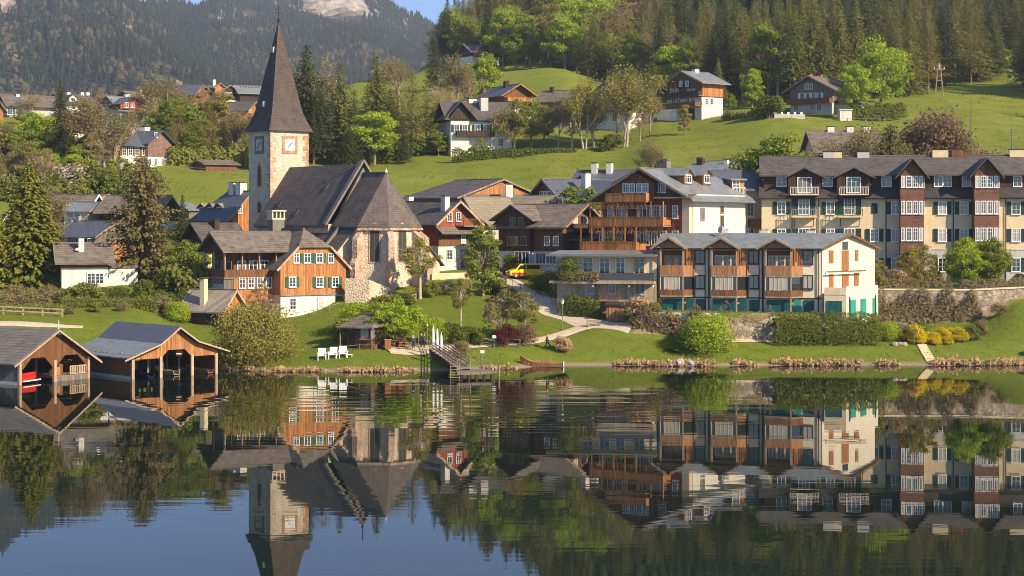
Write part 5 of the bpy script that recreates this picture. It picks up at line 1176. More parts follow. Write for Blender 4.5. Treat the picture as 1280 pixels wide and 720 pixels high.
xx = b.lx(253); wrow(b, 'F', (226, 233), 119, 1.1, 1.2)
b = hill('orange boarded gable house beside the dark double gabled one', 243, 260, 133, 120, 105.5, 'y', 9, 5, lower='white_plaster', upper='orange_wood', ps=130.5, roof='roof_blue', ov=.9, ovg=.9); wrow(b, 'F', (249, 254), 116, .9, 1); wrow(b, 'F', (249, 254), 124, .9, 1); b.balcony('F', .4, b.W - .4, b.z(121), 1.1, .9, 'board', 'red_wood')
b = hill('black gabled house with cream framed round-topped windows on the ridge', 275, 300, 132, 118, 106, 'y', 9, 2, lower='white_plaster', upper='dark_wood', ps=125, roof='roof_metal', ov=1.3, ovg=.9); wrow(b, 'F', (278.5, 283.5, 289), 117.5, 1.1, 1.2); b.balcony('F', 0, b.W + 1, b.z(128), 1.3, .8, 'board', 'cream_plaster', 'cream_plaster')
b = hill('house with long grey metal roof and dark snow guards left of the spire', 300, 330, 122, 117, 107, 'x', 10, 2, lower='dark_wood', roof='roof_metal', ov=1.2)
for i in range(8): MB().box(b.lx(301 + i * 3.2, 3), b.lx(302.4 + i * 3.2, 3), 3.4, 3.6, b.z(110.8), b.z(107)).build('snow_guard', 'roof_dark', b.root)
b = hill('pink chimney-topped house half hidden on the ridge', 269, 281, 116, 110, 103.5, 'y', 8, 1, lower='orange_wood', roof='roof_tan', ov=.7); b.chimney(267.5, 99.5, 106, 1.0, 3)
b = hill('bright orange stepped house just left of the spire base', 308, 326, 158, 140, 127, 'y', 9, 5, lower='gold_wood', upper='orange_wood', ps=150, roof='roof_slate', ov=.9); wrow(b, 'F', (313, 320), 140, .9, 1.3); wrow(b, 'F', (313, 320), 150, .9, 1.3); b.balcony('F', .3, b.W - .3, b.z(147), 1.3, .9, 'board', 'gold_wood')
b = hill('red and cream small house among trees below the ridge', 286, 307, 148, 136, 127, 'x', 8, 3, lower='pink_stone', upper='red_wood', ps=140, roof='roof_metal', ov=.8); wrow(b, 'F', (291, 301), 138, .9, 1.2)
b = house('low brown field shed at the top edge of the left meadow', (257, 345), (296, 349), 6, 214, 205, 200.5, 'x', 'brown_wood', None, None, 'roof_brown', .6, name='shed', cat='shed')

# --- behind the church and along the road
b = house('large barn with slate roof and pale timber gable behind the red house', (507, 300), (574, 290), 20, 275, 247.5, 224.5, 'x', 'dark_wood', None, None, 'roof_slate', 1.0, .6, hA=2.5, hh=.01, name='barn', cat='barn')
b.panel('F', 507, 573, b.z(255), b.z(248.5), 'roof_blue', 'glazing_band', .1); MB().prism([(.1, b.zb), (b.D - .1, b.zb), (b.D - .1, b.zw), (b.D / 2, b.zr - .4), (.1, b.zw)], 'x', b.W + .02, b.W + .1).build('gable_boards', 'gold_wood', b.root)
b = house('red boarded gable house with white chimney, small balcony and white ground floor', (548, 252), (592, 257), 12, 331, 281, 251, 'y', 'white_plaster', 'red_wood', 307, 'roof_slate', 1.3, 1.0, barge='light_trim')
b.panel('F', 548, 592, b.z(307), b.z(291), 'brown_wood', 'dark_boards', .14, .06); b.part('skirt_roof', MB().slab([(-.6, -1.5, b.z(291.5)), (b.W + .6, -1.5, b.z(291.5)), (b.W + .6, .05, b.z(283)), (-.6, .05, b.z(283))], .15), 'roof_brown')
wrow(b, 'F', (562, 573), 271, .9, 1.3, off=.11); wrow(b, 'F', (579,), 298, .9, 1.3, off=.25, pane='curtain'); wrow(b, 'F', (562,), 318.5, 1.2, 1.5); b.panel('F', 576, 583, b.zb - .5, b.z(312), 'dark_wood', 'door')
b.chimney(556.5, 246, 275, .95, .6, 'white_plaster', 'roof_dark'); b.balcony('F', b.lx(570), b.lx(593), b.z(282), 1.7, .95, 'bars', 'copper_wood')
c_ = house('low dark roofed annex with dormer between apse and red house', (508, 262), (545, 256), 9, 330, 281, 258, 'x', 'grey_wood', None, None, 'roof_blue', .8, name='annex', cat='annex'); dormer(c_, c_.lx(525), c_.zed + .8, 2.4, 1.3, .6, 'grey_wood', 'roof_slate'); c_.chimney(512, 246, 268, .9, 2, 'white_plaster', 'roof_dark')
b = house('grey-green gabled house with broad tan roof and white chimney', (585, 283), (604, 269), 10, 310, 268, 243.5, 'y', 'dark_green_boards', None, None, 'roof_tan', .7, .8)
b.root['label'] = 'grey-green gabled house with broad tan roof and white chimney'
b2_ = MB(); W, D = b.W, b.D
xr = 9.5
MB().slab([(W + .6, -.6, b.zed), (W + 5.5, 7.5, b.zed), (W + 3, 11, b.zr - .2), (W / 2, 4, b.zr - .2)], .2).build('long_roof', 'roof_tan', b.root)
wrow(b, 'F', (592,), 254, .9, 1.2); b.chimney(0, 231, 247, 1.15, 5, x=W * .5 + 2.5)
b = house('low tan roof extension in front of the grey-green house', (600, 262), (652, 266), 9, 320, 282, 246, 'x', 'grey_plaster', None, None, 'roof_tan', .8, .4, name='house')
b = house('dark brown timber house over white ground floor with two cross gables', (630, 251), (703, 245.5), 10, 336, 284, 255, 'x', 'white_plaster', 'brown_wood', 314, 'roof_brown', 1.5, 1.4, barge='weathered_trim')
mat('brown_wood_b', (.11, .055, .032), 'planks', .8, .18, .35, (.06, .03, .02))
W, D = b.W, b.D
MB().prism([(-.3, b.z(314)), (5.2, b.z(314)), (5.2, b.z(273)), (2.4, b.z(258)), (-.3, b.z(273))], 'y', -1.0, 4).build('cross_gable', 'brown_wood_b', b.root)
r_ = MB()
for p in roof_polys(-1.4, 6.2, -2.0, 5.5, b.z(275), b.z(255.5), 'y'): r_.slab(p, .2)
r_.build('cross_gable_roof', 'roof_brown', b.root)
MB().box(-.2, 5.1, -.95, 0, b.zb - 2, b.z(314)).build('cross_gable_base', 'white_plaster', b.root)
wrow(b, 'F', (641, 652), 277, .9, 1.2, off=1.05, frame='weathered_trim'); wrow(b, 'F', (638, 645, 655), 301, 1.0, 1.3, off=1.05, frame='weathered_trim'); wrow(b, 'F', (684, 695), 301, .9, 1.3, off=.1)
wrow(b, 'F', (648, 657), 322, 1.3, 1.7, 'casement', off=1.05); wrow(b, 'F', (676, 689), 323, 1.7, 1.6, 'casement')
wrow(b, 'R', (719, 731), 277, 1.1, 1.6, pane='curtain', off=.1); wrow(b, 'R', (724,), 301, .9, 1.3, off=.1); b.balcony('R', 1, D - .5, b.z(288, W), 1.2, .9, 'board', 'dark_wood')
MB().box(W + .0, W + 3.6, 2, D, b.zb - 2, b.z(300)).build('side_annex', 'dark_wood', b.root); MB().slab([(W - .2, 1.2, b.z(299)), (W + 4.4, 1.2, b.z(299)), (W + 4.4, D, b.z(292)), (W - .2, D, b.z(290))], .18).build('side_annex_roof', 'roof_slate', b.root)
b = house('timber house with steep dark blue metal roof behind the brown house', (671, 278), (697, 274), 13, 300, 247, 223.5, 'y', 'grey_wood', 'brown_wood', 262, 'roof_blue', 1.3, 1.2)
wrow(b, 'F', (677, 682, 687), 245, .9, 1.5); wrow(b, 'F', (692,), 245, 1.2, 1.8, sh='orange_shutter', pane='curtain')
MB().box(b.W, b.W + 5, 3, 12, b.zb, b.z(243)).build('side_wing', 'brown_wood', b.root); MB().slab([(b.W - .5, 2, b.z(244)), (b.W + 6, 2, b.z(246)), (b.W + 6, 7.5, b.z(226)), (b.W - .5, 7.5, b.z(226))], .2).build('side_roof', 'roof_blue', b.root); b.chimney(0, 217, 230, 1.1, 5, x=b.W + 1.2)
wrow(b, 'F', (701, 708), 254, 1, 1.2)
b = house('long navy roofed house with two white chimneys left of the villa', (712, 292), (790, 288), 12, 275, 237, 212.5, 'x', 'yellow_plaster', None, None, 'roof_blue', 1.0, .8)
b.chimney(743.5, 204.5, 213, 1.0, 5); b.chimney(762, 204, 213, 1.0, 5); xx = b.lx(735)
MB().prism([(xx - 4, b.z(250)), (xx + 4, b.z(250)), (xx + 4, b.z(236)), (xx, b.z(220)), (xx - 4, b.z(236))], 'y', -2.0, 5).build('cross_gable', 'gold_wood', b.root)
r_ = MB()
for p in roof_polys(xx - 5, xx + 5, -2.8, 6, b.z(238), b.z(217.5), 'y'): r_.slab(p, .2)
r_.build('cross_gable_roof', 'roof_blue', b.root); wrow(b, 'F', (731, 738), 243, .9, 1.2, off=2.05)
b = house('grey metal roofed house behind the villa ridge with vents', (858, 312), (926, 306), 12, 240, 214, 201, 'x', 'brown_wood', None, None, 'roof_metal', 1, .8); b.chimney(876, 198, 205, 1.2, 4, 'dark_wood', 'lead'); b.chimney(908, 200, 206, .8, 4)
b = house('navy roofed beige house with balconies between villa and hotel', (907, 246), (953, 247), 10, 330, 237, 213, 'x', 'beige_plaster', None, None, 'roof_blue', 1.0, .5)
wrow(b, 'F', (914, 928, 938), 262, 1.0, 1.9, 'cross', sh=None); wrow(b, 'F', (914, 938), 290, 1.0, 1.9); b.balcony('F', b.lx(908), b.lx(926), b.z(280), 2.2, 1.0, 'bars', 'white_paint', 'beige_plaster'); b.balcony('F', b.lx(935), b.lx(952), b.z(283), 1.4, 1.0, 'board', 'brown_wood'); b.balcony('F', b.lx(913), b.lx(928), b.z(243.5), 1.3, 1, 'bars', 'white_paint', 'beige_plaster')
MB().box(b.lx(912), b.lx(928), -.9, 2, b.z(243), b.z(224)).build('brick_bay', 'orange_wood', b.root); MB().slab([(b.lx(910), -1.4, b.z(224)), (b.lx(930), -1.4, b.z(224)), (b.lx(930), 4, b.z(221)), (b.lx(910), 4, b.z(221))], .2).build('brick_bay_roof', 'roof_metal', b.root); b.win('F', 920, 234, 1.1, 1.8, 'cross', off=.95)
b = house('broad brown roofed house with three white chimneys behind the hotel', (1022, 300), (1104, 300), 14, 215, 190, 163.5, 'x', 'cream_plaster', None, None, 'roof_brown', 1.0, .8)
for px in (1038, 1062, 1083): b.chimney(px, 159, 165, 1.2, 7)
xx = b.lx(1062, -1); MB().prism([(xx - 3, b.z(197)), (xx + 3, b.z(197)), (xx, b.z(187))], 'y', -2, 4).build('cross_gable', 'dark_wood', b.root)

# --- meadow houses
b = hill('white villa with black gable, green shutters and long grey roof on the meadow edge', 562, 640, 190, 149.5, 127.5, 'x', 11, 2, lower='white_plaster', upper='dark_wood', ps=152, roof='roof_slate', ov=1.2, ovg=1.2)
xx = b.lx(574); MB().prism([(-.2, b.z(152)), (xx * 2, b.z(152)), (xx * 2, b.z(147)), (xx, b.z(131)), (-.2, b.z(147))], 'y', -1.2, 5).build('cross_gable', 'dark_wood', b.root); MB().box(0, xx * 2 - .2, -1.15, 0, b.zb - 2, b.z(152)).build('cross_gable_base', 'white_plaster', b.root)
r_ = MB()
for p in roof_polys(-1.8, xx * 2 + 1.6, -2.3, 6.5, b.z(150), b.z(127.5), 'y'): r_.slab(p, .2)
r_.build('cross_gable_roof', 'roof_slate', b.root); wrow(b, 'F', (571, 581), 160.5, 1.3, 1.7, sh='green_shutter', off=1.2); wrow(b, 'F', (597, 608, 623, 635), 160.5, 1.3, 1.7, sh='green_shutter'); wrow(b, 'F', (581, 598, 611, 626), 178, 1.3, 1.9); b.balcony('F', b.lx(568), b.lx(615), b.z(170.5), 2.4, 1.0, 'board', 'dark_wood', posts=4, zroof=b.z(170.5)); b.chimney(590, 124, 130, 2, 6, 'white_plaster'); b.chimney(604.5, 122.5, 134, 1.8, 3, 'grey_plaster')
b = hill('red-brown chalet with orange gable and grey roof behind the white villa', 630, 664, 155, 121, 104.5, 'y', 12, 2, lower='white_plaster', upper='brown_wood', ps=133, roof='roof_blue', ov=1.6, ovg=1.5, barge='orange_wood'); wrow(b, 'F', (641, 651), 129.5, 1.3, 1.7); b.balcony('F', 0, b.W + 2, b.z(127), 1.8, .9, 'board', 'orange_wood'); b.chimney(633, 102, 109, 1.2, 5, 'dark_wood'); wrow(b, 'F', (641, 652), 138.5, 1.3, 1.5)
b = hill('brown roofed barn with orange side joined to the red-brown chalet', 672, 712, 160, 127, 113, 'x', 9, -2, lower='pink_stone', upper='orange_wood', ps=148, roof='roof_brown', ov=1.0); b.chimney(690, 110, 114, .9, 4, 'dark_wood'); wrow(b, 'F', (700,), 137, 1.2, 1.4)
b = hill('white house half hidden by bare trees in mid meadow', 738, 782, 163, 124, 101, 'y', 11, -4, lower='white_plaster', upper=None, roof='roof_brown', ov=1.5, ovg=1); wrow(b, 'F', (747, 757, 770), 131, 1.2, 1.6); wrow(b, 'F', (750, 768), 147, 1.4, 1.8); MB().prism([(1, b.z(122)), (b.W - 1, b.z(122)), (b.W / 2, b.z(104))], 'y', -.1, 0).build('gable_boards', 'grey_wood', b.root); b.balcony('F', b.lx(744), b.lx(782), b.z(138), 1.5, 1, 'board', 'white_plaster')
b = hill('three-storey chalet with orange upper side wall and dark balcony, middle of the hillside', 834, 877, 150, 106, 88.5, 'y', 7, -5, lower='white_plaster', upper='brown_wood', ps=123, roof='roof_metal', ov=1.6, ovg=1.2, barge='weathered_trim')
W, D = b.W, b.D; MB().box(W + .08, W + .16, .1, D, b.z(122), b.zw + .2).build('side_boards', 'orange_wood', b.root); wrow(b, 'R', (884, 890), 127, .9, 1.4)
wrow(b, 'F', (840, 846, 861, 867), 115, 1.1, 1.5, off=.11); wrow(b, 'F', (842, 848, 860, 866), 127, 1.2, 1.7); b.balcony('F', -.4, W + .4, b.z(121), 1.3, 1, 'board', 'dark_wood'); b.panel('F', 848, 862, b.z(110), b.z(100.5), 'dark_wood', 'gable_loggia', .14, .3); wrow(b, 'F', (851, 859), 104.5, 1.1, 1.3, off=.46)
b.balcony('F', -1.5, W + .3, b.z(134), 2.2, .9, 'board', 'brown_wood', posts=5, zroof=b.z(134)); MB().box(-1.2, W * .45, -2.2, 0, b.zb - 2, b.z(136)).build('base_annex', 'white_plaster', b.root); MB().box(W * .5, W * .8, -.1, 0, b.zb, b.z(136)).build('garage_door', 'dark_wood', b.root); b.chimney(869, 87, 90, 1.4, 4, 'white_plaster')
b = hill('large grey-brown chalet with deep roof beside the forest at right', 988, 1040, 142, 115, 94.5, 'y', 14, -4, lower='grey_plaster', upper='grey_wood', ps=130, roof='roof_brown', ov=1.8, ovg=1.5)
W, D = b.W, b.D; wrow(b, 'F', (1008, 1013), 108, 1.2, 1.3, off=.11); wrow(b, 'F', (1003, 1010, 1017, 1024), 120, 1.2, 1.5, sh='white_paint', shw=.5, off=.11); b.balcony('F', -.2, W + .2, b.z(129), 1.4, 1, 'board', 'brown_wood'); wrow(b, 'F', (995, 1016, 1024), 134, 1.5, 1.8); b.chimney(1012, 93, 96, 1.2, 5, 'orange_wood'); b.chimney(1025, 93.5, 97, 1.2, 6, 'orange_wood')
MB().box(W, W + 5, 2, 11, b.zb - 2, b.z(132)).build('side_annex', 'grey_plaster', b.root); MB().slab([(W - .2, 1, b.z(126)), (W + 6, 1, b.z(130)), (W + 6, 11, b.z(127)), (W - .2, 11, b.z(122))], .2).build('side_annex_roof', 'roof_brown', b.root); MB().box(W + .5, W + 4.5, 1.8, 1.95, b.z(131), b.z(124)).build('side_boards', 'orange_wood', b.root)
x0 = PX(1050, 398); MB().box(0, 2.8, 0, 3, -3, 2.5).box(-.2, 3.0, -.2, 3.2, 2.5, 2.7).build('garage', 'white_plaster', None, (x0, 398, hz(x0, 398))); tag(bpy.data.objects['garage'], 'small white garage lit by sun right of the large grey-brown chalet', 'garage')
x0 = PX(968, 392); o = MB().box(0, 7, 0, 4, -3, .9).build('terrace_wall', 'grey_plaster', None, (x0, 392, hz(x0, 392))); tag(o, 'pale terrace wall with white planters below the large grey-brown chalet', 'terrace wall')
for i in range(5): MB().box(i * 1.5, i * 1.5 + .5, .1, .6, .9, 1.4).build('planter', 'white_paint', o)
b = hill('small dark house with red gable alone at the top of the meadow', 590, 624, 82, 66, 56, 'x', 9, 3, lower='white_plaster', upper='dark_wood', ps=71, roof='roof_blue', ov=1.2); xx = b.lx(602)
MB().prism([(xx - 3.5, b.z(72)), (xx + 3.5, b.z(72)), (xx + 3.5, b.z(66)), (xx, b.z(58)), (xx - 3.5, b.z(66))], 'y', -1.0, 5).build('cross_gable', 'red_wood', b.root); wrow(b, 'F', (602,), 66, 1.4, 1.2, off=1.05); wrow(b, 'F', (596, 606, 613, 619), 76, 1.2, 1.6)
r_ = MB()
for p in roof_polys(xx - 4.6, xx + 4.6, -1.9, 6, b.z(67), b.z(56.5), 'y'): r_.slab(p, .2)
r_.build('cross_gable_roof', 'roof_blue', b.root)

# ================================================================== walls, fences, paths
def wall(name, label, cat, pts, top, bot, th, m, cap=None):
    """pts [(px, Y)], top/bot lists of world z"""
    cx, cy = PX(*pts[0]), pts[0][1]; w = MB(); c = MB()
    for i in range(len(pts) - 1):
        p, q = (PX(*pts[i]) - cx, pts[i][1] - cy), (PX(*pts[i + 1]) - cx, pts[i + 1][1] - cy); L = math.hypot(q[0] - p[0], q[1] - p[1]); nx_, ny_ = -(q[1] - p[1]) / L * th, (q[0] - p[0]) / L * th
        w.add([(*p, bot[i]), (*q, bot[i + 1]), (q[0] + nx_, q[1] + ny_, bot[i + 1]), (p[0] + nx_, p[1] + ny_, bot[i]), (*p, top[i]), (*q, top[i + 1]), (q[0] + nx_, q[1] + ny_, top[i + 1]), (p[0] + nx_, p[1] + ny_, top[i])],
              [(0, 3, 2, 1), (4, 5, 6, 7), (0, 1, 5, 4), (1, 2, 6, 5), (2, 3, 7, 6), (3, 0, 4, 7)])
        if cap: c.beam((p[0] + nx_ / 2, p[1] + ny_ / 2, top[i] + .1), (q[0] + nx_ / 2, q[1] + ny_ / 2, top[i + 1] + .1), th + .25, .18)
    o = w.build(name, m, None, (cx, cy, 0)); tag(o, label, cat)
    if cap: c.build('coping', cap, o)
    return o
def fence(label, pts, h, step, m, rails=2, rw=.12, pw=.12, group=None, boards=False, cat='fence', name='fence'):
    P = [(PX(a, b), b) for a, b in pts]; cx, cy = P[0]; root = empty(name, (cx, cy, hz(cx, cy)), label=label, cat=cat, group=group); z00 = hz(cx, cy)
    for i in range(len(P) - 1):
        (x0, y0), (x1, y1) = P[i], P[i + 1]; L = math.hypot(x1 - x0, y1 - y0); n = max(1, round(L / step)); seg = MB(); prev = None
        for k in range(n + 1):
            t = k / n; x, y = x0 + (x1 - x0) * t, y0 + (y1 - y0) * t; z = hz(x, y)
            if k < n or i == len(P) - 2: MB().box(-pw / 2, pw / 2, -pw / 2, pw / 2, -.4, h).build('post', m, root, (x - cx, y - cy, z - z00))
            cur = (x - cx, y - cy, z - z00)
            if prev:
                for r_i in range(rails): zz = h * (r_i + 1) / (rails + .15); seg.beam((prev[0], prev[1] - pw / 2 - .02, prev[2] + zz), (cur[0], cur[1] - pw / 2 - .02, cur[2] + zz), .04, rw)
                if boards:
                    for j in range(int(L / n / .2)): u = j * .2 * n / L; a = [prev[q] + (cur[q] - prev[q]) * u for q in range(3)]; seg.box(a[0] - .03, a[0] + .03, a[1] - .04, a[1], a[2] + .05, a[2] + h)
            prev = cur
        seg.build('rails', m, root)
    return root
fence('pale two-rail timber fence above the sandy strip, left shore', [(-20, 216), (78, 215)], 1.05, 2.6, 'light_trim', 2, .16, .16)
wall('retaining_wall', 'high overgrown stone retaining wall below the hotel', 'retaining wall', [(1096, 225.4), (1215, 225.3), (1300, 226.2)], [8.25, 8.2, 8.6], [1.5, 1.5, 3], .8, 'garden_stone', 'cream_plaster')
hedge(1100, 225.1, 1226, 224.9, 368, .35, 'vine', 'dry brown creeper covering the high retaining wall', 'wall_creeper', 'creeper', 60, .11, lumpy=.5)
hf = fence('thin wire railing on the high retaining wall before the hotel', [(1100, 226.4), (1300, 226.6)], 1.15, 2.2, 'grey_wood', 4, .035, .08)
wall('garden_wall', 'low rough stone wall under the apartment house, left of the dark hedge', 'garden wall', [(898, 212.3), (985, 212.6)], [4.6, 4.6], [0, 0], .7, 'garden_stone')
wall('garden_wall', 'vine covered garden wall behind the bright green lakeside bush', 'garden wall', [(795, 214.2), (898, 212.6)], [5.9, 5.9], [0, 0], .6, 'yard_stone')
fence('silvery wicker fence above the low rough stone wall', [(795, 213.6), (985, 213.2)], 1.15, 1.6, 'grey_wood', 5, .07, .1)
hedge(793, 213.7, 893, 212.2, 391, .45, 'vine', 'dry tangled vines over the garden wall below the teal garages', 'vines', 'vines', 70, .11, lumpy=.35)
hedge(897, 212.7, 985, 212.9, 389, .5, 'vine', 'brown climbing stems on the wicker fence', 'vines', 'vines', 26, .1, lumpy=.5)
wall('churchyard_wall', 'cream rubble wall right of the orange house below the church', 'churchyard wall', [(431, 232.5), (462, 232), (486, 233.5)], [9.6, 9.4, 8.3], [2, 2, 2], .5, 'yard_stone')
fence('wooden picket fence at the foot of the churchyard', [(486, 229), (520, 231)], 1.1, 1.5, 'light_trim', 2, .1, .12, boards=True)
fence('pale picket fence right of the apse below the pollarded tree', [(535, 234), (564, 237)], 1.15, 1.5, 'light_trim', 2, .1, .12, boards=True)
wall('road_wall', 'low pale kerb wall along the upper road beside the church', 'kerb wall', [(540, 243), (625, 246)], [9.95, 10.15], [6, 6], .3, 'cream_plaster')
fence('thin rail fence along the white base of the orange house', [(348, 227.5), (392, 228), (432, 231)], .9, 2.2, 'weathered_trim', 1, .06, .1)
fence('wooden rail fence along the gravel path by the red bushes', [(601, 208.8), (650, 208.9)], 1.1, 1.9, 'grey_wood', 2, .08, .12)
fence('low fence before the kiosk terrace', [(408, 203.4), (470, 203.9)], .75, 2.2, 'grey_wood', 1, .06, .1)
fence('field fence at the top edge of the left meadow', [(212, 345), (330, 338)], 1.0, 4, 'weathered_trim', 2, .1, .14)
fence('pasture fence below the large grey-brown chalet', [(965, 388), (1150, 404)], .9, 5, 'weathered_trim', 1, .06, .16)
fence('handrail beside the sloping path', [(622, 242), (660, 232), (700, 222)], 1.0, 2.6, 'weathered_trim', 1, .07, .09)

RIB = []
def ribbon(name, label, pts, m, lift=.07, cat='path'):
    """pts [(px, Y, half width)] smoothed and draped"""
    P = [(PX(a, b), b, w_) for a, b, w_ in [(a, gY(a, b, 196, 300, .1) if b > 300 else b, w_) for a, b, w_ in pts]]; S = []
    for i in range(len(P) - 1):
        p0, p1, p2, p3 = P[max(0, i - 1)], P[i], P[i + 1], P[min(len(P) - 1, i + 2)]; n = max(2, int(math.hypot(p2[0] - p1[0], p2[1] - p1[1]) / .5))
        for k in range(n):
            t = k / n; S.append(tuple(.5 * (2 * p1[j] + (p2[j] - p0[j]) * t + (2 * p0[j] - 5 * p1[j] + 4 * p2[j] - p3[j]) * t * t + (3 * p1[j] - p0[j] - 3 * p2[j] + p3[j]) * t ** 3) for j in range(3)))
    S.append(P[-1]); RIB.extend(S); Vv, Ff = [], []; K = 7
    for i, (x, y, w_) in enumerate(S):
        a, b_ = S[max(0, i - 1)], S[min(len(S) - 1, i + 1)]; dx, dy = b_[0] - a[0], b_[1] - a[1]; L = math.hypot(dx, dy) + 1e-6; nx_, ny_ = -dy / L, dx / L
        for k in range(K): o_ = (k / (K - 1) * 2 - 1) * w_; X, Y_ = x + nx_ * o_, y + ny_ * o_; Vv.append((X, Y_, hz(X, Y_) + lift - (.1 if k in (0, K - 1) else 0)))
    for i in range(len(S) - 1):
        for k in range(K - 1): a = i * K + k; Ff.append((a, a + K, a + K + 1, a + 1))
    o = link(name, np_mesh(name, Vv, Ff, m, True)); tag(o, label, cat, kind='structure'); return o
ribbon('road', 'pale tarmac lane descending from the upper road to the lake path', [(560, 347, 1.4), (622, 349, 2.0), (642, 361, 2.0), (664, 374, 1.9), (690, 385, 1.8), (715, 397, 1.8), (742, 405, 1.8), (792, 407, 1.4)], 'asphalt_pale', .13, 'road')
ribbon('path', 'gravel lakeside path curving to the kiosk', [(752, 406, 1.3), (728, 410, 1.3), (700, 419, 1.1), (684, 423, 1.0), (650, 429, 1.0), (620, 431, 1.0), (590, 433, 1.2), (562, 435, 1.6), (535, 437, 2.4), (510, 438, 2.6), (484, 438, 1.6)], 'gravel', .14)
ribbon('forecourt', 'pale forecourt before the brown timber house', [(625, 247, 2.5), (660, 247.5, 3.2), (700, 246, 3)], 'asphalt_pale', .13)
ribbon('sand_strip', 'sandy strip across the grass above the brown boathouse', [(-30, 210.5, 1.2), (40, 210.8, 1.1), (104, 211.2, .5)], 'gravel', .06, 'sand')
ribbon('hillside_drive', 'gravel drive beside the chalet on the hill', [(880, 421, 1.4), (930, 424, 1.2), (980, 416, 1.2)], 'gravel', .15)
# ================================================================== small things by the lake
def at(px, Y, dz=0): x = PX(px, Y); return (x, Y, hz(x, Y) + dz)
# kiosk hut
b = B('kiosk', 'small dark wooden kiosk hut with shingle roof under the chestnut tree', 'kiosk', (434, 205.3), (464, 203.8), 4.2); W = b.W; g0 = hz(*b.pt(1.5, 1)); 
b.part('wall', MB().box(0, W, 0, 4.2, g0 - 1, b.z(405)), 'brown_wood'); add_roof(b, 'roof_brown', -.8, W + .6, -.8, 4.8, b.z(409), b.z(393, None, 2), 'x', hA=1.6, hB=1.4, zh=b.z(408), th=.12)
b.win('F', 456, 416, 1.1, 1.3, 'big', frame='weathered_trim', pane='curtain'); b.win('F', 446, 415, .6, .9, 'casement', frame='brown_wood'); b.win('R', 467, 416, 1.4, 1.3, 'big', frame='grey_wood')
b.part('post', MB().box(-.7, -.58, -.6, -.48, g0 - .5, b.z(409)), 'weathered_trim'); b.part('serving_shelf', MB().box(b.lx(451), W, -.5, 0, g0 + .95, g0 + 1.02), 'weathered_trim'); b.part('door', MB().box(.3, 1.1, -.06, 0, g0, g0 + 1.9), 'dark_wood')
# garden chairs
def garden_chair(px, Y, rz, lab):
    o = empty('garden_chair', at(px, Y), rz, label=lab, cat='garden chair', group='white garden chairs on the lakeside grass'); m_ = 'white_paint'
    MB().slab([(-.32, -.3, .42), (.32, -.3, .42), (.32, .3, .34), (-.32, .3, .34)], .06).build('seat', m_, o)
    bk = MB()
    for i in range(5): x = -.3 + i * .15; bk.add([(x - .065, .28, .34), (x + .065, .28, .34), (x + .065, .58, 1.12), (x - .065, .58, 1.12), (x - .065, .32, .34), (x + .065, .32, .34), (x + .065, .62, 1.12), (x - .065, .62, 1.12)], [(0, 1, 2, 3), (7, 6, 5, 4), (0, 3, 7, 4), (1, 5, 6, 2), (3, 2, 6, 7), (0, 4, 5, 1)])
    bk.build('backrest', m_, o)
    for s in (-1, 1):
        MB().box(s * .42 - .07, s * .42 + .07, -.38, .42, .6, .65).build('armrest', m_, o)
        for y in (-.3, .3): MB().box(s * .38 - .04, s * .38 + .04, y - .04, y + .04, -.1, .6).build('leg', m_, o)
    return o
for px, rz, w_ in ((402.5, .1, 'leftmost of the three white garden chairs on the shore grass'), (416, -.05, 'middle one of the three white garden chairs on the shore grass'), (429, .15, 'rightmost of the three white garden chairs, beside the low footstool')):
    o = garden_chair(px, 201.3, rz, w_); o.scale = (1.2, 1.2, 1.15)
o = empty('footstool', at(436, 201.2), .3, label='low white footstool beside the rightmost garden chair', cat='footstool'); MB().box(-.4, .4, -.25, .25, .26, .32).build('seat', 'white_paint', o)
for s in (-.33, .33): MB().box(s - .03, s + .03, -.2, .2, -.05, .26).build('leg', 'white_paint', o)
# benches
for (px, Y, lab, m_) in ((140, 208, 'pale bench on the grass behind the boathouses', 'light_trim'), (742, 216, 'small bench beside the lane', 'weathered_trim')):
    o = empty('bench', at(px, Y), .1, label=lab, cat='bench'); MB().box(-.9, .9, -.2, .22, .42, .48).build('seat', m_, o)
    for s in (-.7, .7): MB().box(s - .05, s + .05, -.18, .2, -.1, .42).build('leg', m_, o)
    if px > 700: MB().box(-.9, .9, .24, .28, .6, .9).build('backrest', m_, o)
# jetty: sloping gangway and platform with ladder
jr = empty('jetty', (PX(575, 188), 188, 0), 0, label='grey timber jetty with railed gangway and low swimming platform', cat='jetty'); jx, jy = PX(575, 188), 188
def J(px, Y, z): return (PX(px, Y) - jx, Y - jy, z)
a_l, a_r, c_l, c_r = J(537, 205.5, 2.0), J(552, 205.5, 2.0), J(571.5, 189.2, 1.05), J(588, 190.2, 1.05)
dk = MB().slab([c_l, c_r, a_r, a_l], .18); dk.build('gangway', 'grey_wood', jr)
sk = MB()
for p, q in ((a_l, c_l), (a_r, c_r)): sk.beam((p[0], p[1], p[2] - .45), (q[0], q[1], q[2] - .45), .2, .5)
sk.build('stringers', 'dark_wood', jr)
for p, q in ((a_l, c_l), (a_r, c_r)):
    rl = MB(); n = 8
    for i in range(n + 1): t = i / n; v = [p[k] + (q[k] - p[k]) * t for k in range(3)]; rl.box(v[0] - .05, v[0] + .05, v[1] - .05, v[1] + .05, v[2] - .3, v[2] + 1.05)
    for h in (.35, .7, 1.05): rl.beam((p[0], p[1], p[2] + h), (q[0], q[1], q[2] + h), .05, .11)
    rl.build('railing', 'weathered_trim', jr)
P4 = [J(571.5, 187.2, .72), J(616, 188.6, .72), J(613, 191.8, .72), J(571.5, 191.0, .72)]
MB().slab(P4, .3).build('platform', 'grey_wood', jr)
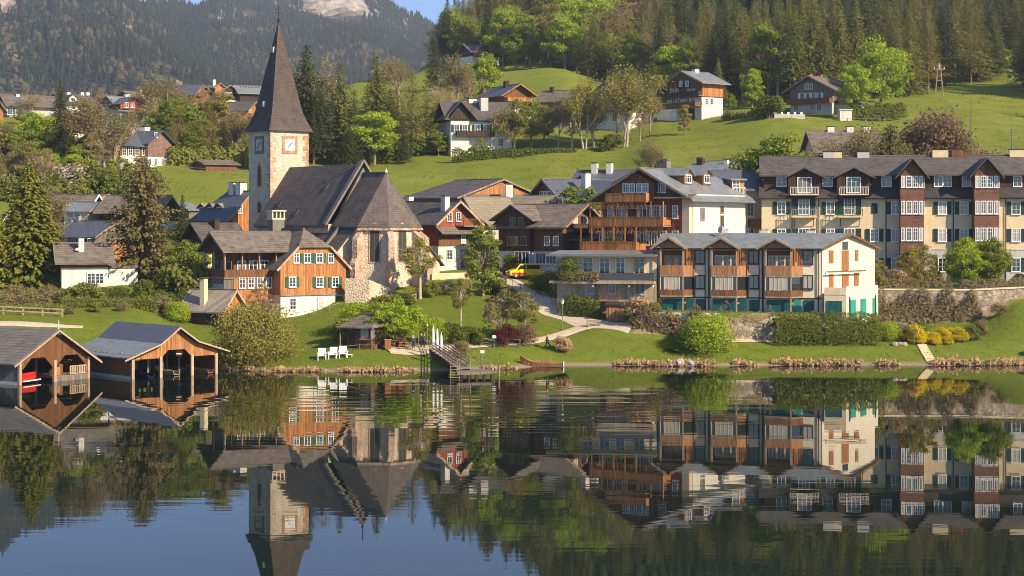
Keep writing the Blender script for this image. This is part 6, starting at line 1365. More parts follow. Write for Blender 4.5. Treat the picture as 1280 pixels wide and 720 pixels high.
for i in range(5):
    for yy in (.4, 2.8): x = P4[0][0] + .4 + i * .84; MB().tube((x, P4[0][1] + yy, -1.5), (x, P4[0][1] + yy, .42), .17, n=8).build('pile', 'dark_wood', jr)
rl = MB()
for t in (0, .5, 1): x, y = c_r[0] + (P4[2][0] - c_r[0]) * t, P4[2][1] - .1; rl.box(x - .05, x + .05, y - .05, y + .05, .6, 1.7)
rl.beam((c_r[0], P4[2][1] - .1, 1.7), (P4[2][0], P4[2][1] - .1, 1.7), .05, .09).beam((c_r[0], P4[2][1] - .1, 1.2), (P4[2][0], P4[2][1] - .1, 1.2), .05, .09); rl.build('railing', 'grey_wood', jr)
x0 = P4[0][0] - .75; yl = P4[0][1] + .2; ld = MB().box(x0, x0 + .07, yl, yl + .07, -.8, 1.75).box(x0 + .95, x0 + 1.02, yl, yl + .07, -.8, 1.75)
for i in range(6): ld.box(x0 + .07, x0 + .95, yl, yl + .07, -.2 + i * .3, -.13 + i * .3)
ld.build('ladder', 'weathered_trim', jr)
o = empty('mooring_post', (PX(623.5, 190), 190, 0), label='single wooden mooring post right of the jetty', cat='mooring post'); MB().tube((0, 0, -1.5), (.03, 0, 1.3), .13, .12, 8).build('pole', 'weathered_trim', o); MB().tube((.03, 0, 1.3), (.03, 0, 1.38), .15, .15, 8).build('cap', 'grey_wood', o)
for k, (px, Y, h) in enumerate(((541.5, 203, 3.0), (546.5, 201, 2.9), (551.5, 199, 2.7))):
    t = (205.5 - Y) / 16; o = empty('parasol', (PX(px, Y), Y, 2.0 - .95 * t), label=['rear', 'middle', 'front'][k] + ' of the three closed white parasols on the jetty gangway', cat='parasol', group='closed white parasols on the gangway')
    MB().tube((0, 0, 0), (0, 0, h), .035, n=6).build('pole', 'weathered_trim', o); MB().tube((0, 0, .75), (0, 0, 1.1), .12, .17, 8).tube((0, 0, 1.1), (0, 0, h - .4), .17, .13, 8).tube((0, 0, h - .4), (0, 0, h + .05), .13, .03, 8).build('canopy', 'white_cloth', o); MB().tube((0, 0, .02), (0, 0, .1), .3, .3, 10).build('base', 'grey_plaster', o)
# flat wooden lake boat
o = empty('lake_boat', (PX(677, 203.2), 203.2, .0), R(180) - R(6), label='varnished flat wooden lake boat with raised bow at the shore', cat='boat')
hull(5.2, 1.35, .42, .62, sheer=.85, stern=.85, flat=.75).build('hull', 'copper_wood', o)
for x in (-1.5, -.5, .5): MB().box(x - .14, x + .14, -.55, .55, .4, .45).build('seat', 'orange_wood', o)
MB().box(-1.2, .9, -.3, .3, .46, .78).build('cushions', 'copper_wood', o); MB().box(-2.66, -2.6, -.6, .6, .08, .62).build('transom', 'white_paint', o)
# path lamp, signs
o = empty('street_lamp', at(703, 216.5), label='tall lamp post with glass lantern beside the lane', cat='street lamp'); MB().tube((0, 0, -.3), (0, 0, 3.3), .06, .045, 8).tube((0, 0, 0), (0, 0, .4), .11, .09, 8).build('pole', 'lead', o); MB().tube((0, 0, 3.3), (0, 0, 3.75), .13, .24, 6).build('lantern', 'white_paint', o); MB().tube((0, 0, 3.75), (0, 0, 3.98), .3, .04, 6).build('cap', 'lead', o)
for px, Y, h, lab in ((603, 203.2, 1.2, 'small white sign board on a post near the jetty'), (618, 208.3, 1.5, 'white notice board at the gravel path fence'), (637, 214, 1.3, 'small round white marker in the grass by the knobby tree')):
    o = empty('sign', at(px, Y), label=lab, cat='sign'); MB().box(-.04, .04, -.04, .04, -.2, h - .35).build('post', 'weathered_trim', o); MB().box(-.24, .24, -.07, -.03, h - .35, h).build('board', 'white_paint', o)
# vehicles
def car_body(L, Wd, prof, belt, m, parent):
    """prof: side outline (x,z) closed; body narrows above the belt line"""
    n = len(prof); vs = []
    for s in (-1, -.86, .86, 1):
        for x, z in prof:
            k = 1.0 - max(0, z - belt) * .16; ww = Wd / 2 * s * (k if abs(s) > .9 else k); zz = z - (.03 if abs(s) > .9 and z > belt else 0); vs.append((x, ww, zz))
    fs = [tuple(range(n - 1, -1, -1)), tuple(3 * n + i for i in range(n))]
    for r_ in range(3):
        for i in range(n): fs.append((r_ * n + i, r_ * n + (i + 1) % n, (r_ + 1) * n + (i + 1) % n, (r_ + 1) * n + i))
    return MB().add(vs, fs).build('body', m, parent)
def wheels(o, xs, y, r_):
    for x in xs:
        for s in (-1, 1):
            w_ = MB().tube((0, -.1, 0), (0, .1, 0), r_, r_, 18).build('wheel', 'rubber', o, (x, s * y, r_)); MB().tube((0, -.11, 0), (0, .11, 0), r_ * .58, r_ * .58, 14).build('rim', 'steel', w_)
x, y, z = at(655, 243.5); o = empty('van', (x, y, z + .12), R(200), label='yellow van with red lower front parked before the timber house', cat='van')
prof = [(-2.3, .35), (-2.35, 1.1), (-2.2, 1.95), (-1.9, 2.0), (.9, 1.95), (1.55, 1.25), (2.25, 1.0), (2.4, .8), (2.4, .35)]
car_body(4.8, 1.9, prof, 1.1, 'yellow_paint', o); wheels(o, (-1.5, 1.55), .86, .33)
for s in (-1, 1):
    MB().prism([(.1, 1.15), (1.35, 1.15), (.85, 1.78), (.1, 1.8)], 'y', s * .84, s * .93).build('side_window', 'glass_dark', o); MB().prism([(-2.1, 1.2), (-.05, 1.2), (-.05, 1.8), (-2.05, 1.8)], 'y', s * .84, s * .93).build('side_window', 'glass_dark', o)
    MB().box(2.3, 2.43, s * .82 - .13, s * .82 + .1, .72, .95).build('headlight', 'white_paint', o); MB().box(-2.38, -2.2, s * .78 - .08, s * .78 + .08, 1.0, 1.7).build('tail_light', 'red_paint', o); MB().box(.2, 2.2, s * .93, s * .965, .4, .72).build('stripe', 'red_paint', o); MB().box(1.0, 1.2, s * 1.0 - .06, s * 1.0 + .1, 1.15, 1.35).build('mirror', 'rubber', o)
MB().add([(1.6, -.72, 1.28), (1.6, .72, 1.28), (.98, .66, 1.92), (.98, -.66, 1.92)], [(0, 1, 2, 3)]).build('windscreen', 'glass_dark', o).location = (.03, 0, .03); MB().box(2.36, 2.46, -.85, .85, .36, .62).build('bumper', 'red_paint', o); MB().box(2.38, 2.45, -.5, .5, .7, .85).build('grille', 'rubber', o)
x, y, z = at(644, 248.5); o = empty('parked_car', (x, y, z + .12), R(205), label='dark blue car parked behind the yellow van', cat='car')
car_body(4.2, 1.75, [(-2.05, .3), (-2.1, .8), (-1.7, .95), (-1.2, 1.42), (.3, 1.45), (.95, .98), (1.9, .82), (2.05, .6), (2.05, .3)], .95, 'navy_paint', o); wheels(o, (-1.3, 1.3), .78, .31)
for s in (-1, 1): MB().prism([(-1.4, 1.0), (.8, 1.0), (.3, 1.36), (-1.15, 1.36)], 'y', s * .76, s * .86).build('side_window', 'glass_dark', o); MB().box(1.95, 2.08, s * .65 - .15, s * .65 + .15, .6, .75).build('headlight', 'white_paint', o)
for px, Y, k in ((636, 247, 'left'), (641, 246.5, 'right'), (648, 251, 'rear')): plant('cypress', 'cypress', k + ' one of the small conical cypresses by the yellow van', 'cypress', PX(px, Y), Y, 3.2, 'small cypresses beside the van')
# masts
o = empty('power_pylon', at(1174, 452), label='timber A-frame power mast standing on the upper meadow', cat='power mast'); h = 8.8
for s in (-1, 1): MB().beam((s * 1.15, 0, -.6), (s * .3, 0, h), .26, .26).build('leg', 'weathered_trim', o)
MB().beam((-1.5, 0, h - 1.3), (1.5, 0, h - 1.3), .2, .22).build('crossarm', 'weathered_trim', o); MB().beam((-.85, 0, 4.6), (.85, 0, 4.6), .2, .22).build('brace', 'weathered_trim', o)
for s in (-1.3, 0, 1.3): MB().tube((s, 0, h - 1.2), (s, 0, h - .6 + (.9 if s == 0 else 0)), .12, .1, 6).build('insulator', 'grey_plaster', o)
for px, Y, h, lab in ((1214, 370, 8.6, 'plain slim utility pole on the right meadow'), (1265, 340, 5.4, 'utility pole with double crossarm at the right edge')):
    o = empty('utility_pole', at(px, Y), label=lab, cat='utility pole'); MB().tube((0, 0, -.5), (0, 0, h), .14, .1, 8).build('pole', 'grey_wood', o)
    if px > 1250: MB().box(-.9, .9, -.06, .06, h - .9, h - .75).build('crossarm', 'grey_wood', o); MB().box(-.6, .6, -.06, .06, h - .4, h - .27).build('crossarm', 'grey_wood', o)
# stairs to the water right
st = empty('lake_steps', (PX(1157, 209), 209, 0), label='narrow stone steps with a post leading down to the water', cat='steps')
for i in range(9): Y = 205.6 + i * .62; MB().box(-.6, .55, Y - 209, Y - 209 + .55, hz(PX(1157, Y), Y) - .3, hz(PX(1157, Y), Y) + .22).build('step', 'cream_plaster', st)
MB().tube((-1.0, 1.8, 1), (-1.0, 1.8, 4.3), .05).build('post', 'grey_wood', st)

# ---------------------------------------------------------------- people
def person(loc, rz, label, pose='stand', coat='dark_cloth', legs='dark_cloth', s=1.0):
    o = empty('person', loc, rz, label=label, cat='person')
    def skin(name, J_, E, m):
        me = bpy.data.meshes.new(name); me.from_pydata([j[:3] for j in J_], E, []); me.materials.append(M(m)); q = link(name, me, o)
        md = q.modifiers.new('s', 'SKIN')
        for i, j in enumerate(J_): me.skin_vertices[0].data[i].radius = (j[3], j[3] * (j[4] if len(j) > 4 else 1)); 
        me.skin_vertices[0].data[0].use_root = True; q.modifiers.new('b', 'SUBSURF').levels = 1; q.modifiers['b'].render_levels = 1
        return q
    if pose == 'walk': kL, aL, kR, aR, hip = (.1, -.22, .5), (.1, -.36, .07), (-.1, .06, .47), (-.1, .42, .13), .92
    elif pose == 'sit': kL, aL, kR, aR, hip = (.12, -.45, .5), (.12, -.45, .07), (-.12, -.45, .5), (-.12, -.5, .07), .5
    else: kL, aL, kR, aR, hip = (.1, -.02, .48), (.11, 0, .07), (-.1, 0, .48), (-.12, .05, .07), .92
    up = hip - .92
    hl, hr_ = ((.3, -.25, .82 + up), (-.28, .22, .84 + up)) if pose == 'walk' else (((.28, -.14, .84 + up), (-.28, -.12, .84 + up)) if pose == 'stand' else ((.2, -.35, .62), (-.2, -.35, .62)))
    el, er = ((.3, .0, 1.08 + up), (-.3, .06, 1.08 + up))
    J_ = [(0, 0, .95 + up, .13, .8), (0, 0, 1.2 + up, .13, .75), (0, 0, 1.4 + up, .15, .65), (0, 0, 1.5 + up, .06), (0, -.02, 1.62 + up, .095, 1.1), (0, -.01, 1.72 + up, .085, 1.1),
          (.1, 0, .88 + up, .1), (*kL, .065), (*aL, .045), (aL[0], aL[1] - .16, .04, .04), (-.1, 0, .88 + up, .1), (*kR, .065), (*aR, .045), (aR[0], aR[1] - .16, aR[2] - .03, .04),
          (.2, 0, 1.4 + up, .06), (*el, .045), (*hl, .032), (hl[0], hl[1] - .05, hl[2] - .07, .035), (-.2, 0, 1.4 + up, .06), (*er, .045), (*hr_, .032), (hr_[0], hr_[1] - .05, hr_[2] - .07, .035)]
    E = [(0, 1), (1, 2), (2, 3), (3, 4), (4, 5), (0, 6), (6, 7), (7, 8), (8, 9), (0, 10), (10, 11), (11, 12), (12, 13), (2, 14), (14, 15), (15, 16), (16, 17), (2, 18), (18, 19), (19, 20), (20, 21)]
    skin('body', J_, E, 'skin')
    skin('trousers', [(0, 0, .97 + up, .15, .85), (.1, 0, .88 + up, .115), (*kL, .085), (aL[0], aL[1], aL[2] + .03, .07), (-.1, 0, .88 + up, .115), (*kR, .085), (aR[0], aR[1], aR[2] + .03, .07)], [(0, 1), (1, 2), (2, 3), (0, 4), (4, 5), (5, 6)], legs)
    skin('jacket', [(0, 0, .9 + up, .17, .85), (0, 0, 1.2 + up, .155, .8), (0, 0, 1.4 + up, .165, .7), (.2, 0, 1.4 + up, .08), (*el, .065), (hl[0], hl[1], hl[2] + .03, .05), (-.2, 0, 1.4 + up, .08), (*er, .065), (hr_[0], hr_[1], hr_[2] + .03, .05)], [(0, 1), (1, 2), (2, 3), (3, 4), (4, 5), (2, 6), (6, 7), (7, 8)], coat)
    skin('hair', [(0, .015, 1.70 + up, .1, 1.1), (0, .03, 1.76 + up, .07)], [(0, 1)], 'hair'); skin('shoe', [(aL[0], aL[1] + .03, max(.05, aL[2] - .02), .06), (aL[0], aL[1] - .17, max(.04, aL[2] - .05), .05)], [(0, 1)], 'rubber'); skin('shoe', [(aR[0], aR[1] + .03, max(.05, aR[2] - .02), .06), (aR[0], aR[1] - .17, max(.04, aR[2] - .05), .05)], [(0, 1)], 'rubber')
    o.scale = (s, s, s); return o
x, y, z = at(684, 209.2); person((x, y, z + .16), R(80), 'person in dark clothes walking along the gravel path', 'walk')
x, y, z = at(516.5, 205.6); person((x, y, z + .14), R(20), 'person in a blue jacket standing before the chestnut tree terrace', 'stand', 'blue_cloth', 'dark_cloth')
x, y, z = at(526.5, 207); person((x, y, z + .14), R(-100), 'person in black standing left of a pair near the gangway', 'stand')
x, y, z = at(530.5, 207); person((x, y, z + .14), R(80), 'person in black standing right of a pair near the gangway', 'stand', 'grey_fabric')
# cafe tables
def table(px, Y, lab, people=()):
    x, y, z = at(px, Y, .12); o = empty('cafe_table', (x, y, z), rnd.uniform(0, .5), label=lab, cat='table'); MB().box(-.75, .75, -.4, .4, .7, .75).build('tabletop', 'orange_wood', o)
    for s in (-.6, .6):
        for t in (-.3, .3): MB().box(s - .03, s + .03, t - .03, t + .03, 0, .7).build('leg', 'grey_wood', o)
    for k, s in enumerate((-1, 1)):
        q = empty('cafe_bench', (x, y + s * .85, z), 0, label=('front' if s < 0 else 'rear') + ' bench of ' + lab.replace('café table', 'the café table'), cat='bench'); MB().box(-.75, .75, -.15, .15, .42, .47).build('seat', 'orange_wood', q)
        for t in (-.6, .6): MB().box(t - .03, t + .03, -.12, .12, 0, .42).build('leg', 'grey_wood', q)
table(487, 206.2, 'café table at the chestnut trunk'); table(498, 207.2, 'café table farthest from the lake'); table(506, 205.8, 'café table nearest the standing person in blue')
x, y, z = at(498, 206.3); person((x, y - .05, z + .1), R(180), 'seated person in red at the café table under the chestnut', 'sit', 'red_cloth')
x, y, z = at(488, 207.05); person((x, y, z + .1), R(0), 'seated person in blue at the café table beside the trunk', 'sit', 'blue_cloth')
x, y, z = at(505, 206.65); person((x, y, z + .1), R(0), 'seated person in orange at the café table near the path', 'sit', 'orange_shutter')
x, y, z = at(485, 204.6, .1); o = empty('counter', (x, y, z), 0, label='orange wooden bar counter beside the chestnut trunk', cat='counter'); MB().box(-.35, .35, -.3, .3, 0, 1.15).build('cabinet', 'orange_wood', o); MB().box(-.42, .42, -.36, .36, 1.15, 1.2).build('top', 'light_trim', o)
for k, (px, h) in enumerate(((523, 3.2), (534, 2.9))): o = empty('terrace_post', at(px, 206.5), label=['left', 'right'][k] + ' slim grey terrace post behind the standing pair', cat='post'); MB().tube((0, 0, 0), (0, 0, h), .04).build('pole', 'lead', o); MB().tube((0, 0, h), (0, 0, h + .2), .1, .1, 8).build('globe', 'white_paint', o)
# ================================================================== vegetation
T = ptree
# left shore
T('bigspruce', 38, 243, 204, 'tall full spruce at the left edge, brightest of the shore trees', 'spruce_tree', 'spruce', sxy=1.2)
T('bigspruce', -14, 240, 232, 'dark spruce cut by the left picture edge', 'spruce_tree', 'spruce')
T('pine', 178, 246, 196, 'broad olive brown pine with ragged crown beside the white house', 'pine_tree', 'pine', sxy=.86)
T('spruce2', 228, 262, 243, 'small pointed spruce between the brown house and the black barn', 'spruce_tree', 'spruce', sxy=1.3)
T('round_b', 236, 238, 303, 'light green leafy tree left of the hut with plank roof', sxy=1.0); T('bushlit0', 236, 233, 330, 'bright green shrub at the foot of the light leafy tree', 'bush', 'bush')
T('willow', 316, 199.5, 376, 'large olive willow bush on the shore before the orange house', 'willow_bush', 'willow bush', sxy=.95); T('willow', 352, 204, 405, 'smaller olive bush at the right of the large willow bush', 'willow_bush', 'willow bush', sxy=.9)
T('bushtwig0', 293, 207, 425, 'bare twiggy bush left of the willow at the boathouse corner', 'bush', 'bush'); T('copper', 325, 224.5, 352, 'purplish budding bush against the orange house wing', 'bush', 'bush', sxy=.8); T('bush1', 364, 207, 446, 'small dark scrub at the foot of the willow bush', 'bush', 'bush'); T('blossom', 337, 225, 372, 'pale blossoming shrub at the white house corner', 'shrub', 'shrub')
hedge(-25, 221.5, 66, 222, 366, 2.2, 'twiggy', 'brown green hedge bank above the left timber fence', 'hedge', dens=60); hedge(-25, 218.5, 80, 218.8, 381, 1.6, 'hedge_light', 'low grassy hedge just behind the left timber fence', 'hedge', dens=45)
hedge(78, 222.5, 196, 224, 372, 2.0, 'hedge_light', 'long light hedge in front of the white one-storey house', 'hedge', dens=60); hedge(66, 229, 160, 230, 361, 1.4, 'hedge_green', 'clipped dark hedge along the white house garden', 'hedge', dens=50); hedge(192, 227, 235, 229, 365, 1.6, 'hedge_green', 'green hedge between the white house and the hut', 'hedge', dens=60)
for k, (px, Y, tp, key, lab) in enumerate(((105, 224, 352, 'bushlit1', 'rounded green bush before the white wall'), (62, 226, 355, 'bushtwig0', 'twiggy shrub under the left spruce'), (88, 217, 383, 'bushtwig1', 'bare stemmed shrub at the end of the left fence'), (205, 225, 368, 'bushtwig0', 'brownish shrub at the middle of the garden hedge'), (120, 219, 378, 'bushlit2', 'bright green shrub below the long light hedge'),
    (180, 231, 350, 'bush2', 'dark shrub at the pine foot'), (20, 224, 356, 'bushtwig1', 'brown shrub under the edge spruce'), (222, 222, 376, 'freshbush', 'vivid green clump left of the hut'), (154, 220, 377, 'bushtwig0', 'straw coloured bush below the pine'))): T(key, px, Y, tp, lab, 'bush', 'bush')
T('bare1', 55, 262, 235, 'bare light brown tree right of the big left spruce'); T('bud2', 66, 258, 268, 'budding shrub-like tree beside the big left spruce')
# church and park
T('pollard', 525, 232, 296, 'pollarded tree with pale trunk and olive leaves before the apse', sxy=1.25); T('columnar', 604, 232, 276, 'tall full green tree at the bend of the lane', sxy=1.1); T('blossom', 588, 236, 300, 'slender white flowering tree left of the tall green one', sxy=.7)
T('pollard', 576, 218, 347, 'slim pollarded sapling on the lawn with thin pale trunk', sxy=.9); T('knobby', 629, 212, 362, 'knobby bare-headed pollard on the lawn by the red bush'); T('pollard', 656, 211.5, 364, 'light green pollard right of the knobby bare one', sxy=1.2)
T('chestnut', 494, 206.5, 376, 'bright fresh green chestnut tree shading the kiosk terrace', 'chestnut_tree', 'chestnut', sxy=1.05)
T('round_b', 470, 210, 379, 'darker green leafy tree behind the kiosk roof', sxy=.9); T('freshbush', 452, 214, 377, 'light green bush on the slope above the kiosk', 'bush', 'bush', sxy=1.3); T('bushlit1', 482, 226, 366, 'green shrub below the end of the churchyard wall', 'bush', 'bush'); T('bushlit0', 470, 229, 372, 'small leafy shrub in front of the rubble wall', 'bush', 'bush'); T('bushlit0', 432, 209, 398, 'green bush left of the kiosk hut', 'bush', 'bush')
T('freshbush', 542, 210, 395, 'yellow green pointed bush right of the terrace', 'bush', 'bush', sxy=.8); T('bush0', 562, 210.5, 404, 'dark spreading bush along the lawn foot', 'bush', 'bush'); T('bush1', 583, 210.5, 408, 'low dark bush left of the red bush', 'bush', 'bush', sxy=1.3)
T('redbush', 632, 209.5, 405, 'dark red round bush by the path fence', 'bush', 'bush', sxy=.8); T('goldbush', 657, 210.6, 404, 'copper gold round bush by the path fence', 'bush', 'bush', sxy=.8); T('redbush', 645, 210.8, 411, 'small maroon bush between the red and copper bushes', 'bush', 'bush')
T('paleshrub', 703, 208.6, 420, 'pale dry shrub at the outer path edge', 'bush', 'bush'); T('bushtwig1', 578, 203, 426, 'small twiggy bush right of the jetty gangway', 'bush', 'bush'); T('bushlit1', 620, 233, 347, 'green bush at the lane wall', 'bush', 'bush'); T('bushlit2', 540, 233, 352, 'green clipped bush beside the churchyard fence', 'bush', 'bush')
T('bush0', 508, 230, 366, 'small shrub below the churchyard wall', 'bush', 'bush'); T('bushlit0', 636, 228, 360, 'low shrub at the inner lane edge', 'bush', 'bush')
# lane and restaurant
hedge(670, 237, 697, 232, 341, 2.4, 'hedge_green', 'shaded green hedge left of the terrace building', 'hedge', dens=60); T('paleshrub', 698, 230, 352, 'rusty dry shrub at the left terrace corner', 'bush', 'bush'); T('paleshrub', 676, 230, 366, 'pinkish dry shrub by the lane handrail', 'bush', 'bush', sxy=.7)
hedge(702, 222.6, 750, 220.4, 371, 1.2, 'hedge_green', 'dark undergrowth below the restaurant terrace', 'hedge', dens=60); hedge(701, 221.6, 748, 220.6, 341.5, .5, 'twiggy', 'dry planting along the restaurant terrace edge', 'hedge', dens=60, lumpy=.3, zbase=9.75)
plant('cypress', 'cypress', 'dark conical shrub at the left end of the restaurant', 'cypress', PX(709, 222.3), 222.3, 2.9, None, 0, 1.5, 9.75)
T('paleshrub', 800, 215, 371, 'cream plumed pampas shrub beside the teal garages', 'bush', 'bush', sxy=1.2); T('bushlit0', 815, 214.6, 378, 'light shrub right of the pampas shrub', 'bush', 'bush'); T('bush2', 788, 215, 386, 'dark shrub left of the pampas shrub', 'bush', 'bush')
T('freshbush', 884, 208, 391, 'big fresh green lakeside bush before the vine wall', 'bush', 'bush', sxy=1.05); T('bush1', 842, 208.5, 430, 'low dark scrub at the left of the lakeside bush', 'bush', 'bush', sxy=1.6); T('bushtwig0', 862, 211, 405, 'bare twiggy bush left of the lakeside bush', 'bush', 'bush')
T('freshbush', 905, 209, 432, 'low green shoots right of the lakeside bush', 'bush', 'bush')
hedge(968, 211.6, 1026, 211.6, 391.5, 3.0, 'hedge_green', 'left half of the dark clipped hedge below the apartment house', 'hedge', dens=110, qs=.1, lumpy=.05); hedge(1029, 211.6, 1098, 211.8, 391, 3.2, 'hedge_green', 'right half of the dark clipped hedge below the annex', 'hedge', dens=110, qs=.1, lumpy=.06)
T('freshbush', 1108, 214, 401, 'loose light green shrub right of the dark hedge', 'bush', 'bush', sxy=1.2); T('goldbush', 1100, 217, 394, 'rusty orange shrub above the light green one', 'bush', 'bush'); T('bushtwig0', 1125, 216, 402, 'dry brown shrub under the retaining wall', 'bush', 'bush')
for k, (px, Y, tp, lab) in enumerate(((1145, 213, 405, 'yellow forsythia at the left of the rockery'), (1147, 211.6, 416, 'small yellow forsythia just below the left one'), (1167, 212, 415, 'yellow forsythia behind the lake steps'), (1178, 213, 409, 'tallest yellow forsythia of the rockery'), (1188, 213.5, 410, 'yellow forsythia right of the tallest'), (1197, 213, 409, 'rightmost full yellow forsythia'), (1170, 211, 421, 'low yellow flower cushion at the path edge'), (1186, 211, 422, 'low yellow flower cushion under the tallest forsythia'), (1203, 212.4, 414, 'yellow sprig beside the dark shrub'))):
    T('forsythia', px, Y, tp, lab, 'forsythia', 'forsythia', 'yellow forsythias in the rockery', sxy=.98)
T('cypress', 1152, 214, 402, 'little dark conifer between the forsythias', 'cypress', 'cypress', sxy=1.3); T('bush2', 1213, 213.2, 407, 'dark round shrub right of the forsythias', 'bush', 'bush'); T('bushtwig1', 1226, 216, 399, 'bare brown shrub at the wall end', 'bush', 'bush', sxy=.8); T('bush0', 1288, 208, 434, 'dark bush cut by the right edge near the water', 'bush', 'bush'); T('bushtwig0', 1250, 223, 379, 'scrubby plant on the wall end', 'bush', 'bush')
for px, tp, key, lab, s_ in ((1147, 305, 'round_olive', 'round olive tree before the left bay tower', 1.0), (1207, 299.5, 'round', 'bright green ball-shaped tree before the hotel', 1.0), (1239, 299, 'round_b', 'darker round tree right of the bright ball-shaped one', .95), (1091, 322, 'round_olive', 'small olive tree between apartment annex and hotel', .9)): T(key, px, 231 if px > 1100 else 229, tp, lab, sxy=s_)
hedge(1098, 229.5, 1180, 229.8, 345, 1.6, 'twiggy', 'low brown planting before the hotel wall', 'hedge', dens=45); T('bush0', 1166, 231, 338, 'dark bush at the hotel wall between the trees', 'bush', 'bush'); T('paleshrub', 1123, 230, 335, 'pale dry shrub at the hotel wall', 'bush', 'bush'); hedge(1200, 228.4, 1290, 228.6, 349, 1.2, 'twiggy', 'thin planting behind the hotel railing at right', 'hedge', dens=30)
T('columnar', 727, 266, 228, 'green tree between the timber house and the villa', sxy=1.7); T('whitebush', 741, 264, 262, 'pale blossoming bush left of the villa', 'bush', 'bush')
# behind the hotel
T('green1', 966, 272, 165, 'fresh green tree rising behind the hotel left roof end'); T('olive1', 952, 275, 190, 'olive tree left of the green one behind the hotel'); T('bare0', 1050, 288, 158, 'bare tree in front of the broad brown roof'); T('bare3', 1032, 288, 172, 'spreading bare tree at the left of the brown roof'); T('pine', 1113, 280, 155, 'dark layered pine behind the hotel', 'pine_tree', 'pine', sxy=.8)
T('barered', 1178, 290, 141, 'purple brown copper tree behind the hotel'); T('copper', 1205, 286, 170, 'lower spreading copper tree right of the taller copper tree', sxy=1.3); T('bud0', 1230, 288, 172, 'pinkish budding tree at the right behind the hotel', sxy=1.1); T('olive0', 1130, 286, 178, 'yellowish bush-like tree between pine and copper tree'); T('bud1', 1150, 288, 183, 'low tan tree left of the copper tree'); T('bare1', 815, 320, 175, 'thin young tree on the meadow above the villa'); T('olive2', 823, 322, 186, 'small olive tree above the villa ridge')
T('bare0', 958, 300, 175, 'bare thin tree left of the meadow green tree')
# meadow edge trees right of the church
rows_ = [('spruce3', 383, 398, 55, 'tall brownish spruce directly right of the spire'), ('spruce0', 402, 392, 100, 'dark spruce second from the spire'), ('sprucelit0', 425, 398, 76, 'tall dense spruce in the church-side grove'), ('spruce1', 443, 402, 112, 'dark inner spruce of the grove'), ('sprucelit1', 471, 412, 66, 'tallest narrow spruce near the middle of the grove'), ('fresh1', 468, 392, 136, 'light green leafy tree at the foot of the grove'), ('larch0', 516, 400, 84, 'tall olive larch in front of the ridge'), ('larch1', 497, 410, 98, 'olive larch left of the tallest olive larch'), ('spruce2', 488, 415, 110, 'dark thin spruce between the larches'), ('larch2', 533, 404, 112, 'broad olive larch at the right of the grove'), ('spruce0', 543, 520, 38, 'dark lone spruce on the ridge line'),
 ('bud1', 400, 430, 70, 'brown budding tree behind the first spruce'), ('bare0', 500, 470, 70, 'bare tree behind the grove on the ridge'), ('bud0', 553, 440, 95, 'tan budding tree left of the white villa'), ('bare1', 568, 450, 72, 'tall bare tree above the white villa'), ('bud2', 583, 455, 88, 'pinkish bare tree on the ridge over the villa roof'), ('fresh0', 603, 470, 70, 'bright green tree below the small dark house'), ('olive1', 556, 418, 125, 'olive tree at the left wall of the white villa'), ('green2', 548, 398, 165, 'dark green low tree left of the white villa'), ('spruce1', 460, 450, 118, 'dark spruce in the rear of the grove'), ('spruce3', 412, 440, 92, 'dark rear spruce beside the spire'), ('olive2', 365, 398, 150, 'olive tree just right of the tower'), ('spruce2', 392, 388, 140, 'low dark spruce above the nave roof'), ('spruce1', 436, 386, 150, 'shady low spruce above the chancel'), ('spruce0', 505, 392, 160, 'small shady spruce beneath the larches'),
 ('olive0', 643, 398, 122, 'olive tree at the right wall of the white villa'), ('green0', 664, 400, 124, 'green tree right of the white villa'), ('green1', 680, 402, 130, 'second green tree right of the white villa'), ('bare3', 698, 398, 120, 'grey bare tree before the orange barn'), ('birch', 729, 392, 95, 'clump of bare pale-stemmed birches in the meadow centre'), ('birch', 742, 396, 118, 'green tinged birch between the two bare clumps'), ('birch', 782, 391, 78, 'tallest bare pale-stemmed clump in the meadow centre'), ('bare0', 770, 397, 95, 'bare tree left of the tallest bare clump'), ('bare1', 812, 398, 112, 'brown bare tree left of the three-storey chalet'), ('bud1', 800, 395, 135, 'small budding tree beside the bare clump'), ('olive2', 856, 392, 130, 'small round olive tree before the three-storey chalet'), ('bush0', 765, 388, 168, 'dark bush between the pale stems'), ('bud2', 715, 396, 128, 'tan budding tree left of the pale birches'), ('olive0', 600, 388, 172, 'climbing greenery before the white villa'),
 ('fir', 805, 455, 90, 'dark rounded fir above the mid meadow'), ('sprucelit1', 898, 430, 72, 'slim pale-stemmed spruce right of the three-storey chalet'), ('fresh2', 940, 440, 84, 'bright green tree at the forest edge'), ('fresh1', 1069, 404, 78, 'bright green maple right of the grey-brown chalet'), ('fresh0', 1101, 416, 50, 'tallest bright green tree right of the grey-brown chalet'), ('bush0', 962, 392, 120, 'dark bush left of the grey-brown chalet'), ('green0', 913, 428, 118, 'low green tree at the forest edge')]
for key, px, Y, tp, lab in rows_:
    wide = 1.35 if px < 560 and Y < 420 else 1.0
    nm = 'spruce_tree' if key.startswith('spruce') else ('larch_tree' if key.startswith('larch') else ('bush' if key.startswith('bush') else 'tree'))
    T(key, px, Y, tp, lab, nm, {'spruce_tree': 'spruce', 'larch_tree': 'larch', 'bush': 'bush'}.get(nm, 'tree'), sxy=wide)
hedge(1060, 402, 1130, 408, 131, 2.5, 'hedge_green', 'dark hedge right of the bright green maple', 'hedge', dens=25, qs=.25); hedge(905, 404, 965, 398, 141, 3, 'hedge_light', 'shrubs in the garden between the two chalets', 'hedge', dens=22, qs=.25); hedge(565, 386, 720, 388, 186, 1.2, 'hedge_green', 'dark hedge line at the foot of the villa garden', 'hedge', dens=16, qs=.22)
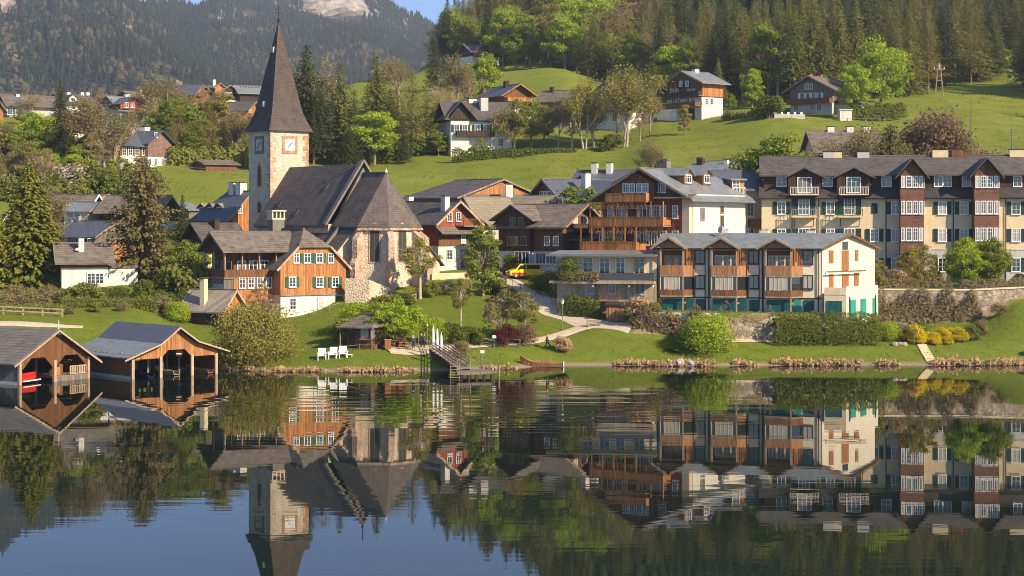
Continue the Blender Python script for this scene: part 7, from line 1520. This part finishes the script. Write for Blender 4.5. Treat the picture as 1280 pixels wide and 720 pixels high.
# left hillside grove: rows of mixed trees one can tell apart
L_ = [('olive0', 15, 330, 190), ('green1', 30, 345, 160), ('fresh1', 52, 360, 140), ('green0', 60, 345, 165), ('spruce3', 78, 350, 112), ('spruce1', 84, 338, 150), ('olive1', 40, 322, 175), ('bare3', 20, 325, 178), ('bud0', 55, 318, 182), ('bare0', 8, 318, 200), ('olive2', 110, 335, 172), ('bare0', 132, 340, 120), ('bare1', 140, 335, 140), ('bud1', 122, 332, 165), ('fresh2', 95, 322, 190), ('whitebush', 88, 318, 205), ('green2', 100, 330, 180), ('spruce2', 118, 322, 195), ('olive0', 150, 325, 195), ('pine', 158, 322, 205), ('bush1', 128, 312, 215),
      ('bud0', 203, 395, 108), ('olive1', 210, 385, 125), ('green0', 222, 375, 122), ('green1', 238, 372, 130), ('larch0', 225, 362, 132), ('spruce2', 250, 375, 128), ('larch1', 262, 372, 122), ('olive2', 276, 375, 115), ('spruce0', 254, 366, 145), ('larch2', 240, 360, 150), ('bud1', 290, 372, 145), ('olive0', 302, 372, 150), ('bare1', 294, 366, 140), ('spruce3', 280, 362, 150), ('larch0', 215, 355, 150), ('green2', 312, 375, 150), ('blossom', 206, 350, 203), ('fir', 190, 380, 145), ('bud2', 110, 440, 118), ('bud0', 40, 440, 110), ('olive1', 25, 430, 135), ('bare0', 195, 420, 95), ('bud2', 265, 425, 103), ('bare3', 212, 425, 100), ('spruce1', 75, 420, 100), ('bud1', 130, 425, 110), ('larch2', 268, 356, 165), ('olive2', 5, 345, 165), ('green1', 70, 312, 218), ('olive0', 138, 318, 208), ('bud2', 175, 340, 190), ('bushlit1', 60, 305, 232), ('bushlit0', 100, 305, 230)]
ws = {'olive': 'olive leafed', 'green': 'green leafed', 'fresh': 'fresh bright green', 'spruc': 'dark spruce', 'bare0': 'bare', 'bare1': 'slender bare', 'bare3': 'spreading bare', 'bud0': 'broad tan budding', 'bud1': 'tan budding', 'bud2': 'narrow tan budding', 'larch': 'olive larch', 'pine': 'ragged pine', 'white': 'white flowering', 'bloss': 'pink flowering', 'fir': 'dark fir', 'bush1': 'dark bush', 'bushl': 'light green bush'}
def near_word(px, Y):
    best = min((abs(px - a) + abs(Y - b_) * .3, w_) for a, b_, w_ in ((175, 340, 'the dark shingled house'), (168, 425, 'the pale green house'), (100, 430, 'the long house with white chimneys'), (105, 385, 'the tan roofed chalet'), (40, 410, 'the brown roofed farmhouse'), (230, 430, 'the orange gabled houses'), (285, 430, 'the black gabled ridge house'), (318, 390, 'the spire'), (275, 347, 'the field shed'), (75, 300, 'the village roofs'), (30, 330, 'the left picture edge')))
    return best[1]
used = {}
for key, px, Y, tp in L_:
    wd = ws.get(key[:5], ws.get(key, 'leafy')); side = 'in front of' if Y < 345 else ('behind' if Y > 400 else 'beside'); base_ = f'{wd} tree {side} {near_word(px, Y)}'.replace('bush tree', 'bush')
    h_ = PZ(tp, Y) - hz(PX(px, Y), Y); used[base_] = used.get(base_, 0) + 1
    if used[base_] > 1: base_ = base_.replace(' tree ', ' tree, ' + ('the taller, ' if h_ > 12 else 'the smaller, ') + ['', 'leaning left, ', 'more open, ', 'more ragged, '][min(3, used[base_] - 2)])
    nm = 'bush' if 'bush' in key else ('spruce_tree' if key.startswith('spruce') or key == 'fir' else 'tree'); T(key, px, Y, tp, base_, nm, {'bush': 'bush', 'spruce_tree': 'spruce'}.get(nm, 'tree'), 'trees of the left hillside grove', sxy=1.25)
# upper forest edge left part: leafy trees, then conifers, individually
kinds = ['spruce0', 'spruce1', 'spruce2', 'spruce3', 'sprucelit0', 'sprucelit1', 'sprucelit2', 'larch0', 'larch1', 'larch2']
fr_ = random.Random(5); count = 0
def forest_tree(px, Y, h, key):
    x = PX(px, Y); sp = key.startswith(('spruce', 'larch'))
    lab = {'spruce': 'dark spruce standing in the forest above the meadow', 'sprucel': 'light green spruce of the forest above the meadow', 'larch': 'olive larch among the forest spruces', 'fresh': 'fresh green broadleaf tree at the forest edge', 'green': 'mid green broadleaf tree at the forest edge', 'bare': 'bare brown tree at the forest edge', 'bud': 'tan budding tree at the forest edge', 'olive': 'olive broadleaf tree at the forest edge'}
    k = 'sprucel' if key.startswith('sprucel') else key.rstrip('0123456789')
    plant(key, {'spruce': 'spruce_tree', 'sprucel': 'spruce_tree', 'larch': 'larch_tree'}.get(k, 'tree'), lab[k], {'spruce': 'spruce', 'sprucel': 'spruce', 'larch': 'larch'}.get(k, 'tree'), x, Y, h, 'forest trees: ' + k, sxy=fr_.uniform(.85, 1.15) * (1.05 if sp else 1))
def edgeY(px): return float(np.interp(px, [545, 600, 640, 700, 780, 830, 900, 960, 1000, 1060, 1120, 1160, 1200, 1245, 1262, 1300], [640, 600, 575, 565, 545, 500, 470, 455, 440, 445, 455, 480, 500, 520, 560, 490]))
for row in range(13):
    px = 548 + row * 5
    while px < (1300 if row < 7 else 735):
        Y = edgeY(px) + row * 17 + fr_.uniform(-5, 5)
        h = fr_.uniform(17, 31)
        if px < 880 and row < 4 and fr_.random() < (.75 if px < 830 else .3): key = fr_.choice(['fresh0', 'green1', 'bare0', 'bare1', 'bud0', 'fresh2', 'olive1', 'green0', 'bare3', 'fresh1', 'green2', 'larch0', 'fresh0']); h *= .72
        elif row < 2: key = fr_.choice(kinds + ['larch1', 'sprucelit1', 'larch2', 'sprucelit1', 'bare1', 'green2', 'bud2', 'larch0']); h *= .75 if key[:4] in ('bare', 'gree', 'bud2') else 1
        else: key = fr_.choice(kinds)
        if not (1248 < px < 1266 and row < 3) and not (575 < px < 640 and row == 0): forest_tree(px, Y, h, key); count += 1
        px += fr_.uniform(6, 22) * (1 if row < 4 else 1.35) * (520 / Y)
print('forest individuals', count)
# the deep forest and the wooded mountain: one mass each
def cone_forest(name, X, Y, Z, H, mats, kinds_, label, sides=6, seed=1, jit=.25):
    r_ = np.random.RandomState(seed); n = len(X); Vs, Fs, Mi = [], [], []; k = 0
    lev = {0: [(0.05, .20, .45), (.32, .155, .72), (.6, .10, 1.0)], 1: [(.22, .30, .62), (.45, .34, .95)]}
    for kind in (0, 1):
        I = np.where(kinds_ == kind)[0]; m_ = len(I)
        if not m_: continue
        for (z0, rr, z1) in lev[kind]:
            th = np.arange(sides) * 2 * np.pi / sides; R_ = rr * H[I][:, None] * (1 + jit * r_.randn(m_, sides)); a = th[None] + r_.rand(m_, 1) * 6
            ring = np.stack([X[I][:, None] + np.cos(a) * R_, Y[I][:, None] + np.sin(a) * R_, Z[I][:, None] + (z0 + .04 * r_.randn(m_, sides)) * H[I][:, None]], 2)
            if kind == 0: apex = np.stack([X[I], Y[I], Z[I] + z1 * H[I]], 1)[:, None]; V_ = np.concatenate([ring, apex], 1); ns = sides + 1; f = np.array([(i, (i + 1) % sides, sides) for i in range(sides)])
            else:
                R2 = R_ * .62; ring2 = np.stack([X[I][:, None] + np.cos(a + .4) * R2, Y[I][:, None] + np.sin(a + .4) * R2, Z[I][:, None] + (z0 + (z1 - z0) * .6) * H[I][:, None] * np.ones((1, sides))], 2)
                apex = np.stack([X[I] + r_.randn(m_) * .05 * H[I], Y[I], Z[I] + z1 * H[I]], 1)[:, None]; V_ = np.concatenate([ring, ring2, apex], 1); ns = 2 * sides + 1
                f = np.array([t_ for i in range(sides) for t_ in ((i, (i + 1) % sides, sides + i), ((i + 1) % sides, sides + (i + 1) % sides, sides + i), (sides + i, sides + (i + 1) % sides, 2 * sides))])
            Vs.append(V_.reshape(-1, 3)); Fs.append((f[None] + (np.arange(m_) * ns)[:, None, None] + k).reshape(-1, 3)); Mi.append(np.repeat(mats[1][I], len(f))); k += m_ * ns
    me = np_mesh(name, np.concatenate(Vs), np.concatenate(Fs), mats[0]); me.polygons.foreach_set('material_index', np.concatenate(Mi).astype(np.int32)); o = link(name, me); return tag(o, label, 'forest', kind='stuff')
mat('far_conifer', (.024, .038, .018), 'leaf', w=.01, var=.2, col2=(.035, .05, .022)); mat('far_conifer_b', (.036, .052, .022), 'leaf', w=.01, var=.2); mat('far_bare', (.11, .082, .055), 'leaf', w=.01, var=.2); mat('far_olive', (.085, .09, .035), 'leaf', w=.01, var=.2); mat('far_tan', (.14, .11, .065), 'leaf', w=.01, var=.2)
rs = np.random.RandomState(4); n = 46000
# Y density ~ area of the wedge
Yv = np.sqrt(rs.uniform(1400 ** 2, 4350 ** 2, n)); pxv = rs.uniform(-420, 900, n); Xv = (pxv - 640) * Yv / F; Zv = mfun(Xv, Yv)
e_ = 12.0; sl = np.hypot((mfun(Xv + e_, Yv) - Zv) / e_, (mfun(Xv, Yv + e_) - Zv) / e_)
pyv = YH + (HC - Zv) * F / Yv
clear = ((np.abs(pxv - 150) < 18) & (np.abs(pyv - (26 + (pxv - 135) * .55)) < 7)) | ((np.abs(pxv - 237) < 28) & (np.abs(pyv - 30) < 3))
keep = (sl < 1.25) & ~clear & ~((pxv + 14 * np.sin(Yv / 23) + 9 * np.sin(Yv / 7) > 366) & (pxv + 14 * np.sin(Yv / 17) + 9 * np.sin(Yv / 5) < 460) & (Yv > 3900)) & ((fbm(Xv, Yv * .5, 300, 77, 3) < .95) | (Yv < 2200)); Xv, Yv, Zv, pxv, pyv = [a[keep] for a in (Xv, Yv, Zv, pxv, pyv)]
nz = fbm(Xv, Yv, 260, 21, 3) + .35 * rs.randn(len(Xv)); dec = (nz > .25) & (Yv < 3600); H_ = np.where(dec, rs.uniform(12, 18, len(Xv)), rs.uniform(17, 29, len(Xv)))
mi = np.where(dec, np.where(nz > .95, 4, np.where(rs.rand(len(Xv)) < .5, 2, 3)), np.where(rs.rand(len(Xv)) < .35, 1, 0))
cone_forest('forest', Xv, Yv, Zv - 1, H_, (['far_conifer', 'far_conifer_b', 'far_bare', 'far_olive', 'far_tan'], mi), dec.astype(int), 'mixed conifer and bare beech forest covering the far mountain', 5)
# deep part of the near forest
pts = []
for row in range(24):
    px = 720 + (row % 3) * 6
    while px < 1420:
        Y = edgeY(min(px, 1300)) + 120 + row * 13 + rs.uniform(-5, 5); pts.append((PX(px, Y), Y)); px += rs.uniform(14, 26) * (560 / Y)
P_ = np.array(pts); Xn, Yn = P_[:, 0], P_[:, 1]; Zn = hfun(Xn, Yn); nn = len(Xn)
cone_forest('forest', Xn, Yn, Zn - 1, rs.uniform(20, 30, nn), (['far_conifer', 'far_conifer_b', 'far_bare', 'far_olive', 'far_tan'], (rs.rand(nn) < .3).astype(int)), np.zeros(nn, int), 'deep spruce forest climbing the hill behind the meadow', 9, 6, .35)
# valley woodland between village ridge and mountain foot
nv = 1300; Yw = np.sqrt(rs.uniform(720 ** 2, 1560 ** 2, nv)); Xw = (rs.uniform(-300, 420, nv) - 640) * Yw / F; Zw = np.where(Yw < 690, hfun(Xw, np.minimum(Yw, 999)), mfun(Xw, Yw)); dw = rs.rand(nv) < .5
cone_forest('forest', Xw, Yw, Zw - 1, np.where(dw, 13, 22) * rs.uniform(.8, 1.2, nv), (['far_conifer', 'far_conifer_b', 'far_bare', 'far_olive', 'far_tan'], np.where(dw, 3, 0)), dw.astype(int), 'woodland on the valley floor behind the village ridge', 7, 8, .3)
# shore tufts: dry sedge clumps along the waterline, grass blades on the banks
def shoreY(px):
    for Y in np.arange(188, 214, .15):
        if hz(PX(px, Y), Y) > .02: return Y
    return 206
C, N_, S_ = [], [], []; rs = np.random.RandomState(8)
for px in np.arange(282, 1330, 4.6):
    if 520 < px < 600 or 640 < px < 770 and rs.rand() < .8 or 1150 < px < 1163: continue
    if px < 760 and rs.rand() < .4 or px > 850 and math.sin(px / 31) + .6 * math.sin(px / 9.7) < -.75: continue
    Y0 = shoreY(px) + rs.uniform(-.1, .7); x0 = PX(px, Y0); z0 = hz(x0, Y0); hh = rs.uniform(.2, .75) * (1 if px > 760 else .6); k = 90
    p = rs.randn(k, 3) * np.array([.30, .3, 0]); p[:, 2] = np.abs(rs.randn(k)) * .4 * hh; C.append(np.array([x0, Y0, z0 + .05]) + p); N_.append(rs.randn(k, 3) + np.array([0, -.8, .2])); S_.append(rs.uniform(.05, .16, k))
C, N_, S_ = np.concatenate(C), np.concatenate(N_), np.concatenate(S_); Vq, Fq = quads(C, N_, S_, 1.8, np.tile([0, 0, 1.0], (len(C), 1)) + rs.randn(len(C), 3) * .35)
tag(link('shore_sedge', np_mesh('shore_sedge', Vq, Fq, 'dry_grass')), 'clumps of dry straw coloured sedge along the waterline', 'sedge', kind='stuff')
n = 60000; pxg = rs.uniform(-30, 1310, n); Yg = rs.uniform(195, 246, n); Xg = (pxg - 640) * Yg / F; Zg = np.array([hz(a, b_) for a, b_ in zip(Xg, Yg)]); nzg = fbm(Xg, Yg, 2.5, 33, 3)
kp = (Zg > .3) & (nzg > -.1); RB = np.array(RIB)
for a in range(0, len(RB), 2): kp &= np.hypot(Xg - RB[a, 0], Yg - RB[a, 1]) > RB[a, 2] + .25
Xg, Yg, Zg = Xg[kp], Yg[kp], Zg[kp]; m_ = len(Xg); Vq, Fq = quads(np.stack([Xg, Yg, Zg + .08], 1), rs.randn(m_, 3) * .3 + np.array([.2, -.5, .9]), rs.uniform(.03, .085, m_), 1.5, np.tile([0, 0, 1.0], (m_, 1)) + rs.randn(m_, 3) * .4)
tag(link('grass', np_mesh('grass', Vq, Fq, 'grass_blade')), 'short rough grass on the lake banks and lawns', 'grass', kind='stuff')
# stones along the gravel shore
for k, (px, s_) in enumerate(((845, .5), (851, .7), (862, .6), (868, .45), (838, .5), (1118, .4), (1125, .35), (1131, .35))):
    Y0 = shoreY(px) + (0.3 if px < 1000 else 5.8); me = bpy.data.meshes.get('boulder_mesh')
    import bmesh
    if me is None:
        bm = bmesh.new(); bmesh.ops.create_icosphere(bm, subdivisions=2, radius=1)
        for v in bm.verts: v.co *= 1 + rnd.uniform(-.15, .15)
        me = bpy.data.meshes.new('boulder_mesh'); bm.to_mesh(me); bm.free(); me.materials.append(M('rock'))
    o = link('boulder', me, None, (PX(px, Y0), Y0, hz(PX(px, Y0), Y0) + .1), k); o.scale = (s_ * 1.3, s_, s_ * .8); tag(o, 'pale boulder on the water edge left of the lakeside bush' if px < 1000 else 'small white stone at the rockery edge', 'boulder', 'shore boulders' if px < 1000 else 'rockery stones')
# haze: one closed box of pale air
hb = MB().box(-3300, 2700, -650, 5400, -12, 1000).build('haze', None); tag(hb, 'thin blue-grey air haze over valley and mountain', 'haze', kind='stuff')
m = bpy.data.materials.new('haze'); m.use_nodes = True; t = m.node_tree; t.nodes.remove(t.nodes['Principled BSDF']); pv = t.nodes.new('ShaderNodeVolumePrincipled'); pv.inputs['Color'].default_value = (.78, .86, 1, 1); pv.inputs['Density'].default_value = .00013; pv.inputs['Anisotropy'].default_value = .3
t.links.new(pv.outputs[0], t.nodes['Material Output'].inputs['Volume']); hb.data.materials.append(m); hb.display_type = 'WIRE'

# spruces at and beyond the right edge whose shadows fall across the meadow
for k, (px, Y, h) in enumerate(((1284, 478, 26), (1300, 470, 27), (1322, 462, 28), (1345, 455, 26), (1365, 470, 28), (1335, 480, 27), (1385, 450, 28), (1400, 400, 24), (1425, 405, 25))):
    plant('spruce%d' % (k % 4), 'spruce_tree', 'dark spruce at the right picture edge above the utility poles', 'spruce', PX(px, Y), Y, h, 'spruces at the right edge')
for a_ in ((-20, 332, 60, 330, 196), (-20, 345, 70, 350, 170), (70, 318, 150, 320, 205), (0, 312, 70, 310, 222), (88, 345, 150, 345, 180), (205, 365, 325, 372, 165), (210, 352, 320, 358, 186), (150, 318, 205, 322, 214)):
    hedge(*a_, 4, 'twiggy' if a_[0] in (-20, 205) else 'hedge_light', 'tangled %s thicket %s' % (('brown' if a_[0] in (-20, 205) else 'green'), {(-20, 332): 'at the far left under the budding trees', (-20, 345): 'higher on the far left slope', (70, 318): 'below the shingled house left side', (0, 312): 'above the left village roofs', (88, 345): 'left of the shingled house', (205, 365): 'among the hillside grove trees', (210, 352): 'at the foot of the hillside grove', (150, 318): 'before the dark shingled house'}[a_[:2]]), 'thicket', 'thicket', dens=14, qs=.34, lumpy=.35)
for a_, lb in (((370, 392, 470, 396, 170), 'left of the light green grove tree'), ((470, 398, 560, 402, 172), 'under the olive larches'), ((372, 400, 450, 404, 150), 'deep in the shady grove')):
    hedge(*a_, 5, 'hedge_green', 'dark undergrowth ' + lb, 'thicket', 'thicket', dens=16, qs=.34, lumpy=.3)

for k in range(30):
    if k % 2: px, Y = fr_.uniform(0, 135), fr_.uniform(308, 400)
    else: px, Y = fr_.uniform(212, 328), fr_.uniform(352, 395)
    if 84 < px < 128 and Y > 370 or 250 < px < 300 and Y < 352: continue
    key = fr_.choice(['olive0', 'green1', 'bud0', 'bare0', 'olive1', 'green0', 'bud1', 'fresh2', 'larch1'])
    plant(key, 'tree', 'one of the closely grown leafy trees filling the hillside grove above the left village', 'tree', PX(px, Y), Y, fr_.uniform(5, 9), 'dense hillside grove trees', sxy=1.25)

n = 70000; Yh = np.sqrt(rs.uniform(270 ** 2, 470 ** 2, n)); ph = rs.uniform(180, 1320, n); Xh = (ph - 640) * Yh / F; Zh = hfun(Xh, Yh); keep = fbm(Xh, Yh, 14, 91, 3) > .1; Xh, Yh, Zh = Xh[keep], Yh[keep], Zh[keep]; k = len(Xh)
Vq, Fq = quads(np.stack([Xh, Yh, Zh + .06], 1), rs.randn(k, 3) * .35 + np.array([.2, -.5, .9]), rs.uniform(.06, .2, k), 1.4, np.tile([0, 0, 1.0], (k, 1)) + rs.randn(k, 3) * .4)
tag(link('grass', np_mesh('meadow_grass', Vq, Fq, 'grass_blade')), 'uneven tufted pasture grass on the meadow slopes behind the village', 'grass', kind='stuff')
